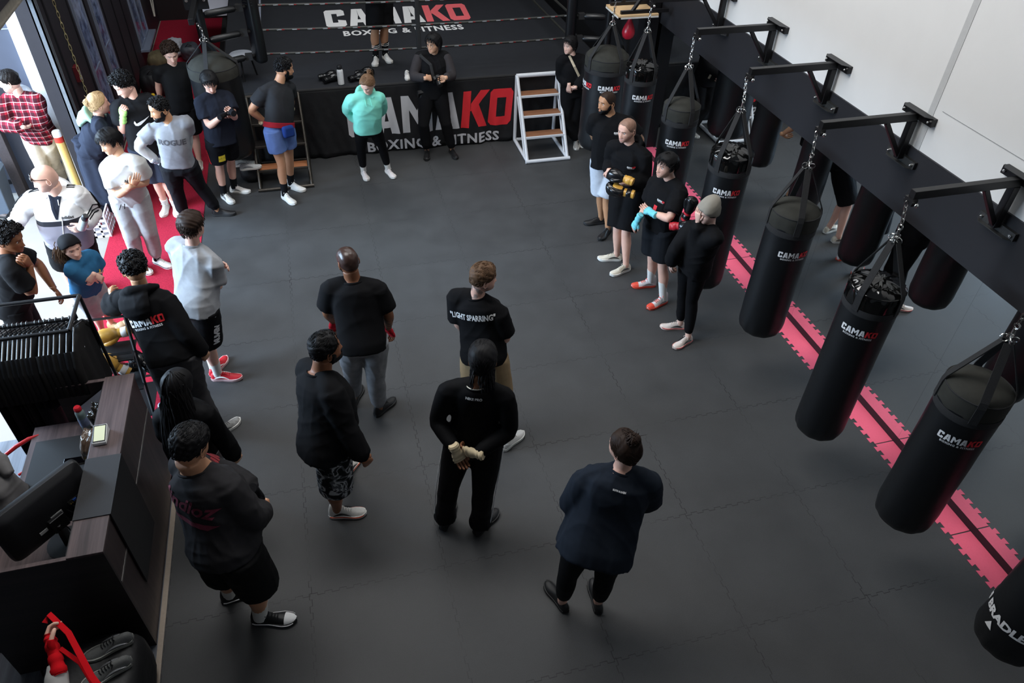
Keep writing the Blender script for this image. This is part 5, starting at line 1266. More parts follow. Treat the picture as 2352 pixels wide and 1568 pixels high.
# ---- bald man, black tee, grey sweatpants (middle of the hall)
p = Person('center', 'person, bald man in black tee and grey sweatpants, standing alone mid hall, back turned', skin=SK['brown'], bw=1.06, aw=1.12, neck=1.15, stubble=.9, tattoo=[('LE', 'LW'), ('RE', 'RW')], handL=(.6, 0), handR=(.6, 0))
p.body(); make_hair(p.hd, dict(kind='buzz', m=mat('shaved_scalp', '#3a2822', .35, spec=.5, var=.1), front=44, back=112), p.root, 2); make_beard(p.hd, HDB, p.root, 3, .008)
p.shirt('tee', CB, 'tee', -.10, .030, 1.02, .78, .026)
p.pants('sweatpants', mat('mottled_sweat', '#86888c', .9, spec=.2, var=.55, nscale=11, bump=.3, bscale=300), 'long', .026, .93, .006, .012, .14, cuff=.004)
p.shoes(dict(m=MBK, ms=MBS, collar=.13), None); p.wraps(cloth('red_wrap', '#a91f2b', bump=.6))
# ---- man in LIGHT SPARRING tee
p = Person('light', 'person, man in black tee lettered across the back and khaki shorts, arms folded', skin=SK['light'], aw=1.05, stubble=.5, tattoo=[('nk', 'hd')], handL=(.3, 0), handR=(.3, 0))
p.body(); make_hair(p.hd, dict(kind='short', m=HLB, th=.016, back=112), p.root, 5)
o = p.shirt('tee', CB, 'tee', -.06, .030, 1.0, .75, .026)
p.print_on(o, txt('"LIGHT SPARRING"', .068, .0022, .0, xs=.66), [m_white], .72, 'back', -.02, 0)
p.pants('shorts', cloth('khaki_canvas', '#a58d6c', .85), 'short', .020, 1.02, .022, .006)
p.pants('leggings', CJ, 'long', .008, .93, 0, .002, .05, .0095)
p.shoes(dict(m=MW, ms=MWS, ml=MW), SKW, .06)
# ---- man with braids
p = Person('dread', 'person, man with braided hair in black long sleeves, wrapped hands clasped behind his back', skin=SK['brown'], aw=1.02, handL=(.45, 0), handR=(.55, 0), palmL=(.2, -1, .2), palmR=(0, 1, 0))
p.body()
g = np.random.default_rng(4); br = []
for k in range(26):
    a = -.35*PI+1.7*PI*k/25-PI*.15; br.append(([.062*math.cos(a), -.02+.07*math.sin(a)*.8, .045], [.085*math.cos(a)*.9, -.075+.045*math.sin(a), -.13-.04*g.uniform()], 15))
for k in range(14): br.append(([g.uniform(-.05, .05), g.uniform(.0, .06), .10], [g.uniform(-.075, .075), -.11+g.uniform(-.02, .01), -.06-.09*g.uniform()], 17))
make_hair(p.hd, dict(kind='slick', m=HB, th=.012, braids=br), p.root, 8)
o = p.shirt('long_sleeve_top', CJ, 'long', -.02, .014, .97, slr=.012, amp=.004)
p.print_on(o, txt('NIKE PRO', .026, .001), [m_white], .90, 'back', 0, 0)
pt = p.pants('track_pants', cloth('black_track', '#0f0f11', .6), 'long', .022, .97, .026, .007, .12, cuff=.03)
for q in 'LR':
    sd = p.hip*(1 if q == 'R' else -1); K, A, H = p.J[q+'K'], p.J[q+'A'], p.J[q+'Hp']
    MB().tube([H+sd*.118-p.fw*.03, (H+K)/2+sd*.107-p.fw*.03, K+sd*.092-p.fw*.02, (K+A)/2+sd*.088-p.fw*.02, A+sd*.075-p.fw*.02], .004, 6).build('piping', m_white, pt)
MB().tube([p.frame(.99)[0]+p.sh*.072*math.cos(a)+p.fw*(.07*math.sin(a)-.012)-np.array([0, 0, .012*math.sin(a)-.012]) for a in [2*PI*k/24 for k in range(24)]], .0042, 6, close=True).build('necklace', mat('pearl', '#e9e2d2', .3), p.root)
p.wraps(WRAP_C, 'LR', .05)
p.shoes(dict(m=MBK, ms=MBS), None)
# ---- man in black sweatshirt and camo shorts
p = Person('camo', 'person, bearded man in black sweatshirt and grey camouflage shorts', skin=SK['brown'], bw=1.12, bd=1.15, belly=.03, aw=1.1, neck=1.15, lw=1.05, handR=(.75, 0))
p.body(); make_hair(p.hd, dict(kind='short', m=HB, th=.015, back=108, sf=.2), p.root, 5); make_beard(p.hd, HB, p.root, 6, .011)
o = p.shirt('sweatshirt', CB, 'long', -.12, .034, 1.04, slr=.030, amp=.009, cuffr=.014)
p.print_on(o, txt('PEAKS', .085, .006, .1), [m_white], .62, 'front', -.02, 0)
def camo_mat():
    m = mat('camo_cloth', '#8d9092', .85, spec=.2, var=.05); nt = m.node_tree; N = nt.nodes; L = nt.links; b = N['Principled BSDF']
    tc = N.new('ShaderNodeTexCoord'); n = N.new('ShaderNodeTexNoise'); n.inputs['Scale'].default_value = 11; n.inputs['Detail'].default_value = 1.5; n.inputs['Distortion'].default_value = 1.2
    L.new(tc.outputs['Object'], n.inputs['Vector']); cr = N.new('ShaderNodeValToRGB'); cr.color_ramp.interpolation = 'CONSTANT'
    E = cr.color_ramp.elements; E[0].color = (*hexc('#17181a'), 1); E[0].position = 0; E[1].position = .48; E[1].color = (*hexc('#55585c'), 1)
    e = E.new(.54); e.color = (*hexc('#a9abad'), 1); e = E.new(.62); e.color = (*hexc('#2a2b2e'), 1)
    L.new(n.outputs['Fac'], cr.inputs['Fac']); L.new(cr.outputs['Color'], b.inputs['Base Color']); return m
p.pants('shorts', camo_mat(), 'short', .026, .97, .026, .008)
MTR = mat('trim_orange', '#e0552f', .5); MTK = mat('trim_black', '#17181b', .5)
p.shoes(dict(m=mat('offwhite_shoe', '#cfccc6', .6), ms=MWS, collar=.15, trim=[('side', MTK), ('line', MTR)]), None)
# ---- woman with top bun, navy sweatshirt
p = Person('front', 'person, woman with top bun in dark navy sweatshirt and black leggings, nearest the camera', skin=SK['light'], bw=1.10, bd=1.15, belly=.02, handL=(.4, 0), handR=(.4, 0), lw=1.08)
p.body()
make_hair(p.hd, dict(kind='slick', m=HBR, th=.012, bun=(0, -.055, .125), bunr=.044, back=112), p.root, 12)
CNV = cloth('navy_sweat', '#1d232c', .9, var=.2)
o = p.shirt('sweatshirt', CNV, 'long', -.14, .045, 1.05, slr=.036, amp=.012, cuffr=.016, flare=.05)
p.print_on(o, txt('ELITE ELEVEN', .0135, .0008), [m_white], .87, 'back', 0, 0)
p.pants('leggings', CJ, 'long', .010, .80, 0, .003, .08, .010)
p.shoes(dict(m=MBK, ms=MBS, laces=False), None)
MB().tube([p.frame(1.0)[0]+p.sh*.066*math.cos(a)+p.fw*(.064*math.sin(a)-.010)+np.array([0, 0, .006]) for a in [2*PI*k/24 for k in range(24)]], .0025, 6, close=True).build('necklace', mat('gold', '#c79a55', .3, .9), p.root)
# ---- big man with script lettering
p = Person('big', 'person, large man in charcoal sweatshirt with red script lettering, beside the desk', skin=SK['tan'], bw=1.22, bd=1.32, belly=.07, aw=1.28, neck=1.35, lw=1.22, hs=1.08, hsz=1.08, handL=(.7, 0), handR=(.6, 0), stubble=.8)
p.body(); make_hair(p.hd, dict(kind='short', m=HB, th=.014, back=112, sf=.45), p.root, 15)
CSW = cloth('charcoal_cotton', '#2c2b2d', .9, var=.25)
o = p.shirt('sweatshirt', CSW, 'long', -.10, .028, 1.02, slr=.026, amp=.010, cuffr=.012)
MSC = mat('script_maroon', '#6e2237', .8, var=.3, nscale=30)
p.print_on(o, txt('Mindloz', .14, .003, .35)+[([(-.26, -.075), (.26, -.045), (.20, -.085), (-.05, -.10)], 0)], [MSC], .64, 'back', -.045, .02, rot=-.30)
p.print_on(o, txt('Zulu', .10, .004, .35), [mat('script_red', '#7d1f27', .8, var=.3)], .80, 'front', .08, .02)
p.pants('shorts', cloth('black_mesh_short', '#101011', .7), 'short', .030, 1.02, .030, .009)
p.shoes(dict(m=MBK, ms=MBS, collar=.14, w=1.08, len=1.06, trim=[('toe', m_white), ('line', m_white)]), SKW, .24); p.wraps(WRAP_B, 'L', .07)
# ---- held gear
def boxing_glove(label, pos, x, n, side='R', m=None, mc=None, ms=None, sc=1.0, group=None, mpalm=None):
    """pos = wrist end of the cuff, x = towards the knuckles, n = palm side"""
    x, n, t = hand_frame(pos, x, n, side); W_ = np.array(pos, float); m = m or MATS['glove_black']
    root = thing('boxing_glove', label, 'boxing glove', tuple(W_), group)
    P = lambda a, b, c: W_+(x*a+t*b+n*c)*sc
    def ring(a, hw, ht, yo=0, zo=0, k=20): return [P(a, yo+hw*math.copysign(abs(math.cos(q))**.85, math.cos(q)), zo+ht*math.copysign(abs(math.sin(q))**.85, math.sin(q))) for q in [2*PI*j/k for j in range(k)]]
    MB().loft([ring(.11, .045, .042), ring(.14, .058, .052, .004, -.002), ring(.18, .068, .062, .004, -.006), ring(.23, .070, .068, 0, -.004), ring(.27, .064, .070, 0, .006), ring(.295, .050, .058, 0, .016), ring(.31, .025, .03, 0, .022)]).build('mitt', m, root, angle=80)
    MB().tube([P(.125, .030, .012), P(.155, .058, .022), P(.195, .070, .030), P(.23, .062, .040), P(.25, .050, .046), P(.258, .044, .05)], [.026*sc, .028*sc, .027*sc, .025*sc, .018*sc, .006*sc], 14).build('thumb', m, root, angle=80)
    MB().loft([ring(0, .046, .040), ring(.02, .047, .041), ring(.07, .044, .038), ring(.115, .045, .041)]).build('cuff', mc or m, root)
    MB().loft([ring(.030, .049, .043), ring(.034, .051, .045), ring(.078, .049, .043), ring(.082, .046, .040)], False, False).build('strap', ms or mc or m, root)
    if mpalm: MB().loft([[P(a, w*math.cos(q), .052*f+.006*math.sin(q)) for q in [2*PI*j/14 for j in range(14)]] for a, w, f in ((.13, .02, .88), (.15, .035, 1.0), (.19, .042, 1.18), (.22, .038, 1.25), (.235, .02, 1.22))]).build('palm_patch', mpalm, root)
    return root
GBK = mat('glove_black', '#0e0f11', .25, spec=.6, var=.15, nscale=14, bump=.1, bscale=40); GGD = mat('glove_gold', '#cf9d45', .35, spec=.6, var=.2, nscale=25); GRD = mat('glove_red', '#b3222e', .35, spec=.5); GBL = mat('glove_blue', '#1c2c55', .3, spec=.6); GWH = mat('glove_white', '#c9c9cb', .4); GPK = mat('glove_pink', '#f07a93', .4)
def bottle(name, label, base, ax, m_body, m_cap, r=.034, h=.19, cap_h=.045, group=None, band=None):
    ax = nrm(ax); u = orth([1, .2, .1] if abs(ax[0]) < .9 else [0, 1, 0], ax); v = np.cross(ax, u); R = np.stack([u, v, ax], 1)
    root = thing(name, label, 'bottle', tuple(base))
    MB().lathe([(r*.8, 0), (r, .008), (r, h*.82), (r*.93, h*.93), (r*.72, h)], base, 24, R).build('bottle_body', m_body, root)
    c = MB().lathe([(r*.78, h), (r*.8, h+.006), (r*.78, h+cap_h*.75), (r*.6, h+cap_h), (.004, h+cap_h)], base, 24, R).build('cap', m_cap, root)
    if band: MB().lathe([(r*1.01, h*.25), (r*1.02, h*.27), (r*1.02, h*.62), (r*1.01, h*.64)], base, 24, R, cap=False).build('label_band', band, root)
    return root, R

# ---- woman in mint hoodie
p = Person('teal', 'person, woman in mint green hoodie looking down in front of the ring', skin=SK['fair'], bw=.98, handL=(.3, 0), handR=(.3, 0))
p.body()
make_hair(p.hd, dict(kind='slick', m=HMX, th=.014, back=116, tail=[(0, -.085, .085), (.0, -.125, .09), (.01, -.14, .03), (.02, -.13, -.06), (.025, -.11, -.13)], tailw=.014, ntail=70), p.root, 3)
CMT = cloth('mint_fleece', '#7fd3c0', .95, var=.06)
o = p.shirt('hoodie', CMT, 'long', -.06, .034, 1.0, slr=.030, amp=.013, cuffr=.014); p.hood(CMT, p.root)
c, r, f, up = p.frame(.2); pk = MB(); 
for sg in (-1, 1): MB().tube([p.frame(.98)[0]+r*.03*sg+f*.075, p.frame(.84)[0]+r*.035*sg+f*.150], .004, 6).build('drawstring', CMT, o)
p.pants('leggings', CJ, 'long', .008, .84, 0, .002, .05, .0095)
p.shoes(dict(m=mat('pale_pink_shoe', '#dcd4d2', .6), ms=MWS), SKW, .09)
# ---- photographer
p = Person('photog', 'person, photographer with glasses in black vest and dark clothes leaning on the ring', skin=SK['asian'], handL=(.7, 0), handR=(.7, 0), palmL=(-.4, .6, -.3), palmR=(.4, .6, -.3))
p.body(); make_hair(p.hd, dict(kind='fringe', m=HB, th=.026, side=100, back=128, temple=66, front=52, sf=.95), p.root, 5)
p.shirt('long_sleeve_top', cloth('charcoal_knit', '#3a3739', .9), 'long', -.02, .018, 1.0, slr=.018, amp=.006)
p.shirt('vest', cloth('black_vest', '#151517', .8), 'none', -.12, .034, 1.0, amp=.006, top=.975, collar=False)
p.pants('trousers', CB, 'long', .022, .95, .010, .006, .12); p.shoes(dict(m=MBK, ms=MBS))
gl = MB()
for sg in (-1, 1): gl.torus(p.hd.w([.031*sg, .094, .008]), .019, .0016, p.hd.F, 18, 6); gl.tube([p.hd.w([.05*sg, .092, .010]), p.hd.w([.078*sg, .0, .012])], .0014, 5)
gl.tube([p.hd.w([-.012, .096, .010]), p.hd.w([.012, .096, .010])], .0014, 5); gl.build('glasses', mat('thin_frame', '#6d6663', .3, .6), p.root)
c, r, f, up = p.frame(.8)
MB().tube([p.J['RS']+up*.055-f*.02, p.J['RS']+f*.10+up*.03, c+f*.165-r*-.06, p.frame(.45)[0]+f*.185+r*.02], .020, 4, flat=.12, up=f).build('camera_strap', MATS['webbing'], p.root, smooth=False)
hc = (p.J['LH']+p.J['RH'])/2+np.array([0, -.02, -.005]); q = thing('camera_body', 'black camera held by the photographer leaning on the ring', 'camera', tuple(hc))
fr = nrm(p.fw*.8+np.array([.2, 0, -.5])); rt = orth(p.sh, fr); uu = np.cross(rt, fr)*-1; Rm_ = np.stack([rt, fr, np.cross(rt, fr)], 1)
MB().box(hc, (.125, .055, .085), Rm_).build('body', m_blk, q, smooth=False, bevel=.008)
MB().cyl(hc+fr*.02, hc+fr*.11, .034, .038, 24).build('lens', MATS['cushion_vinyl'], q); MB().box(hc+Rm_[:, 2]*.05, (.05, .045, .03), Rm_).build('viewfinder', m_blk, q, smooth=False, bevel=.006)
hb = p.frame(.05)[0]-p.sh*-.17+p.fw*.06
q = thing('camera_body', 'second black camera hanging at the hip of the photographer', 'camera', tuple(hb)); MB().box(hb, (.12, .06, .09), Rm_).build('body', m_blk, q, smooth=False, bevel=.008); MB().cyl(hb, hb+np.array([0, -.02, -.12]), .033, .036, 20).build('lens', MATS['cushion_vinyl'], q)
# ---- man in blue shorts
p = Person('blueshorts', 'person, man in blue shorts, hands on hips, before the dark ring steps', skin=SK['tan'], aw=1.1, neck=1.05, handR=(.2, .3), handL=(.25, .2), palmR=(1, .3, 0), palmL=(-1, -.6, 0))
p.body(); make_hair(p.hd, dict(kind='curly', m=HB, th=.018, back=104, sf=.2, size=.010, n=300), p.root, 5); make_beard(p.hd, HB, p.root, 6, .012)
o = p.shirt('tee', CB2, 'tee', .10, .022, .98, .62, .020, amp=.007)
p.pants('shorts', cloth('blue_shorts', '#5b72a6', .8), 'short', .020, .58, .026, .009, .20)
MB().tube([p.frame(1.0)[0]+p.sh*.062*math.cos(a)+p.fw*(.062*math.sin(a)+.0)-np.array([0, 0, .09*max(0, math.sin(a))-.012])+p.fw*.06*max(0, math.sin(a)) for a in [2*PI*k/24 for k in range(24)]], .003, 6, close=True).build('necklace', m_chrome, p.root)
c, r, f, up = p.frame(.12); wb = MB().loft([p.ring(.17, .185, .135, 0), p.ring(.16, .192, .14, 0), p.ring(.06, .196, .145, 0), p.ring(.05, .19, .14, 0)], False, False).build('waist_wrap', cloth('red_band', '#8e1f2b'), p.root)
MB().box(p.frame(.02)[0]+p.fw*.15-p.sh*.02, (.16, .07, .15), np.stack([p.sh, p.fw, np.array([0, 0, 1])], 1)).build('belt_pouch', cloth('royal_blue', '#213a7a'), p.root, bevel=.03)
p.wraps(WRAP_C); p.shoes(dict(m=MW, ms=MWS, collar=.14), SKB, .16)
# ---- boy in navy tee
p = Person('navyboy', 'person, young man in navy tee looking at his black wrapped hands', skin=SK['light'], bw=.95, handL=(.6, 0), handR=(.6, 0), palmR=(.3, .2, -.4), palmL=(-.4, .2, .3))
p.body(); make_hair(p.hd, dict(kind='fringe', m=HB, th=.022, front=52, back=112, sf=.45), p.root, 7)
p.shirt('tee', CN, 'tee', -.14, .030, 1.05, .68, .024, amp=.009)
o = p.pants('shorts', cloth('black_short', '#131418'), 'short', .022, .74, .020, .006)
H, K = p.J['RHp'], p.J['RK']; O = H+(K-H)*.55
p.project(o, [([(-.045, -.04), (.045, -.04), (.045, .045), (-.045, .045)], 0)]+txt('UFC GYM', .020, .001, mi=1, at=(0, -.005)), [mat('yellow_patch', '#e8d337', .7), MATS['black_cotton']], O, nrm(-p.sh*-1), np.array([0, 0, 1.]), p.fw, 'patch', 0, .03)
p.project(o, [([(.012, -.11), (.020, -.11), (.020, .08), (.012, .08)], 0), ([(-.008, -.11), (.0, -.11), (.0, .08), (-.008, .08)], 0)], [MATS['print_red']], O+np.array([0, 0, .03]), p.fw, np.array([0, 0, 1.]), p.sh, 'side_stripe', 0, .03)
p.wraps(WRAP_B); p.shoes(dict(m=MW, ms=MWS, trim=[('side', mat('grey_trim', '#7d7f84', .5))]), SKB, .14)
# ---- curly boy in black tee
p = Person('curlyboy', 'person, curly haired young man in tight black tee and black shorts behind the left bag', skin=SK['fair'], handR=(.5, 0))
p.body(); make_hair(p.hd, dict(kind='curly', m=HBR, th=.030, front=54, temple=66, sf=.35, size=.014, n=380), p.root, 9)
p.shirt('tee', cloth('black_tight', '#131416', .8), 'tee', -.04, .018, .92, .55, .014, amp=.004)
p.pants('shorts', CB, 'short', .022, .85, .02, .006); p.shoes(dict(m=mat('worn_white_shoe', '#cfc6bd', .6, var=.2, nscale=40), ms=MWS))
boxing_glove('blue and white boxing glove held by the curly haired young man behind the left bag', p.J['LW']-np.array([0, 0, .02]), p.J['LH']-p.J['LW'], p.palm('L'), 'L', GBL, GWH, GWH, .95)
# ---- bearded man in grey and white layered tee
p = Person('rogue', 'person, bearded man in grey tee over white sleeves, hands on hips', skin=SK['olive'], neck=1.05, aw=1.05, handR=(.15, .4), handL=(.3, 0), palmR=(1, -.1, .1), palmL=(-1, 0, 0))
p.body(); make_hair(p.hd, dict(kind='curly', m=HB, th=.020, front=50, back=106, sf=.15, size=.010, n=320), p.root, 11); make_beard(p.hd, HB, p.root, 12, .010)
p.shirt('long_sleeve_top', CW, 'long', .04, .010, .92, slr=.012, amp=.004, collar_m=CW, top=1.01)
o = p.shirt('tee', cloth('grey_tee', '#85878d', .95, var=.16), 'tee', .02, .020, .97, .62, .024, amp=.010)
p.print_on(o, txt('ROGUE', .085, .0025), [mat('print_charcoal', '#4c4d53', .8)], .62, 'front', 0, 0)
p.pants('sweatpants', cloth('black_sweat', '#17181c'), 'long', .024, .92, .008, .009, .16); p.shoes(dict(m=MBK, ms=MBS, collar=.14)); p.wraps(cloth('grey_wrap', '#b9bbc4', var=.3), 'R')
# ---- man with curly hair and lime wraps
p = Person('nike', 'person, curly haired man in black tee, lime green wrapped hand at his mouth', skin=SK['light'], handR=(.85, 0), handL=(.4, 0), palmR=(.4, .5, .1), aw=1.05)
p.body(); make_hair(p.hd, dict(kind='curly', m=HB, th=.036, front=54, temple=64, back=110, sf=.3, size=.015, n=420), p.root, 13)
o = p.shirt('tee', cloth('black_active', '#17181b', .8), 'tee', -.16, .026, 1.02, .70, .022, amp=.008)
tick = [[(-.085, -.012), (-.075, -.040), (-.050, -.046), (-.060, -.018)], [(-.085, -.012), (-.060, -.018), (-.072, .012), (-.078, .008)], [(-.050, -.046), (-.062, -.020), (.095, .040), (-.020, -.040)]]
p.print_on(o, [(q, 0) for q in tick], [m_white], .68, 'front', .0, 0)
p.pants('shorts', cloth('slate_short', '#2a2e3a'), 'short', .024, .98, .026, .007)
p.wraps(cloth('lime_wrap', '#a6e07a', bump=.5)); p.shoes(dict(m=MW, ms=MWS), SKW, .08)
# ---- blond woman in long dark coat
p = Person('bottlewoman', 'person, blond woman in long dark coat drinking from a red bottle', skin=SK['light'], handR=(.7, 0), handL=(.4, 0))
p.body(); make_hair(p.hd, dict(kind='slick', m=HBL, th=.016, bun=(0, -.105, .045), bunr=.042, back=116), p.root, 4)
CCT = cloth('ink_coat', '#262b38', .85, var=.12)
p.shirt('coat', CCT, 'long', .06, .042, 1.08, slr=.036, amp=.012, cuffr=.016)
mb = MB(); S_ = p.s; rg = []
for z, a, b in ((p.J['pv'][2]+.16, .215, .165), (p.J['pv'][2]+.10, .20, .155), (p.J['pv'][2]-.1, .225, .18), (p.J['pv'][2]-.4, .24, .20), (.30, .25, .215), (.16, .255, .22)):
    cc = np.array([*(p.J['pv']*(1-0)+np.array([0, 0, 0]))[:2], z]); rg.append([cc+p.sh*a*math.cos(q)*(1+.05*math.sin(7*q))+p.fw*b*math.sin(q)*(1+.04*math.sin(9*q+1)) for q in [2*PI*j/56 for j in range(56)]])
mb.loft(rg); me = remesh(mb, .014, 2); folds(me, .016, 9, True, .8); finish(me, 'coat_skirt', CCT, p.root)
p.hood(cloth('sage_hood', '#8fb3a1', .95), p.root); p.shoes(dict(m=MBK, ms=MBS))
hd_ = p.hd; bpos = hd_.w([-.02, .13, -.15]); bottle('drink_bottle', 'red and white drink bottle at the mouth of the blond woman', tuple(bpos), hd_.d([.05, -.55, .80]), mat('bottle_white', '#d9c9c9', .4), mat('cap_red', '#cf2431', .4), .036, .17, .05, band=mat('band_red', '#c23a45', .5))
# ---- young man in white tee, arms folded
p = Person('whitetee', 'person, young man in white tee with folded arms on the red carpet', skin=SK['asian'], handL=(.35, .1), handR=(.2, .2), palmR=(-.2, .8, .1), palmL=(.2, .8, 0))
p.body(); make_hair(p.hd, dict(kind='fringe', m=HB, th=.026, front=54, back=108, side=80, sf=.3, len=.085), p.root, 15)
o = p.shirt('tee', CW, 'tee', -.07, .028, 1.02, .72, .028, amp=.013)
p.print_on(o, txt('NL', .045, .001, .1), [MATS['black_cotton']], .68, 'front', .09, 0)
p.pants('sweatpants', CLG, 'long', .026, .94, .006, .008, .16)
for sg in (-1, 1): MB().tube([p.frame(.02)[0]+p.fw*.165+p.sh*.02*sg, p.frame(-.10)[0]+p.fw*.172+p.sh*(.03*sg+.02)], .004, 6).build('drawstring', MATS['black_cotton'], p.root)
p.shoes(dict(m=MW, ms=MWS, trim=[('line', MTK)]), SKB, .08)
# ---- bald man in white zip hoodie with stripes
p = Person('hoodieman', 'person, bald man with sunglasses on his head in white and grey striped sleeve hoodie', skin=SK['light'], bw=1.12, bd=1.15, belly=.03, aw=1.1, neck=1.1, stubble=.4, handL=(.4, 0), handR=(.3, 0), palmL=(-.2, .8, .2), palmR=(0, .2, -1), tattoo=[('LE', 'LW'), ('LW', 'LH'), ('RW', 'RH')])
p.body()
m2 = bpy.data.materials.new('white_grey_fleece'); m2.use_nodes = True; nt = m2.node_tree; N = nt.nodes; b_ = N['Principled BSDF']; b_.inputs['Roughness'].default_value = .9
tc = N.new('ShaderNodeTexCoord'); sx_ = N.new('ShaderNodeSeparateXYZ'); nt.links.new(tc.outputs['Object'], sx_.inputs[0]); cr = N.new('ShaderNodeValToRGB'); cr.color_ramp.interpolation = 'CONSTANT'
mp = N.new('ShaderNodeMapRange'); mp.inputs['From Max'].default_value = 2.0; nt.links.new(sx_.outputs[2], mp.inputs['Value']); nt.links.new(mp.outputs['Result'], cr.inputs['Fac'])
E = cr.color_ramp.elements; E[0].position = 0; E[0].color = (*hexc('#8a8792'), 1); E[1].position = (1.155)/2; E[1].color = (*hexc('#1b1d26'), 1); e = E.new(1.205/2); e.color = (*hexc('#dcdad9'), 1)
nt.links.new(cr.outputs['Color'], b_.inputs['Base Color']); CWF = cloth('white_fleece', '#dcdad9', .95)
# torso carries the colour blocks; sleeves are white
o = p.shirt('hoodie', m2, 'none', -.10, .034, 1.02, amp=.010, collar=False); sv = p.shirt('sleeves', CWF, 'long', .80, .030, .6, slr=.030, amp=.011, cuffr=.014, collar=False, push=(.95, .98))
p.hood(CWF, p.root); p.print_on(o, txt('adidas', .040, .001), [MATS['black_cotton']], .72, 'front', .09, 0)
ZS = np.array([0, 0, 1.])
for q in 'LR':
    sgn = -p.sh if q == 'L' else p.sh; sh, el, wr = p.J[q+'S'], p.J[q+'E'], p.J[q+'W']
    for k in (-1, 0, 1):
        pts = []
        for a_, b_2, f_, lft in ((sh-sgn*.06, sh, 0, 1.0), (sh, el, .0, .8), (sh, el, .25, .55), (sh, el, .5, .5), (sh, el, .75, .5), (sh, el, 1.0, .5), (el, wr, .2, .5), (el, wr, .4, .6), (el, wr, .6, .6), (el, wr, .8, .6)):
            ax_ = nrm((el-sh) if a_ is not el else (wr-el)); o_ = orth(sgn*(1-lft)+ZS*lft, ax_ if f_ > 0 or a_ is el else sgn); tn = np.cross(ax_, o_)
            if f_ == 0 and a_ is not el: tn = p.fw if q == 'L' else -p.fw
            pts.append(p.on_limb(sv, a_+tn*.019*k, b_2+tn*.019*k, f_, o_))
        MB().tube(pts, .0055, 6).build('sleeve_stripe', MATS['black_cotton'], sv)
MB().tube([p.frame(.95)[0]+p.fw*.10-p.sh*.03, p.frame(.6)[0]+p.fw*.185-p.sh*.05, p.frame(.3)[0]+p.fw*.20-p.sh*.03], .004, 6).build('drawstring', CWF, o)
p.print_on(o, [([(-.055, .085), (.055, .085), (.008, -.10), (-.008, -.10)], 0)], [CN], .88, 'front', 0, 0, 'open_neck')
sg_ = MB(); 
for k in (-1, 1): sg_.sphere(p.hd.w([.034*k, .098, .058]), np.array([.030, .008, .020])*p.s, 16, 10, p.hd.M); sg_.tube([p.hd.w([.062*k, .092, .060]), p.hd.w([.080*k, .04, .045]), p.hd.w([.082*k, -.02, .025])], .003, 6)
sg_.tube([p.hd.w([-.01, .106, .060]), p.hd.w([.01, .106, .060])], .003, 6); sg_.build('sunglasses', mat('dark_lens', '#121213', .1, spec=.8), p.root)
p.pants('shorts', CB, 'short', .024, 1.02, .02, .006); p.shoes(dict(m=MW, ms=MWS), SKW, .05)
bb_ = p.J['LW']+p.fw*.05+ZS*.02; bottle('drink_bottle', 'clear bottle with black cap tucked under the arm of the bald man in white hoodie', tuple(bb_-p.fw*-.02), nrm(-p.sh*.45+p.fw*.35+ZS*.7), mat('bottle_clear', '#aab3b0', .15, var=.3, nscale=30), mat('cap_black', '#16171a', .4), .037, .17, .06)
# ---- child with backwards cap
p = Person('kid', 'person, child in backwards black cap and blue tee with folded arms by the door', skin=SK['light'], hs=1.12, bw=.95, handL=(.4, 0), handR=(.4, 0))
p.body(); make_hair(p.hd, dict(kind='slick', m=HLB, th=.014, back=125, side=100, tail=[(.045, -.05, -.0), (.055, -.06, -.05), (.062, -.055, -.095), (.066, -.045, -.125), (.064, -.03, -.145)], tailw=.032, ntail=150, tailf=(1, 1.1, 1.2, 1.2, 1.2)), p.root, 21)
me, off = hair_shell(p.hd, .020, hair_limit(HP[0], 56, 80, 92, 66), 0, 10, 1, fade=5, sidefrac=.9, name='cap'); capo = finish(me, 'cap', cloth('black_cap', '#17171a', .8), p.root)
rings = []
for a, w, z in ((-.085, .060, -.008), (-.12, .068, -.020), (-.155, .055, -.034), (-.165, .03, -.038)): rings.append([p.hd.w([w*math.cos(q), a, z-.018*math.cos(q)**2+.004*math.sin(q)]) for q in [2*PI*j/20 for j in range(20)]])
MB().loft(rings).build('cap_brim', MATS['black_cap'], capo)
o = p.shirt('tee', cloth('teal_blue_cotton', '#2e6186'), 'tee', -.10, .028, 1.05, .75, .026, amp=.010); p.print_on(o, [([(-.02, -.02), (.02, -.02), (0, .025)], 0)], [MATS['yellow_patch']], .66, 'front', .06, 0)
p.pants('shorts', CLG, 'short', .024, .95, .024, .008); p.shoes(dict(m=mat('tan_shoe', '#b08a62', .6), ms=mat('gum_sole', '#a9825a', .6)), None)
# ---- curly man, hand at mouth, far left
p = Person('curlyleft', 'person, curly haired man in black tee with hand at his mouth at the left edge', skin=SK['brown'], handR=(.8, 0), palmR=(-.6, .2, .2), aw=1.05)
p.body(); make_hair(p.hd, dict(kind='curly', m=HB, th=.034, front=52, back=112, sf=.5, size=.014, n=420), p.root, 23)
p.shirt('tee', CB, 'tee', -.08, .030, 1.02, .72, .026, amp=.010); p.pants('trousers', CB, 'long', .024, .95, .01, .006); p.shoes(dict(m=MBK, ms=MBS))
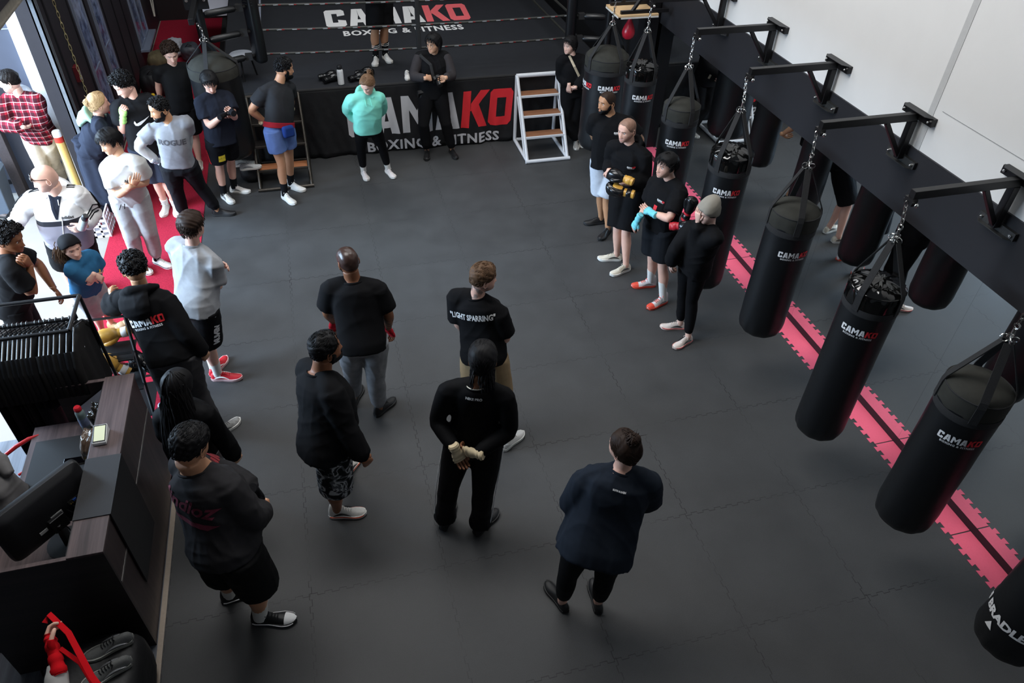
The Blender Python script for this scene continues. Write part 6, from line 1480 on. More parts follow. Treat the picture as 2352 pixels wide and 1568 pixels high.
# ---- man in grey marl tee, back to camera
p = Person('graytee', 'person, man in light grey tee, black shorts and red shoes standing at the carpet edge', skin=SK['light'], aw=1.05, handL=(.3, 0), handR=(.3, 0))
p.body(); make_hair(p.hd, dict(kind='short', m=HBR, th=.024, back=110, sf=.5, flow=FLOW_DOWN), p.root, 25)
p.shirt('tee', CG, 'tee', -.10, .032, 1.02, .74, .028, amp=.014)
o = p.pants('shorts', CB, 'short', .026, .95, .026, .008); H, K = p.J['RHp'], p.J['RK']; O = H+(K-H)*.5
p.project(o, txt('VENUM', .075, .005), [m_white], O, np.array([0, 0, -1.]), orth(-p.fw, ZS), nrm(p.sh), 'side_print', 0, .03)
MRS = mat('red_shoe', '#d3202f', .5); p.shoes(dict(m=MRS, ms=mat('pink_sole', '#e3b9b9', .5), ml=MRS, trim=[('side', m_white)]), SKW, .16)
# ---- man in club hoodie, back to camera
p = Person('camakoback', 'person, man in black hoodie with large back lettering by the glove stand', skin=SK['olive'], aw=1.05, handL=(.5, 0), handR=(.6, 0), palmL=(.8, .3, 0))
p.body(); make_hair(p.hd, dict(kind='curly', m=HB, th=.024, back=92, sf=.12, side=72, size=.011, n=300), p.root, 27)
make_beard(p.hd, mat('faded_nape', '#4b3428', .6), p.root, 1, .001)
o = p.shirt('hoodie', CB, 'long', -.08, .034, 1.02, slr=.030, amp=.010, cuffr=.014); p.hood(CB, p.root, 1.05)
p.print_on(o, logo_polys(.062), LOGO_M, .64, 'back', 0, -.05)
p.pants('sweatpants', CDG, 'long', .026, .94, .006, .012); p.shoes(dict(m=mat('grey_black_shoe', '#8a8a88', .5, var=.6, nscale=35), ms=MWS, trim=[('side', MTK)]))
MB().box(p.J['RH']+np.array([.0, .02, -.05]), (.05, .012, .07)).build('paper_cup', m_white, None) if 0 else None
# ---- woman with long black hair
p = Person('longhair', 'person, woman with very long straight black hair in black top beside the desk', skin=SK['asian'], bw=.98)
p.body(); mb = MB(); me, _ = hair_shell(p.hd, .018, hair_limit(HP[0], 46, 104, 140, 70), .002, 30, 5, fade=14, sidefrac=.9); add_mesh(mb, me)
rings = []
for k, (y, z, w, d) in enumerate(((-.025, .05, .082, .080), (-.035, -.02, .098, .085), (-.050, -.10, .118, .085), (-.080, -.20, .145, .070), (-.120, -.34, .165, .055), (-.150, -.48, .165, .05), (-.165, -.62, .15, .045), (-.165, -.70, .10, .03))):
    cc = p.hd.c+p.fw*y*p.s+ZS*z*p.s; rings.append([cc+p.sh*w*p.s*math.cos(q)*(1+.03*math.sin(13*q+k))+p.fw*d*p.s*math.sin(q)*(1+.08*math.sin(17*q)) for q in [2*PI*j/64 for j in range(64)]])
mb.loft(rings); g = np.random.default_rng(3)
for k in range(110):
    a = g.uniform(PI*.9, PI*2.1); nz = g.normal(size=3)*.004
    top = [p.hd.c+(p.sh*.080*math.cos(a)*math.sin(q)+p.fw*(.100*math.sin(a)*math.sin(q)-.004)+ZS*.128*math.cos(q))*1.12*p.s+nz for q in (.12, .5, .9, 1.25)]
    mb.tube(top+[rings[i][int(a/(2*PI)*64) % 64]+g.normal(size=3)*.004 for i in range(1, 8)], [.003, .006, .007, .007, .006, .006, .006, .005, .005, .004, .002], 5)
for k in range(40):
    a = g.uniform(PI*.95, PI*2.05); mb.tube([rings[i][int(a/(2*PI)*64) % 64]+g.normal(size=3)*.006 for i in range(8)], [.004, .005, .005, .005, .005, .004, .003, .001], 5)
mb.build('hair', HB, p.root, angle=75)
p.shirt('long_sleeve_top', CJ, 'long', -.10, .030, 1.0, slr=.026, amp=.008); p.pants('trousers', cloth('grey_trouser', '#68686c'), 'long', .022, .95, .012, .008); p.shoes(dict(m=MW, ms=MWS))
# ---- person in the ring
p = Person('ringman', 'person, boxer in black shorts and white boots standing in the ring, upper body cut off', skin=SK['tan'], handL=(.6, 0), handR=(.6, 0), lw=1.05)
p.body(); make_hair(p.hd, dict(kind='short', m=HB), p.root, 3); p.shirt('tee', CB, 'tee', -.05, .024, 1.0); p.pants('shorts', CB, 'short', .024, .86, .024, .007)
p.shoes(dict(m=MW, ms=MWS, collar=.13), SKB, .22)
for q in 'LR':
    A, K = p.J[q+'A'], p.J[q+'K']; d = nrm(K-A)
    for zz in (.15, .18): MB().tube([A+d*zz+.052*(p.sh*math.cos(a)+p.fw*math.sin(a)) for a in [2*PI*k/20 for k in range(20)]], .004, 6, close=True).build('sock_stripe', m_white, p.root)
boxing_glove('pink boxing glove held by the boxer standing in the ring', p.J['RW']+p.fw*.10, nrm(p.fw*.3+p.sh*-.3-ZS*1.0), p.sh, 'R', GPK, GWH, GPK)
# ---- older woman in black
p = Person('older', 'person, woman in black with patterned bag strap behind the white steps', skin=SK['fair'], bw=1.0, handL=(.5, 0), handR=(.5, 0))
p.body(); make_hair(p.hd, dict(kind='fringe', m=HB, th=.022, front=50, side=96, back=122, sf=.8), p.root, 4)
o = p.shirt('jacket', cloth('black_fleece', '#131315', .95), 'long', -.12, .036, 1.02, slr=.032, amp=.009)
p.pants('trousers', CB, 'long', .026, .96, .02, .006); p.shoes(dict(m=mat('silver_shoe', '#9c9a96', .5), ms=MWS))
c, r, f, up = p.frame(.6); MB().tube([p.frame(.98)[0]+r*.07+f*.05+up*.05, p.frame(.85)[0]+r*.05+f*.17, p.frame(.5)[0]-r*.02+f*.185, p.frame(.2)[0]-r*.06+f*.19], .017, 4, flat=.15, up=f).build('bag_strap', mat('checked_webbing', '#b3a68f', .7, var=.5, nscale=70), p.root, smooth=False)
# ---- coaches along the bags
p = Person('beard', 'person, bearded man with tattooed arm in black club tee and pale grey shorts', skin=SK['olive'], aw=1.08, neck=1.08, tattoo=[('RS', 'RE'), ('RE', 'RW')], handR=(.4, 0), palmR=(.5, .5, 0))
p.body(); make_hair(p.hd, dict(kind='buzz', m=HBR, front=50, back=108), p.root, 5); make_beard(p.hd, HB, p.root, 6, .010)
o = p.shirt('tee', CB, 'tee', -.12, .034, 1.05, .74, .028, amp=.009); p.print_on(o, logo_polys(.017), LOGO_M, .73, 'front', .085, 0, maxe=.05)
p.pants('shorts', cloth('pale_grey_short', '#b9bfc9'), 'short', .026, .98, .022, .007); p.shoes(dict(m=MBK, ms=MBS))
p = Person('baldhoodie', 'person, bald man with stubble in black club hoodie holding black and gold gloves', skin=SK['light'], stubble=.8, aw=1.05, neck=1.08, handR=(.8, 0), handL=(.6, 0), palmR=(.2, .4, -.6), palmL=(-.2, .4, .2))
p.body(); make_hair(p.hd, dict(kind='buzz', m=mat('shorn_stubble', '#8d6d5d', .5, spec=.3), front=46, back=110), p.root, 5)
o = p.shirt('hoodie', CB, 'long', -.11, .026, .98, slr=.028, amp=.010, cuffr=.014); p.hood(CB, p.root); p.print_on(o, logo_polys(.017), LOGO_M, .68, 'front', .085, 0, maxe=.05)
p.pants('shorts', CB, 'short', .026, .98, .022, .006); p.shoes(dict(m=mat('cream_runner', '#cfc7b6', .6, var=.2, nscale=30), ms=MWS, trim=[('side', MTK)]))
q = p.J['LW']+p.fw*.06+ZS*-.02; side = p.sh
boxing_glove('black boxing glove with gold palm in front of the bald man, the lower of two', q+p.fw*.05-p.sh*.12+ZS*-.02, nrm(p.sh*1.0+p.fw*.1), ZS*1.0+p.fw*.2, 'L', GBK, GGD, GBK, 1.0, None, GGD)
boxing_glove('black boxing glove with gold cuff held under the left arm of the bald man', q-p.sh*.08+p.fw*.02+ZS*.10, nrm(p.sh*.9+ZS*.1), -ZS, 'R', GBK, GGD, GGD, .95)
MB().box(q-p.sh*-.04+p.fw*.08-ZS*.20, (.075, .02, .26), np.stack([p.sh, p.fw, ZS], 1)).build('strap', MATS['webbing'], None) if 0 else None
p = Person('bluewrap', 'person, man with black fringe and light blue hand wraps in black club tee', skin=SK['light'], stubble=.35, handR=(.3, 0), handL=(.3, 0), palmL=(-.3, .8, .2))
p.body(); make_hair(p.hd, dict(kind='fringe', m=HB, th=.026, front=54, back=106, side=82, sf=.35), p.root, 5)
o = p.shirt('tee', CB, 'tee', -.05, .030, 1.03, .80, .028, amp=.009); p.print_on(o, logo_polys(.017), LOGO_M, .70, 'front', .07, 0, maxe=.05)
p.print_on(o, [([(-.02, -.05), (.02, -.05), (.03, .05), (-.01, .05)], 1)], LOGO_M, .50, 'front', .02, 0)
p.pants('shorts', cloth('black_gym_short', '#14161a', .75), 'short', .026, .80, .030, .012)
p.wraps(cloth('aqua_wrap', '#74c6d1', bump=.5), 'LR', .10)
MOR = mat('coral_shoe', '#e4503c', .5); p.shoes(dict(m=mat('white_red_boot', '#d9d2d2', .5, var=.2, nscale=40), ms=MOR, ml=MOR, collar=.16, trim=[('toe', MOR), ('side', mat('grey_trim2', '#6d6a6c', .5))]), SKW, .22)
a_ = p.J['LE']+np.array([.02, -.10, .0])
boxing_glove('black boxing glove tucked behind the man with blue wraps, upper one', a_+np.array([.10, .02, .02]), (.15, -.1, 1), (-1, 0, 0), 'L', GBK, GRD, GBK, .85)
boxing_glove('red lined black boxing glove behind the man with blue wraps, lower one', a_+np.array([-.02, .06, -.06]), (.6, -.5, .25), (-1, 0, .2), 'R', GBK, GRD, GRD, .85)
p = Person('beanie', 'person, woman in grey beanie and black jacket shading her face with a raised hand', skin=SK['fair'], bw=1.0, handL=(.25, .1), palmL=(.9, .3, 0), handR=(.7, 0))
p.body(); make_hair(p.hd, dict(kind='slick', m=HBR, th=.012, back=120, side=96, tail=[(.05, -.05, -.05), (.055, -.05, -.10), (.06, -.04, -.15), (.062, -.03, -.20), (.06, -.02, -.24)], tailw=.02, ntail=70), p.root, 31)
me, off = hair_shell(p.hd, .026, hair_limit(HP[0], 60, 88, 108, 72), .002, 30, 1, fade=6, sidefrac=.75, name='beanie'); c0 = get_co(me); dd_ = np.maximum(0, (c0-p.hd.c)@p.hd.U/p.hd.s-.07); c0 += (p.hd.U*.25-p.hd.F*.55)*dd_[:, None]*1.2; set_co(me, c0); finish(me, 'beanie', cloth('grey_beanie', '#8f8a80', .95, bump=.7), p.root)
p.shirt('jacket', cloth('black_jacket', '#111113', .8), 'long', -.12, .036, 1.03, slr=.034, amp=.011); p.pants('leggings', CJ, 'long', .010, .90, 0, .003, .05, .0095)
p.shoes(dict(m=mat('white_pink_shoe', '#ddd0c8', .55), ms=mat('peach_sole', '#e6c9bb', .6), trim=[('side', MTK), ('line', mat('red_trim', '#c53a44', .5))]))
# ---- man in plaid shirt in the yard
p = Person('plaid', 'person, man in red and black plaid overshirt with folded arms outside the door', skin=SK['fair'], handL=(.4, 0), handR=(.4, 0), stubble=.4, aw=1.05)
p.body(); make_hair(p.hd, dict(kind='short', m=HDB, th=.018, back=108, sf=.3), p.root, 33)
m3 = mat('plaid_cloth', '#b32a3c', .9, spec=.15, var=.05); nt = m3.node_tree; N = nt.nodes; L = nt.links; b_ = N['Principled BSDF']; src = b_.inputs['Base Color'].links[0].from_socket
tc = N.new('ShaderNodeTexCoord'); cur = src
for ax_, dirv in ((0, 'X'), (1, 'Z'), (2, 'Y')):
    for sc_, colr, thr, ph_ in ((7, '#16141c', .42, 0), (7, '#d8c9cc', .985, 2.2)):
        if ax_ == 2: continue
        wv = N.new('ShaderNodeTexWave'); wv.bands_direction = dirv; wv.inputs['Scale'].default_value = 4.2; wv.inputs['Phase Offset'].default_value = ph_; L.new(tc.outputs['Object'], wv.inputs['Vector'])
        gt = N.new('ShaderNodeMath'); gt.operation = 'GREATER_THAN'; gt.inputs[1].default_value = thr; L.new(wv.outputs['Fac'], gt.inputs[0])
        k_ = N.new('ShaderNodeMath'); k_.operation = 'MULTIPLY'; k_.inputs[1].default_value = .7; L.new(gt.outputs[0], k_.inputs[0])
        mx = N.new('ShaderNodeMix'); mx.data_type = 'RGBA'; mx.inputs[7].default_value = (*hexc(colr), 1); L.new(k_.outputs[0], mx.inputs[0]); L.new(cur, mx.inputs[6]); cur = mx.outputs[2]
L.new(cur, b_.inputs['Base Color'])
p.shirt('overshirt', m3, 'long', -.10, .034, 1.03, slr=.030, amp=.010); p.hood(cloth('pale_hood', '#b9bfc6'), p.root, .9)
p.pants('trousers', mat('paint_trousers', '#b7ab99', .9, var=.35, nscale=14), 'long', .026, .95, .012, .010); p.shoes(dict(m=MBK, ms=MBS))
# ================================================================== RECEPTION DESK AND THINGS ON IT
m_wtop = wood('ash_brown_laminate', '#3f3536', '#6a5a5a', .42, 'Y', .8)
m_wfront = wood('dark_brown_laminate', '#241c1c', '#463838', .4, 'Z', .8)
m_wside = wood('dark_brown_laminate_cross', '#191415', '#2c2424', .4, 'X', .8)
dk = thing('reception_desk', 'dark wood laminate reception desk with raised ledge at lower left', 'desk', (-1.7, 3.8, 0))
MB().bb(-1.80, -1.598, 3.0, 4.58, 1.10, 1.122).build('ledge', m_wtop, dk, smooth=False, bevel=.002)
MB().bb(-1.622, -1.602, 3.02, 4.56, .77, 1.10).build('front_panel', m_wfront, dk, smooth=False)
MB().bb(-1.622, -1.602, 3.02, 4.56, .0, .752).build('front_panel', m_wfront, dk, smooth=False)
MB().bb(-1.612, -1.600, 3.02, 4.56, .752, .77).build('metal_channel', mat('brushed_channel', '#9a9694', .35, .8), dk, smooth=False)
MB().bb(-2.45, -1.60, 3.0, 3.022, 0, 1.105).build('side_panel', m_wside, dk, smooth=False)
MB().bb(-2.16, -1.62, 4.56, 4.582, 0, 1.10).build('side_panel', m_wside, dk, smooth=False)
MB().bb(-2.14, -1.80, 4.555, 4.585, 1.10, 1.108).build('edge_strip', m_wtop, dk, smooth=False)
MB().bb(-2.45, -1.80, 2.998, 3.024, 1.105, 1.112).build('edge_strip', m_wtop, dk, smooth=False)
MB().bb(-2.40, -1.625, 3.022, 4.56, .715, .745).build('worktop', m_wtop, dk, smooth=False)
MB().bb(-1.815, -1.80, 3.02, 4.56, .745, 1.10).build('inner_panel', m_wside, dk, smooth=False)
m_drape = mat('black_board', '#1d1d20', .6, var=.15, nscale=90, bump=.3, bscale=400)
o = MB().bb(-1.806, -1.588, 3.27, 3.77, 1.123, 1.129).bb(-1.597, -1.588, 3.27, 3.77, .36, 1.127).build('folded_board', m_drape, None, smooth=False, loc=(-1.7, 3.5, 1.123))
tag(o, 'matte black sheet folded over the ledge and front of the desk', 'board')
# card reader
t = thing('card_terminal', 'white card payment terminal with lit pale screen on the desk ledge', 'payment terminal', (-1.735, 3.95, 1.122))
ti = math.radians(24); Rt = np.array([[math.cos(.12), -math.sin(.12), 0], [math.sin(.12)*math.cos(ti), math.cos(.12)*math.cos(ti), -math.sin(ti)], [0, math.sin(ti), math.cos(ti)]])
V = []
for z, g_, dy in ((1.123, 1.0, 0), (1.135, 1.0, 0)): V.append([(-1.735+sx*.044, 3.95+sy*.072, z) for sx, sy in ((-1, -1), (1, -1), (1, 1), (-1, 1))])
V.append([(-1.735+sx*.044, 3.95+sy*.070, 1.150 if sy < 0 else 1.185) for sx, sy in ((-1, -1), (1, -1), (1, 1), (-1, 1))])
MB().loft(V).build('housing', mat('white_plastic', '#dfe0e0', .4), t, smooth=False, bevel=.006)
sl = .035/.14
def scr(w, h, dz): return [(-1.735+sx*w, 3.95+sy*h, 1.1675+sy*h*sl+dz) for sx, sy in ((-1, -1), (1, -1), (1, 1), (-1, 1))]
sc_ = MB().add(scr(.040, .064, .0012)+scr(.040, .064, -.004), [(0, 1, 2, 3), (4, 5, 6, 7), (0, 1, 5, 4), (1, 2, 6, 5), (2, 3, 7, 6), (3, 0, 4, 7)]).build('bezel', m_blk, t, smooth=False)
MB().add(scr(.034, .056, .0020)+scr(.034, .056, -.002), [(0, 1, 2, 3), (4, 5, 6, 7), (0, 1, 5, 4), (1, 2, 6, 5), (2, 3, 7, 6), (3, 0, 4, 7)]).build('screen', emat('lit_screen', '#d3d6b4', .30), sc_, smooth=False)
# monitor seen from behind
t = thing('computer_monitor', 'large black monitor seen from the back standing inside the desk', 'monitor', (-2.02, 3.45, .745))
u = nrm([.33, .345, 0]); w = np.array([0, 0, 1.]); n = nrm(np.cross(u, w)); tl = .16; n2 = nrm(n*math.cos(tl)+w*math.sin(tl)); w2 = np.cross(n2, u); w2 = w2 if w2[2] > 0 else -w2
c = np.array([-2.01, 3.455, 1.06]); Rm = np.stack([u, n2, w2], 1); m_mon = mat('monitor_plastic', '#17171a', .45, spec=.5, var=.15, nscale=200, bump=.15, bscale=500)
rings = []
for d, f in ((-.022, 1.0), (0, 1.0), (.018, .97), (.042, .80), (.050, .70)):
    rings.append([c+u*(.30*f*math.copysign(abs(math.cos(a))**.18, math.cos(a)))+w2*(.185*f*math.copysign(abs(math.sin(a))**.18, math.sin(a)))+n2*d for a in [2*PI*(j+.5)/40 for j in range(40)]])
MB().loft(rings).build('back_shell', m_mon, t, angle=30)
v = MB()
for i in range(34):
    for j in range(3): v.box(c+u*(-.20+.012*i)+w2*(.125-.012*j)+n2*.0455, (.005, .006, .005), Rm)
v.build('vent_holes', mat('vent_dark', '#050506', .8), t, smooth=False)
for du, dv, sz, mm in ((.02, -.045, (.075, .004, .026), mat('label_silver', '#a9a9a8', .5)), (-.09, -.085, (.05, .004, .022), MATS['label_silver'])): MB().box(c+u*du+w2*dv+n2*.051, sz, Rm).build('rating_label', mm, t, smooth=False)
pb = MB().box(c+u*.15+w2*-.035+n2*.049, (.085, .008, .028), Rm).build('port_panel', m_blkpl, t, smooth=False); MB().box(c+u*.15+w2*-.032+n2*.056, (.022, .008, .013), Rm).build('video_port', mat('port_blue', '#20489a', .4), pb, smooth=False)
for q in range(4): MB().box(c+u*(.12+.013*q)+w2*-.046+n2*.055, (.008, .006, .006), Rm).build('port', mat('brass', '#b79a55', .3, .8), pb, smooth=False)
MB().box(c+w2*-.09+n2*.065, (.10, .035, .10), Rm).build('stand_mount', m_blk, t, smooth=False, bevel=.004)
MB().bar(c-w2*.09+n2*.06, (c[0]+n[0]*.05, c[1]+n[1]*.05, .76), .07, .03).build('stand_neck', m_blk, t, smooth=False)
MB().lathe([(.13, 0), (.13, .008), (.03, .018)], (c[0]+n[0]*.05, c[1]+n[1]*.05, .746), 28).build('stand_foot', m_blk, t)
cb = MB(); 
for q in range(4): cb.tube([c+u*(.0+.04*q)+w2*-.06+n2*.055, c+u*(.02+.05*q)+w2*-.15+n2*.09, np.array([-1.90+.02*q, 3.40+.05*q, .78]), np.array([-1.84, 3.3+.1*q, .755])], .004, 6)
cb.build('cables', MATS['cushion_vinyl'], t)
# small items on the worktop
b_, R_ = bottle('water_bottle', 'clear plastic water bottle with red screw cap on the desk worktop', (-2.02, 4.46, .745), (0, 0, 1), mat('clear_pet', '#8fa3a3', .12, spec=.7, var=.3, nscale=40), mat('cap_red', '#cf2431', .4), .033, .20, .035, band=mat('bottle_label', '#8f9cc0', .5, var=.6, nscale=50))
def blob(name, label, cat, c, r, m, seed, amp=.12, e=2.6, n=44, k=26, group=None, parent=None, flat=True, parts=()):
    g = np.random.default_rng(seed); mb = MB(); mb.sphere((0, 0, 0), 1, n, k); V = np.array(mb.v)
    V = V/((np.abs(V)**e).sum(1)**(1/e))[:, None]; f = np.zeros(len(V))
    for q in range(6): f += np.sin(V@(g.normal(size=3)*(2+1.6*q))+g.uniform(0, 6.28))/(1+.6*q)
    V = V*(1+amp*f[:, None]*.35)*np.array(r); 
    if flat: V[:, 2] = np.maximum(V[:, 2], -r[2]*.92)
    V[:, 2] -= V[:, 2].min(); mb.v = [tuple(q) for q in V+np.array(c)]
    if parent is not None: return mb.build(name, m, parent, angle=80)
    t = thing(name, label, cat, tuple(c), group); mb.build('shell', m, t, angle=80); return t
blob('plastic_bag', 'crumpled clear bag with brown contents leaning on the desk ledge beside the card terminal', 'bag', (-1.90, 4.15, .745), (.075, .10, .13), mat('brown_wrap', '#57463a', .18, spec=.8, var=.5, nscale=25, bump=.6, bscale=30, bdist=.01), 4, .22)
blob('plastic_bag', 'crumpled dark glossy wrapper with white patches behind the brown bag', 'bag', (-1.87, 4.38, .745), (.06, .06, .15), mat('dark_wrapper', '#26231f', .15, spec=.8, var=.9, nscale=18), 8, .3)
pp_ = MB(); q0 = [(-2.09, 4.545, .86), (-1.84, 4.545, 1.04), (-1.82, 4.47, .75), (-1.96, 4.44, .75)]
V = [np.array(a) for a in q0]; pp_.add(V+[a+np.array([.0, -.006, .004]) for a in V], [(0, 1, 2, 3), (4, 5, 6, 7), (0, 1, 5, 4), (1, 2, 6, 5), (2, 3, 7, 6), (3, 0, 4, 7)])
tag(pp_.build('paper_folder', mat('grey_paper', '#9fa3b2', .6, var=.15, nscale=8), smooth=False, loc=(-1.95, 4.5, .75)), 'pale grey paper folder propped against the end panel of the desk', 'folder')
tag(MB().bb(-2.13, -2.02, 4.28, 4.34, .7455, .7475).build('receipt', mat('receipt_paper', '#aeb2bd', .8), smooth=False, loc=(-2.08, 4.31, .746)), 'small white paper slip on the dark desk worktop', 'paper')
t = thing('desk_mat', 'black mat on the worktop inside the desk', 'desk mat', (-2.1, 4.0, .745)); MB().bb(-2.36, -1.86, 3.9, 4.40, .745, .748).build('mat', mat('mat_black', '#0e0f12', .6), t, smooth=False)
t = thing('smartphone', 'black smartphone lying on the desk mat', 'phone', (-2.06, 4.13, .748)); MB().bb(-2.13, -1.98, 4.10, 4.175, .748, .756).build('body', m_blk, t, smooth=False, bevel=.004); MB().bb(-2.125, -1.985, 4.104, 4.171, .7562, .7568).build('screen', mat('phone_glass', '#050507', .06), t, smooth=False)
t = thing('box_cutter', 'yellow box cutter with ring end lying on the desk worktop', 'knife', (-2.0, 4.0, .748))
MB().bar((-2.04, 3.995, .758), (-1.86, 4.035, .758), .022, .014).build('handle', mat('cutter_yellow', '#d9b62f', .45), t, smooth=False, bevel=.003); MB().bar((-2.0, 4.004, .7665), (-1.88, 4.03, .7665), .008, .002).build('slide', m_blk, t, smooth=False); MB().torus((-2.05, 3.993, .758), .015, .006, (0, 0, 1)).build('ring_end', MATS['cutter_yellow'], t)
# chair with red trim and the grey hoodie over it
t = thing('office_chair', 'black office chair with red trim beside the desk, mostly cut off at left', 'chair', (-2.55, 3.95, 0))
m_ch = mat('chair_black', '#131316', .5, var=.2)
blob('seat', '', '', (-2.55, 4.0, .42), (.27, .27, .07), m_ch, 3, .04, 4, parent=t)
blob('backrest', '', '', (-2.84, 3.85, .52), (.09, .26, .40), m_ch, 5, .04, 4, parent=t)
MB().tube([(-2.58, 4.36, .70), (-2.50, 4.40, .735), (-2.42, 4.45, .745), (-2.36, 4.48, .74)], [.014, .016, .015, .008], 12).build('armrest', mat('chair_red', '#c81f27', .4), t, label='red armrest')
MB().tube([(-2.50, 4.24, .60), (-2.40, 4.30, .612), (-2.28, 4.33, .60)], .010, 8).build('piping', MATS['chair_red'], t, label='red piping')
MB().cyl((-2.55, 4.0, .08), (-2.55, 4.0, .44), .03).build('gas_lift', m_blk, t)
for q in range(5):
    a = q*2*PI/5+.3; MB().bar((-2.55, 4.0, .09), (-2.55+.3*math.cos(a), 4.0+.3*math.sin(a), .06), .05, .03).sphere((-2.55+.3*math.cos(a), 4.0+.3*math.sin(a), .03), .03, 12, 8).build('leg', m_blk, t)
hg = MB(); rg = []
for z, a, b2, cx, cy in ((.45, .16, .18, -2.50, 3.92), (.60, .17, .19, -2.50, 3.92), (.80, .175, .18, -2.50, 3.90), (.93, .16, .14, -2.50, 3.90), (1.0, .09, .09, -2.52, 3.92)): rg.append([(cx+a*math.cos(q)*(1+.05*math.sin(5*q)), cy+b2*math.sin(q)*(1+.06*math.sin(7*q+1)), z) for q in [2*PI*j/40 for j in range(40)]])
hg.loft(rg); me = remesh(hg, .012, 2); folds(me, .018, 6, True); 
hw = thing('hoodie', 'grey hooded sweatshirt draped over the chair at the left edge', 'hoodie', (-2.50, 3.9, .45)); CGH = cloth('grey_fleece', '#6f6d6d', .95, var=.15); finish(me, 'torso', CGH, hw)
hh = MB().tube([(-2.62, 4.02, 1.0), (-2.52, 4.05, 1.04), (-2.40, 3.98, 1.02), (-2.34, 3.90, .97)], [.05, .065, .06, .035], 14).tube([(-2.56, 3.96, 1.02), (-2.46, 3.96, 1.04), (-2.36, 3.93, .99)], [.04, .05, .03], 14); me = remesh(hh, .012, 3); folds(me, .014, 8); finish(me, 'hood', CGH, hw)
# ================================================================== CLOTHES RACK
t = thing('clothes_rack', 'black tube clothes rack full of black garments behind the desk', 'clothes rack', (-2.5, 4.84, 0))
ZR = 1.55; X0, X1, Y0, Y1 = -3.3, -1.91, 4.63, 5.05
for a, b in (((X0, Y0, ZR), (X1, Y0, ZR)), ((X0, Y1, ZR), (X1, Y1, ZR)), ((X1, Y0, ZR), (X1, Y1, ZR)), ((X0, Y0, ZR), (X0, Y1, ZR))): MB().tube([a, b], .014, 10).build('top_rail', m_blk, t)
for x in (X0, X1): MB().tube([(x, Y1, ZR), (x, Y1+.05, 0)], .014, 10).build('leg', m_blk, t); MB().tube([(x, Y0, ZR), (x, Y0, .30)], .014, 10).build('leg', m_blk, t) if x == X0 else None
MB().tube([(X0, 4.84, 1.50), (X1, 4.84, 1.50)], .015, 10).build('hanging_rail', m_blk, t)
for x in (X0, X1): MB().tube([(x, 4.84, 1.50), (x, 4.84, ZR)], .012, 8).build('rail_drop', m_blk, t)
CBG = cloth('hanging_black', '#19191b', .9, var=.3); CBG2 = cloth('hanging_black_warm', '#1f1e1e', .95, var=.3)
m_hang = mat('hanger_plastic', '#17181a', .3)
HGL = ['second', 'third', 'fourth', 'fifth', 'sixth', 'seventh', 'eighth', 'ninth', 'tenth', 'eleventh', 'twelfth', 'thirteenth', 'fourteenth', 'fifteenth', 'sixteenth', 'seventeenth', 'eighteenth', 'nineteenth', 'twentieth', 'next']
gx = [-1.955, -2.0, -2.045, -2.085, -2.12, -2.15, -2.18, -2.235, -2.265, -2.295, -2.325, -2.355, -2.385, -2.42, -2.455, -2.49, -2.53, -2.59]
for i, x in enumerate(gx):
    lab = 'black top on the end hanger of the rack, nearest the glove stand' if i == 0 else 'black top on the %s hanger from the glove stand end of the rack' % HGL[i-1]
    r_ = thing('hanging_top', lab, 'clothing', (x, 4.84, 1.5), 'black tops on the clothes rack'); g = np.random.default_rng(100+i); ph = g.uniform(0, 6, 4); tw = g.uniform(-.012, .012)
    mb = MB(); rg = []; lg_ = g.uniform(.68, .74) if x > -2.3 else g.uniform(1.05, 1.2)
    for q, (dz, hw_) in enumerate(((-.12, .06), (-.14, .14), (-.19, .205), (-.25, .225), (-.40, .22), (-.55, .225), (-lg_+.06, .23), (-lg_+.015, .225), (-lg_, .19))):
        ring = []
        for j in range(36):
            a = 2*PI*j/36; yy = hw_*math.cos(a); xx = (.022+.007*math.sin(yy*38+ph[0]+q*.4)*(q > 2)+.004*(q > 4))*math.sin(a)+tw*q*.3+.008*math.sin(yy*21+ph[1])*(q/7)
            ring.append((x+xx, 4.84+yy, 1.5+dz))
        rg.append(ring)
    mb.loft(rg)
    for sg in (-1, 1): mb.tube([(x, 4.84+sg*.17, 1.5-.17), (x+.004, 4.84+sg*.235, 1.5-.26), (x+.006, 4.84+sg*.262, 1.5-.42), (x, 4.84+sg*.265, 1.5-.50)], [.03, .034, .03, .028], 10)
    mb.build('garment', CBG if i % 3 else CBG2, r_, angle=80)
    hk = MB(); hk.tube([(x, 4.84+.02*math.sin(a)-.0, 1.5+.004+.018*math.cos(a)) for a in np.linspace(-2.4, 1.6, 10)]+[(x, 4.84, 1.47), (x, 4.84, 1.42)], .0028, 6)
    hk.tube([(x, 4.84-.19, 1.335), (x, 4.84-.06, 1.395), (x, 4.84, 1.42), (x, 4.84+.06, 1.395), (x, 4.84+.19, 1.335)], .006, 6); hk.build('hanger', m_hang if i not in (14, 15) else mat('hanger_silver', '#b9bcc0', .3, .8), r_)
    if i == 0:
        dm = decal_mesh(txt('X', .035, .004), lambda P: np.stack([np.full(len(P), x+.026), 4.80+P[:, 0], 1.25+P[:, 1]], 1)); build_nofix(dm, 'chest_print', [m_white], r_)
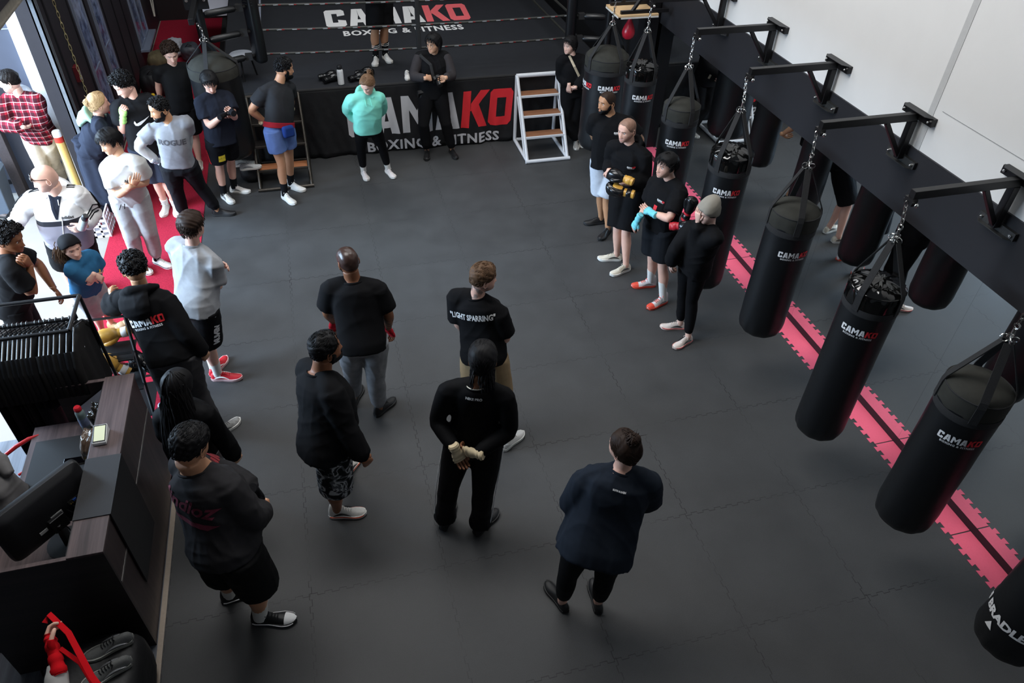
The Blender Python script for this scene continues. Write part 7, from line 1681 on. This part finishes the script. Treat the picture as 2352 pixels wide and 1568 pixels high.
# packed bags with white lettering under the rack
for i, (bx, by, s_, lab) in enumerate(((-2.68, 4.98, 'Thor', 'glossy black packet with white lettering under the rack, the left of two'), (-2.48, 4.93, 'Raid', 'glossy black packet with white lettering under the rack, the right of two'))):
    q = blob('packet', lab, 'bag', (bx, by, .03), (.09, .07, .16), mat('packet_black', '#101011', .2, spec=.7, bump=.5, bscale=25, bdist=.01), 20+i, .12)
    dm = decal_mesh(txt(s_, .055, .003), lambda P: np.stack([bx+.0-P[:, 1]*.9, by-.085+P[:, 0]*0-.01, .20+P[:, 0]*1.0], 1)); 
    dm = decal_mesh(txt(s_, .075, .003), lambda P: np.stack([bx-.02-P[:, 1]*.8, by-.092-0*P[:, 0], .20+P[:, 0]], 1)); build_nofix(dm, 'lettering', [m_white], q)
# ================================================================== GLOVE STAND
t = thing('glove_stand', 'black steel stepped stand holding boxing gloves between desk and red carpet', 'display stand', (-1.9, 5.3, 0))
def fr(pts, nm='frame'): MB().tube(pts, .014, 4).build(nm, m_blk, t, smooth=False)
for x in (-2.06, -1.76):
    fr([(x, 5.34, 1.10), (x-.0, 5.60, 0.015)], 'rear_leg'); fr([(x, 5.34, 1.10), (x, 5.05, .015)], 'front_leg')
for z, y in ((1.10, 5.34), (.85, 5.17), (.25, 5.55)): fr([(-2.06, y, z), (-1.76, y, z)], 'cross_bar')
for z, y0, y1 in ((.80, 5.14, 5.40), (.50, 5.10, 5.46), (.20, 5.08, 5.52)): MB().bb(-2.06, -1.76, y0, y1, z-.01, z).build('shelf', m_blk, t, smooth=False)
GTAN = mat('glove_cream', '#b99b7c', .5)
for lab, pos, x_, n_, sd, a, b, c_ in (
    ('gold and black boxing glove lying on the top shelf of the stand', (-1.78, 5.40, .90), (-.95, -.1, -.05), (0, .2, -1), 'R', GGD, GGD, m_white),
    ('gold boxing glove with white strap hanging over the front bar of the stand', (-1.82, 5.12, .68), (-.75, .15, .65), (0, .5, -.8), 'L', GGD, GGD, m_white),
    ('red boxing glove on the glove stand shelf', (-1.80, 5.30, .58), (-.8, .0, .1), (0, .1, -1), 'R', GRD, GBK, GBK),
    ('shiny black boxing glove on the right of the glove stand', (-1.70, 5.30, .52), (-.5, .45, .25), (0, .2, -1), 'L', GBK, GBK, GBK),
    ('tan boxing glove with pink edge standing at the back of the glove stand', (-1.92, 5.52, .84), (.9, .35, .25), (0, .1, -1), 'R', GTAN, GTAN, GTAN)):
    boxing_glove(lab, pos, x_, n_, sd, a, b, c_, .88, 'boxing gloves on the stand')
blob('shaker', 'pair of clear blue shaker bottles on the red carpet behind the desk', 'bottle', (-1.70, 5.20, .01), (.045, .06, .10), mat('shaker_clear', '#8f9fb3', .1, spec=.8, var=.8, nscale=35), 33, .15)
# ================================================================== FRONT CORNER: BAG, SHOES, CABLE
blob('sports_bag', 'black sports bag on the floor in front of the desk end, under grey trainers', 'bag', (-1.80, 2.62, 0), (.245, .30, .24), mat('bag_black', '#0d0d0f', .6, var=.3, bump=.4, bscale=20, bdist=.01), 41, .05, 5)
GSH = mat('grey_knit_shoe', '#5f605f', .8, var=.35, nscale=160, bump=.5, bscale=300); GSS = mat('grey_sole', '#8d8d88', .6)
for i, (ax_, ay, tx, ty, lab) in enumerate(((-1.66, 2.79, -1.9, 2.72, 'grey trainer on the black sports bag, the one nearer the desk'), (-1.65, 2.63, -1.9, 2.53, 'grey trainer on the black sports bag, the one nearer the camera'))):
    t = thing('trainer', lab, 'shoe', (ax_, ay, .445), 'grey trainers on the sports bag'); shoe(t, (ax_, ay, .53), (tx, ty, .47), .447, 1.0, dict(m=GSH, ms=GSS, ml=MBK, trim=[('side', mat('shoe_silver', '#a9aaac', .25, .7))]))
tag(MB().tube([(-2.9, 3.25, .006), (-2.62, 3.2, .006), (-2.48, 3.17, .006), (-2.36, 3.08, .006), (-2.3, 2.95, .006)], .006, 8).build('cable', MATS['cushion_vinyl'], loc=(-2.6, 3.2, 0)), 'black cable on the grey plank floor beside the desk', 'cable')
tag(MB().tube([(-2.70+.09*math.cos(a)*(1-.01*a), 2.98+.09*math.sin(a)*(1-.01*a), .008+.0035*a) for a in np.linspace(0, 18, 90)], .006, 6).build('cable_coil', mat('blue_cable', '#1f6fa8', .4), loc=(-2.7, 2.98, 0)), 'coil of blue cable on the plank floor at the left edge', 'cable')
# person wrapping a hand, mostly out of frame at lower left
POSE['wrapper'] = dict(h=1.78, z0=0, hy=100, hp=-25, J=[[-1.30, 1.64, 1.64], [-1.30, 1.58, 1.48], [-1.47, 1.61, 1.44], [-1.13, 1.57, 1.44], [-1.56, 1.86, 1.31], [-1.05, 1.76, 1.22], [-1.580, 2.165, 1.50], [-1.28, 1.90, 1.32], [-1.625, 2.315, 1.555], [-1.40, 1.98, 1.36], [-1.3, 1.54, .95], [-1.42, 1.58, .5], [-1.18, 1.58, .5], [-1.42, 1.53, .085], [-1.18, 1.53, .085], [-1.44, 1.70, .03], [-1.16, 1.70, .03]])
p = Person('wrapper', 'person, arm in white sleeve with red hand wrap at the lower left corner', skin=SK['light'], handL=(.55, .1), handR=(.6, 0), palmL=(.6, .5, .2))
p.body(); make_hair(p.hd, dict(kind='short', m=HBR), p.root, 3); p.shirt('long_sleeve_top', CW, 'long', -.05, .022, 1.0, slr=.012, amp=.006, cuffr=.006, push=(.90, .97)); p.pants('trousers', CB, 'long'); p.shoes(dict(m=MBK, ms=MBS))
RW_ = cloth('scarlet_wrap', '#c9121d', bump=.7); p.wraps(RW_, 'L', .10)
W_, H_ = p.J['LW'], p.J['LH']; hx = nrm(H_-W_); R2 = p.J['RW']
MB().tube([W_+hx*.14+np.array([0, 0, .03]), W_+hx*.19+np.array([.03, -.01, .03]), W_+hx*.13+np.array([.10, -.05, .0]), W_+np.array([.16, -.12, -.06]), W_+np.array([.23, -.22, -.12]), W_+np.array([.30, -.32, -.15])], .017, 6, flat=.15, up=(.3, .3, 1)).build('wrap_tail', RW_, p.root)
MB().tube([W_+hx*.02+np.array([.03, 0, .0]), W_+np.array([.10, -.04, -.06]), W_+np.array([.16, -.14, -.12]), W_+np.array([.22, -.26, -.17]), W_+np.array([.28, -.36, -.19])], .017, 6, flat=.15, up=(.3, .5, .8)).build('wrap_tail', RW_, p.root)
# ================================================================== DOORWAY AND YARD
t = thing('bollard', 'yellow safety bollard with red and white top bands beside the door', 'bollard', (-3.02, 9.35, 0))
MB().lathe([(.05, 0), (.05, .86)], (-3.02, 9.35, 0), 24).build('post', mat('bollard_yellow', '#e6bd6c', .5), t)
MB().lathe([(.051, .86), (.051, .93)], (-3.02, 9.35, 0), 24).build('red_band', mat('bollard_red', '#cf3a2a', .5), t, label='red band'); MB().lathe([(.051, .93), (.051, .985), (.04, 1.0), (.01, 1.003)], (-3.02, 9.35, 0), 24).build('white_cap', m_white, t, label='white cap')
t = thing('slat_fence', 'black vertical slat gate in the yard behind the man in plaid', 'fence', (-4.6, 11.9, 0))
for i in range(15): MB().bb(-5.6+.085*i, -5.56+.085*i, 11.86, 11.9, 0, 2.6).build('slat', MATS['black_steel'], t, smooth=False)
MB().bb(-5.65, -4.35, 11.9, 11.94, .1, .16).bb(-5.65, -4.35, 11.9, 11.94, 2.4, 2.46).build('rail', MATS['black_steel'], t, smooth=False)
t = thing('gate_post', 'brown square steel post in the yard at the left edge', 'post', (-3.78, 9.72, 0)); MB().bb(-3.84, -3.72, 9.66, 9.78, 0, 1.55).build('post', mat('brown_steel', '#4a4242', .5, .3, var=.3), t, smooth=False, bevel=.004); MB().bb(-3.88, -3.76, 9.60, 9.66, .98, 1.10).build('lock_box', MATS['black_steel'], t, smooth=False, bevel=.004)
t = thing('yard_gate', 'low dark barred gate beside the brown post at the left edge', 'gate', (-4.2, 9.7, 0))
for i in range(6): MB().bb(-4.6+.13*i, -4.57+.13*i, 9.70, 9.73, .2, 1.5).build('bar', MATS['black_steel'], t, smooth=False)
MB().bb(-4.65, -3.86, 9.70, 9.73, .2, .25).bb(-4.65, -3.86, 9.70, 9.73, 1.45, 1.5).build('rail', MATS['black_steel'], t, smooth=False)
t = thing('waste_bin', 'grey plastic waste bin standing in the yard at the left edge', 'bin', (-3.98, 9.35, 0)); MB().loft([[(-3.98+sx*a, 9.35+sy*b, z) for sx, sy in ((-1, -1), (1, -1), (1, 1), (-1, 1))] for z, a, b in ((0, .15, .13), (.55, .19, .17))]).build('body', mat('bin_grey', '#4f5a68', .5), t, smooth=False, bevel=.01); MB().loft([[(-3.98+sx*a, 9.35+sy*b, z) for sx, sy in ((-1, -1), (1, -1), (1, 1), (-1, 1))] for z, a, b in ((.55, .20, .18), (.60, .19, .17), (.63, .12, .1))]).build('lid', mat('bin_lid', '#7f92a8', .5), t, smooth=False, bevel=.008)
t = thing('work_boot', 'brown boot of a bystander at the left edge of the yard', 'shoe', (-3.98, 9.26, 0)); shoe(t, (-4.02, 9.26, .085), (-3.8, 9.22, 0), 0, 1.0, dict(m=mat('brown_boot', '#4a3b36', .6, var=.3), ms=MBS, collar=.15))
# milk crate with ropes
t = thing('milk_crate', 'white plastic crate full of skipping ropes at the carpet edge', 'crate', (-2.76, 8.66, 0)); m_cr = mat('crate_plastic', '#c9c6cc', .5, var=.1)
cx, cy, hw_, hz = -2.76, 8.66, .16, .30
for sx, sy in ((1, 0), (-1, 0), (0, 1), (0, -1)):
    pn = MB(); L = hw_
    for k in range(5): 
        q = -L+2*L*k/4
        if sx: pn.bb(cx+sx*L-.008, cx+sx*L+.008, cy+q-.012, cy+q+.012, 0, hz)
        else: pn.bb(cx+q-.012, cx+q+.012, cy+sy*L-.008, cy+sy*L+.008, 0, hz)
    for k in range(5):
        z = .012+(hz-.024)*k/4
        if sx: pn.bb(cx+sx*L-.008, cx+sx*L+.008, cy-L, cy+L, z-.014, z+.014)
        else: pn.bb(cx-L, cx+L, cy+sy*L-.008, cy+sy*L+.008, z-.014, z+.014)
    pn.build('side', m_cr, t, smooth=False)
MB().bb(cx-hw_, cx+hw_, cy-hw_, cy+hw_, .005, .02).build('base', m_cr, t, smooth=False)
g = np.random.default_rng(5); MR = [mat('rope_maroon', '#5d1f33', .6), mat('rope_dark', '#231c24', .6), mat('rope_red', '#a32a35', .6)]
for k in range(9):
    mb = MB(); pts = [(cx+g.uniform(-.11, .11), cy+g.uniform(-.11, .11), g.uniform(.05, .36)) for _ in range(6)]
    P = [np.array(q) for q in pts]; fine = []
    for a in range(len(P)-1):
        for f in np.linspace(0, 1, 6)[:-1]: fine.append(P[a]*(1-f)+P[a+1]*f+np.array([0, 0, .05*math.sin(f*PI)]))
    mb.tube(fine, .008, 6); tag(mb.build('skipping_rope', MR[k % 3], loc=(cx, cy, .05)), 'skipping rope tangled in the white crate at the carpet edge', 'rope', 'ropes in the crate')
# ---- left wall: pull chain, red call box, hanging cable
mb = MB(); chain_mb(mb, (LX+.16, 10.68*.887+.0, 3.0), (LX+.16, 9.52, 1.02), .06, .004); tag(mb.build('pull_chain', mat('brass_chain', '#a89a72', .35, .8), loc=(LX+.16, 9.52, 1.0)), 'long brass pull chain hanging down the dark wall by the roller door', 'chain')
t = thing('call_box', 'small red call box with white label on the dark wall', 'call box', (LX, 9.93, 1.42)); MB().bb(LX, LX+.05, 9.86, 9.98, 1.36, 1.54).build('housing', mat('box_red', '#5d161c', .4), t, smooth=False, bevel=.005); MB().bb(LX+.05, LX+.053, 9.885, 9.955, 1.38, 1.49).build('label', mat('label_grey', '#8f8f94', .6), t, smooth=False)
tag(MB().tube([(LX+.06, 15.75, 1.9), (LX+.08, 15.7, 1.3), (LX+.10, 15.62, .8), (LX+.10, 15.55, .4)], .012, 6).tube([(LX+.05, 15.75, 1.9), (LX+.13, 15.72, 1.35), (LX+.16, 15.6, .9), (LX+.11, 15.55, .4)], .010, 6).build('wall_cable', mat('cable_white', '#c9c4b8', .5), loc=(LX+.06, 15.7, .4)), 'white cable hanging on the back left corner wall', 'cable')
# white table behind the ring
t = thing('folding_table', 'white table at the back left behind the ring', 'table', (-1.5, 14.9, 0)); MB().bb(-1.84, -1.22, 14.3, 15.6, .72, .75).build('table_top', mat('table_white', '#d3d5e2', .5), t, smooth=False, bevel=.004)
for x, y in ((-1.8, 14.35), (-1.28, 14.35), (-1.8, 15.5), (-1.28, 15.5)): MB().cyl((x, y, 0), (x, y, .72), .018, n=10).build('leg', MATS['black_steel'], t)
# ---- bags and shoes left along the wall and ring
def gym_bag(lab, c, r, m, seed, strap=True, group='bags left along the wall'):
    t = blob('gym_bag', lab, 'bag', c, r, m, seed, .14, 3.2, group=group)
    if strap: MB().tube([(c[0]-r[0]*.6, c[1]-r[1]*.5, r[2]*1.5), (c[0], c[1]-r[1]*.8, r[2]*2.15), (c[0]+r[0]*.6, c[1]-r[1]*.4, r[2]*1.5)], .014, 6, flat=.4).build('strap', MATS['webbing'], t)
    return t
MBB = mat('bag_nylon', '#141519', .6, var=.4, nscale=12, bump=.5, bscale=18, bdist=.01)
gym_bag('black gym bag on the red carpet below the window', (-2.45, 12.9, .004), (.22, .28, .20), MBB, 51)
gym_bag('black backpack with bright yellow panel beside the curly haired young man', (-2.40, 11.6, .004), (.20, .22, .24), MBB, 52)
q = MB(); q.box((-2.27, 11.42, .36), (.05, .17, .36), np.array([[.97, -.2, .1], [.2, .97, 0], [-.1, 0, 1]])); tag(q.build('foam_pad', mat('pad_yellow', '#dcb529', .5), smooth=False, bevel=.02, loc=(-2.27, 11.42, .2)), 'yellow and black striking pad leaning on the backpack by the dark wall', 'pad')
gym_bag('olive camouflage bag on the carpet by the dark wall', (-2.5, 13.9, .004), (.16, .2, .16), mat('olive_camo', '#5a5038', .8, var=.8, nscale=14), 53, False)
gym_bag('green and black patterned bag at the feet of the man with lime wraps', (-2.45, 9.75, .004), (.17, .2, .2), mat('green_pattern', '#2e4a3a', .7, var=.9, nscale=16), 54)
gym_bag('dark speckled bag standing on the carpet behind the man in white tee', (-2.40, 9.30, .004), (.15, .17, .19), mat('speckled', '#2b2526', .8, var=.9, nscale=45), 55)
blob('towel', 'pale grey crumpled towel on the bags below the window', 'towel', (-2.30, 14.6, .004), (.17, .22, .13), cloth('grey_towel', '#aeb0b8', .95), 56, .3)
gym_bag('black and white bag on the carpet near the back wall', (-2.0, 14.3, .004), (.16, .16, .15), mat('bw_bag', '#3c4048', .5, var=.9, nscale=9), 57)
gym_bag('black bag on the floor between the young man in navy and the dark steps', (-.98, 9.62, 0), (.13, .17, .13), MBB, 58, True, 'bags beside the ring steps')
for i, (x, y, lab) in enumerate(((-1.02, 9.52, 'white and grey trainer on the bag beside the dark steps, left one'), (-.94, 9.40, 'white and grey trainer on the bag beside the dark steps, right one'))):
    t = thing('trainer', lab, 'shoe', (x, y, .25), 'white trainers on the bag'); shoe(t, (x-.07, y, .335), (x+.2, y+.02, .28), .25, .95, dict(m=mat('white_grey_shoe', '#c2c4c4', .6, var=.3, nscale=40), ms=MWS, trim=[('side', mat('grey_trim', '#7d7f84', .5))]))
# on the ring apron
bottle('drink_bottle', 'white steel drink bottle with black cap standing on the ring edge', (.385, 10.13, RZ), (0, 0, 1), mat('bottle_enamel', '#d8dadc', .4), MATS['cap_black'], .042, .21, .05)
for lab, pos, x_, n_, sd in (('black boxing glove lying on the ring edge left of the white bottle, outer one', (.16, 10.17, 1.05), (.75, .5, 0), (0, 0, -1), 'R'), ('black boxing glove lying on the ring edge touching the white bottle', (.10, 10.30, 1.05), (.9, .2, .05), (0, 0, -1), 'L'), ('black boxing glove lying on the ring edge right of the white bottle, front one', (.50, 10.16, 1.05), (.6, .35, 0), (0, 0, -1), 'L'), ('black boxing glove lying on the ring edge right of the white bottle, rear one', (.60, 10.35, 1.05), (.8, .1, .05), (0, 0, -1), 'R')):
    boxing_glove(lab, pos, x_, n_, sd, GBK, GBK, GBK, .85, 'gloves on the ring edge')
t = thing('trainer', 'pale trainer lying on the ring edge beside the photographer', 'shoe', (1.30, 10.15, RZ)); shoe(t, (1.30, 10.25, RZ+.085), (1.28, 10.0, RZ), RZ, .85, dict(m=MW, ms=MWS))
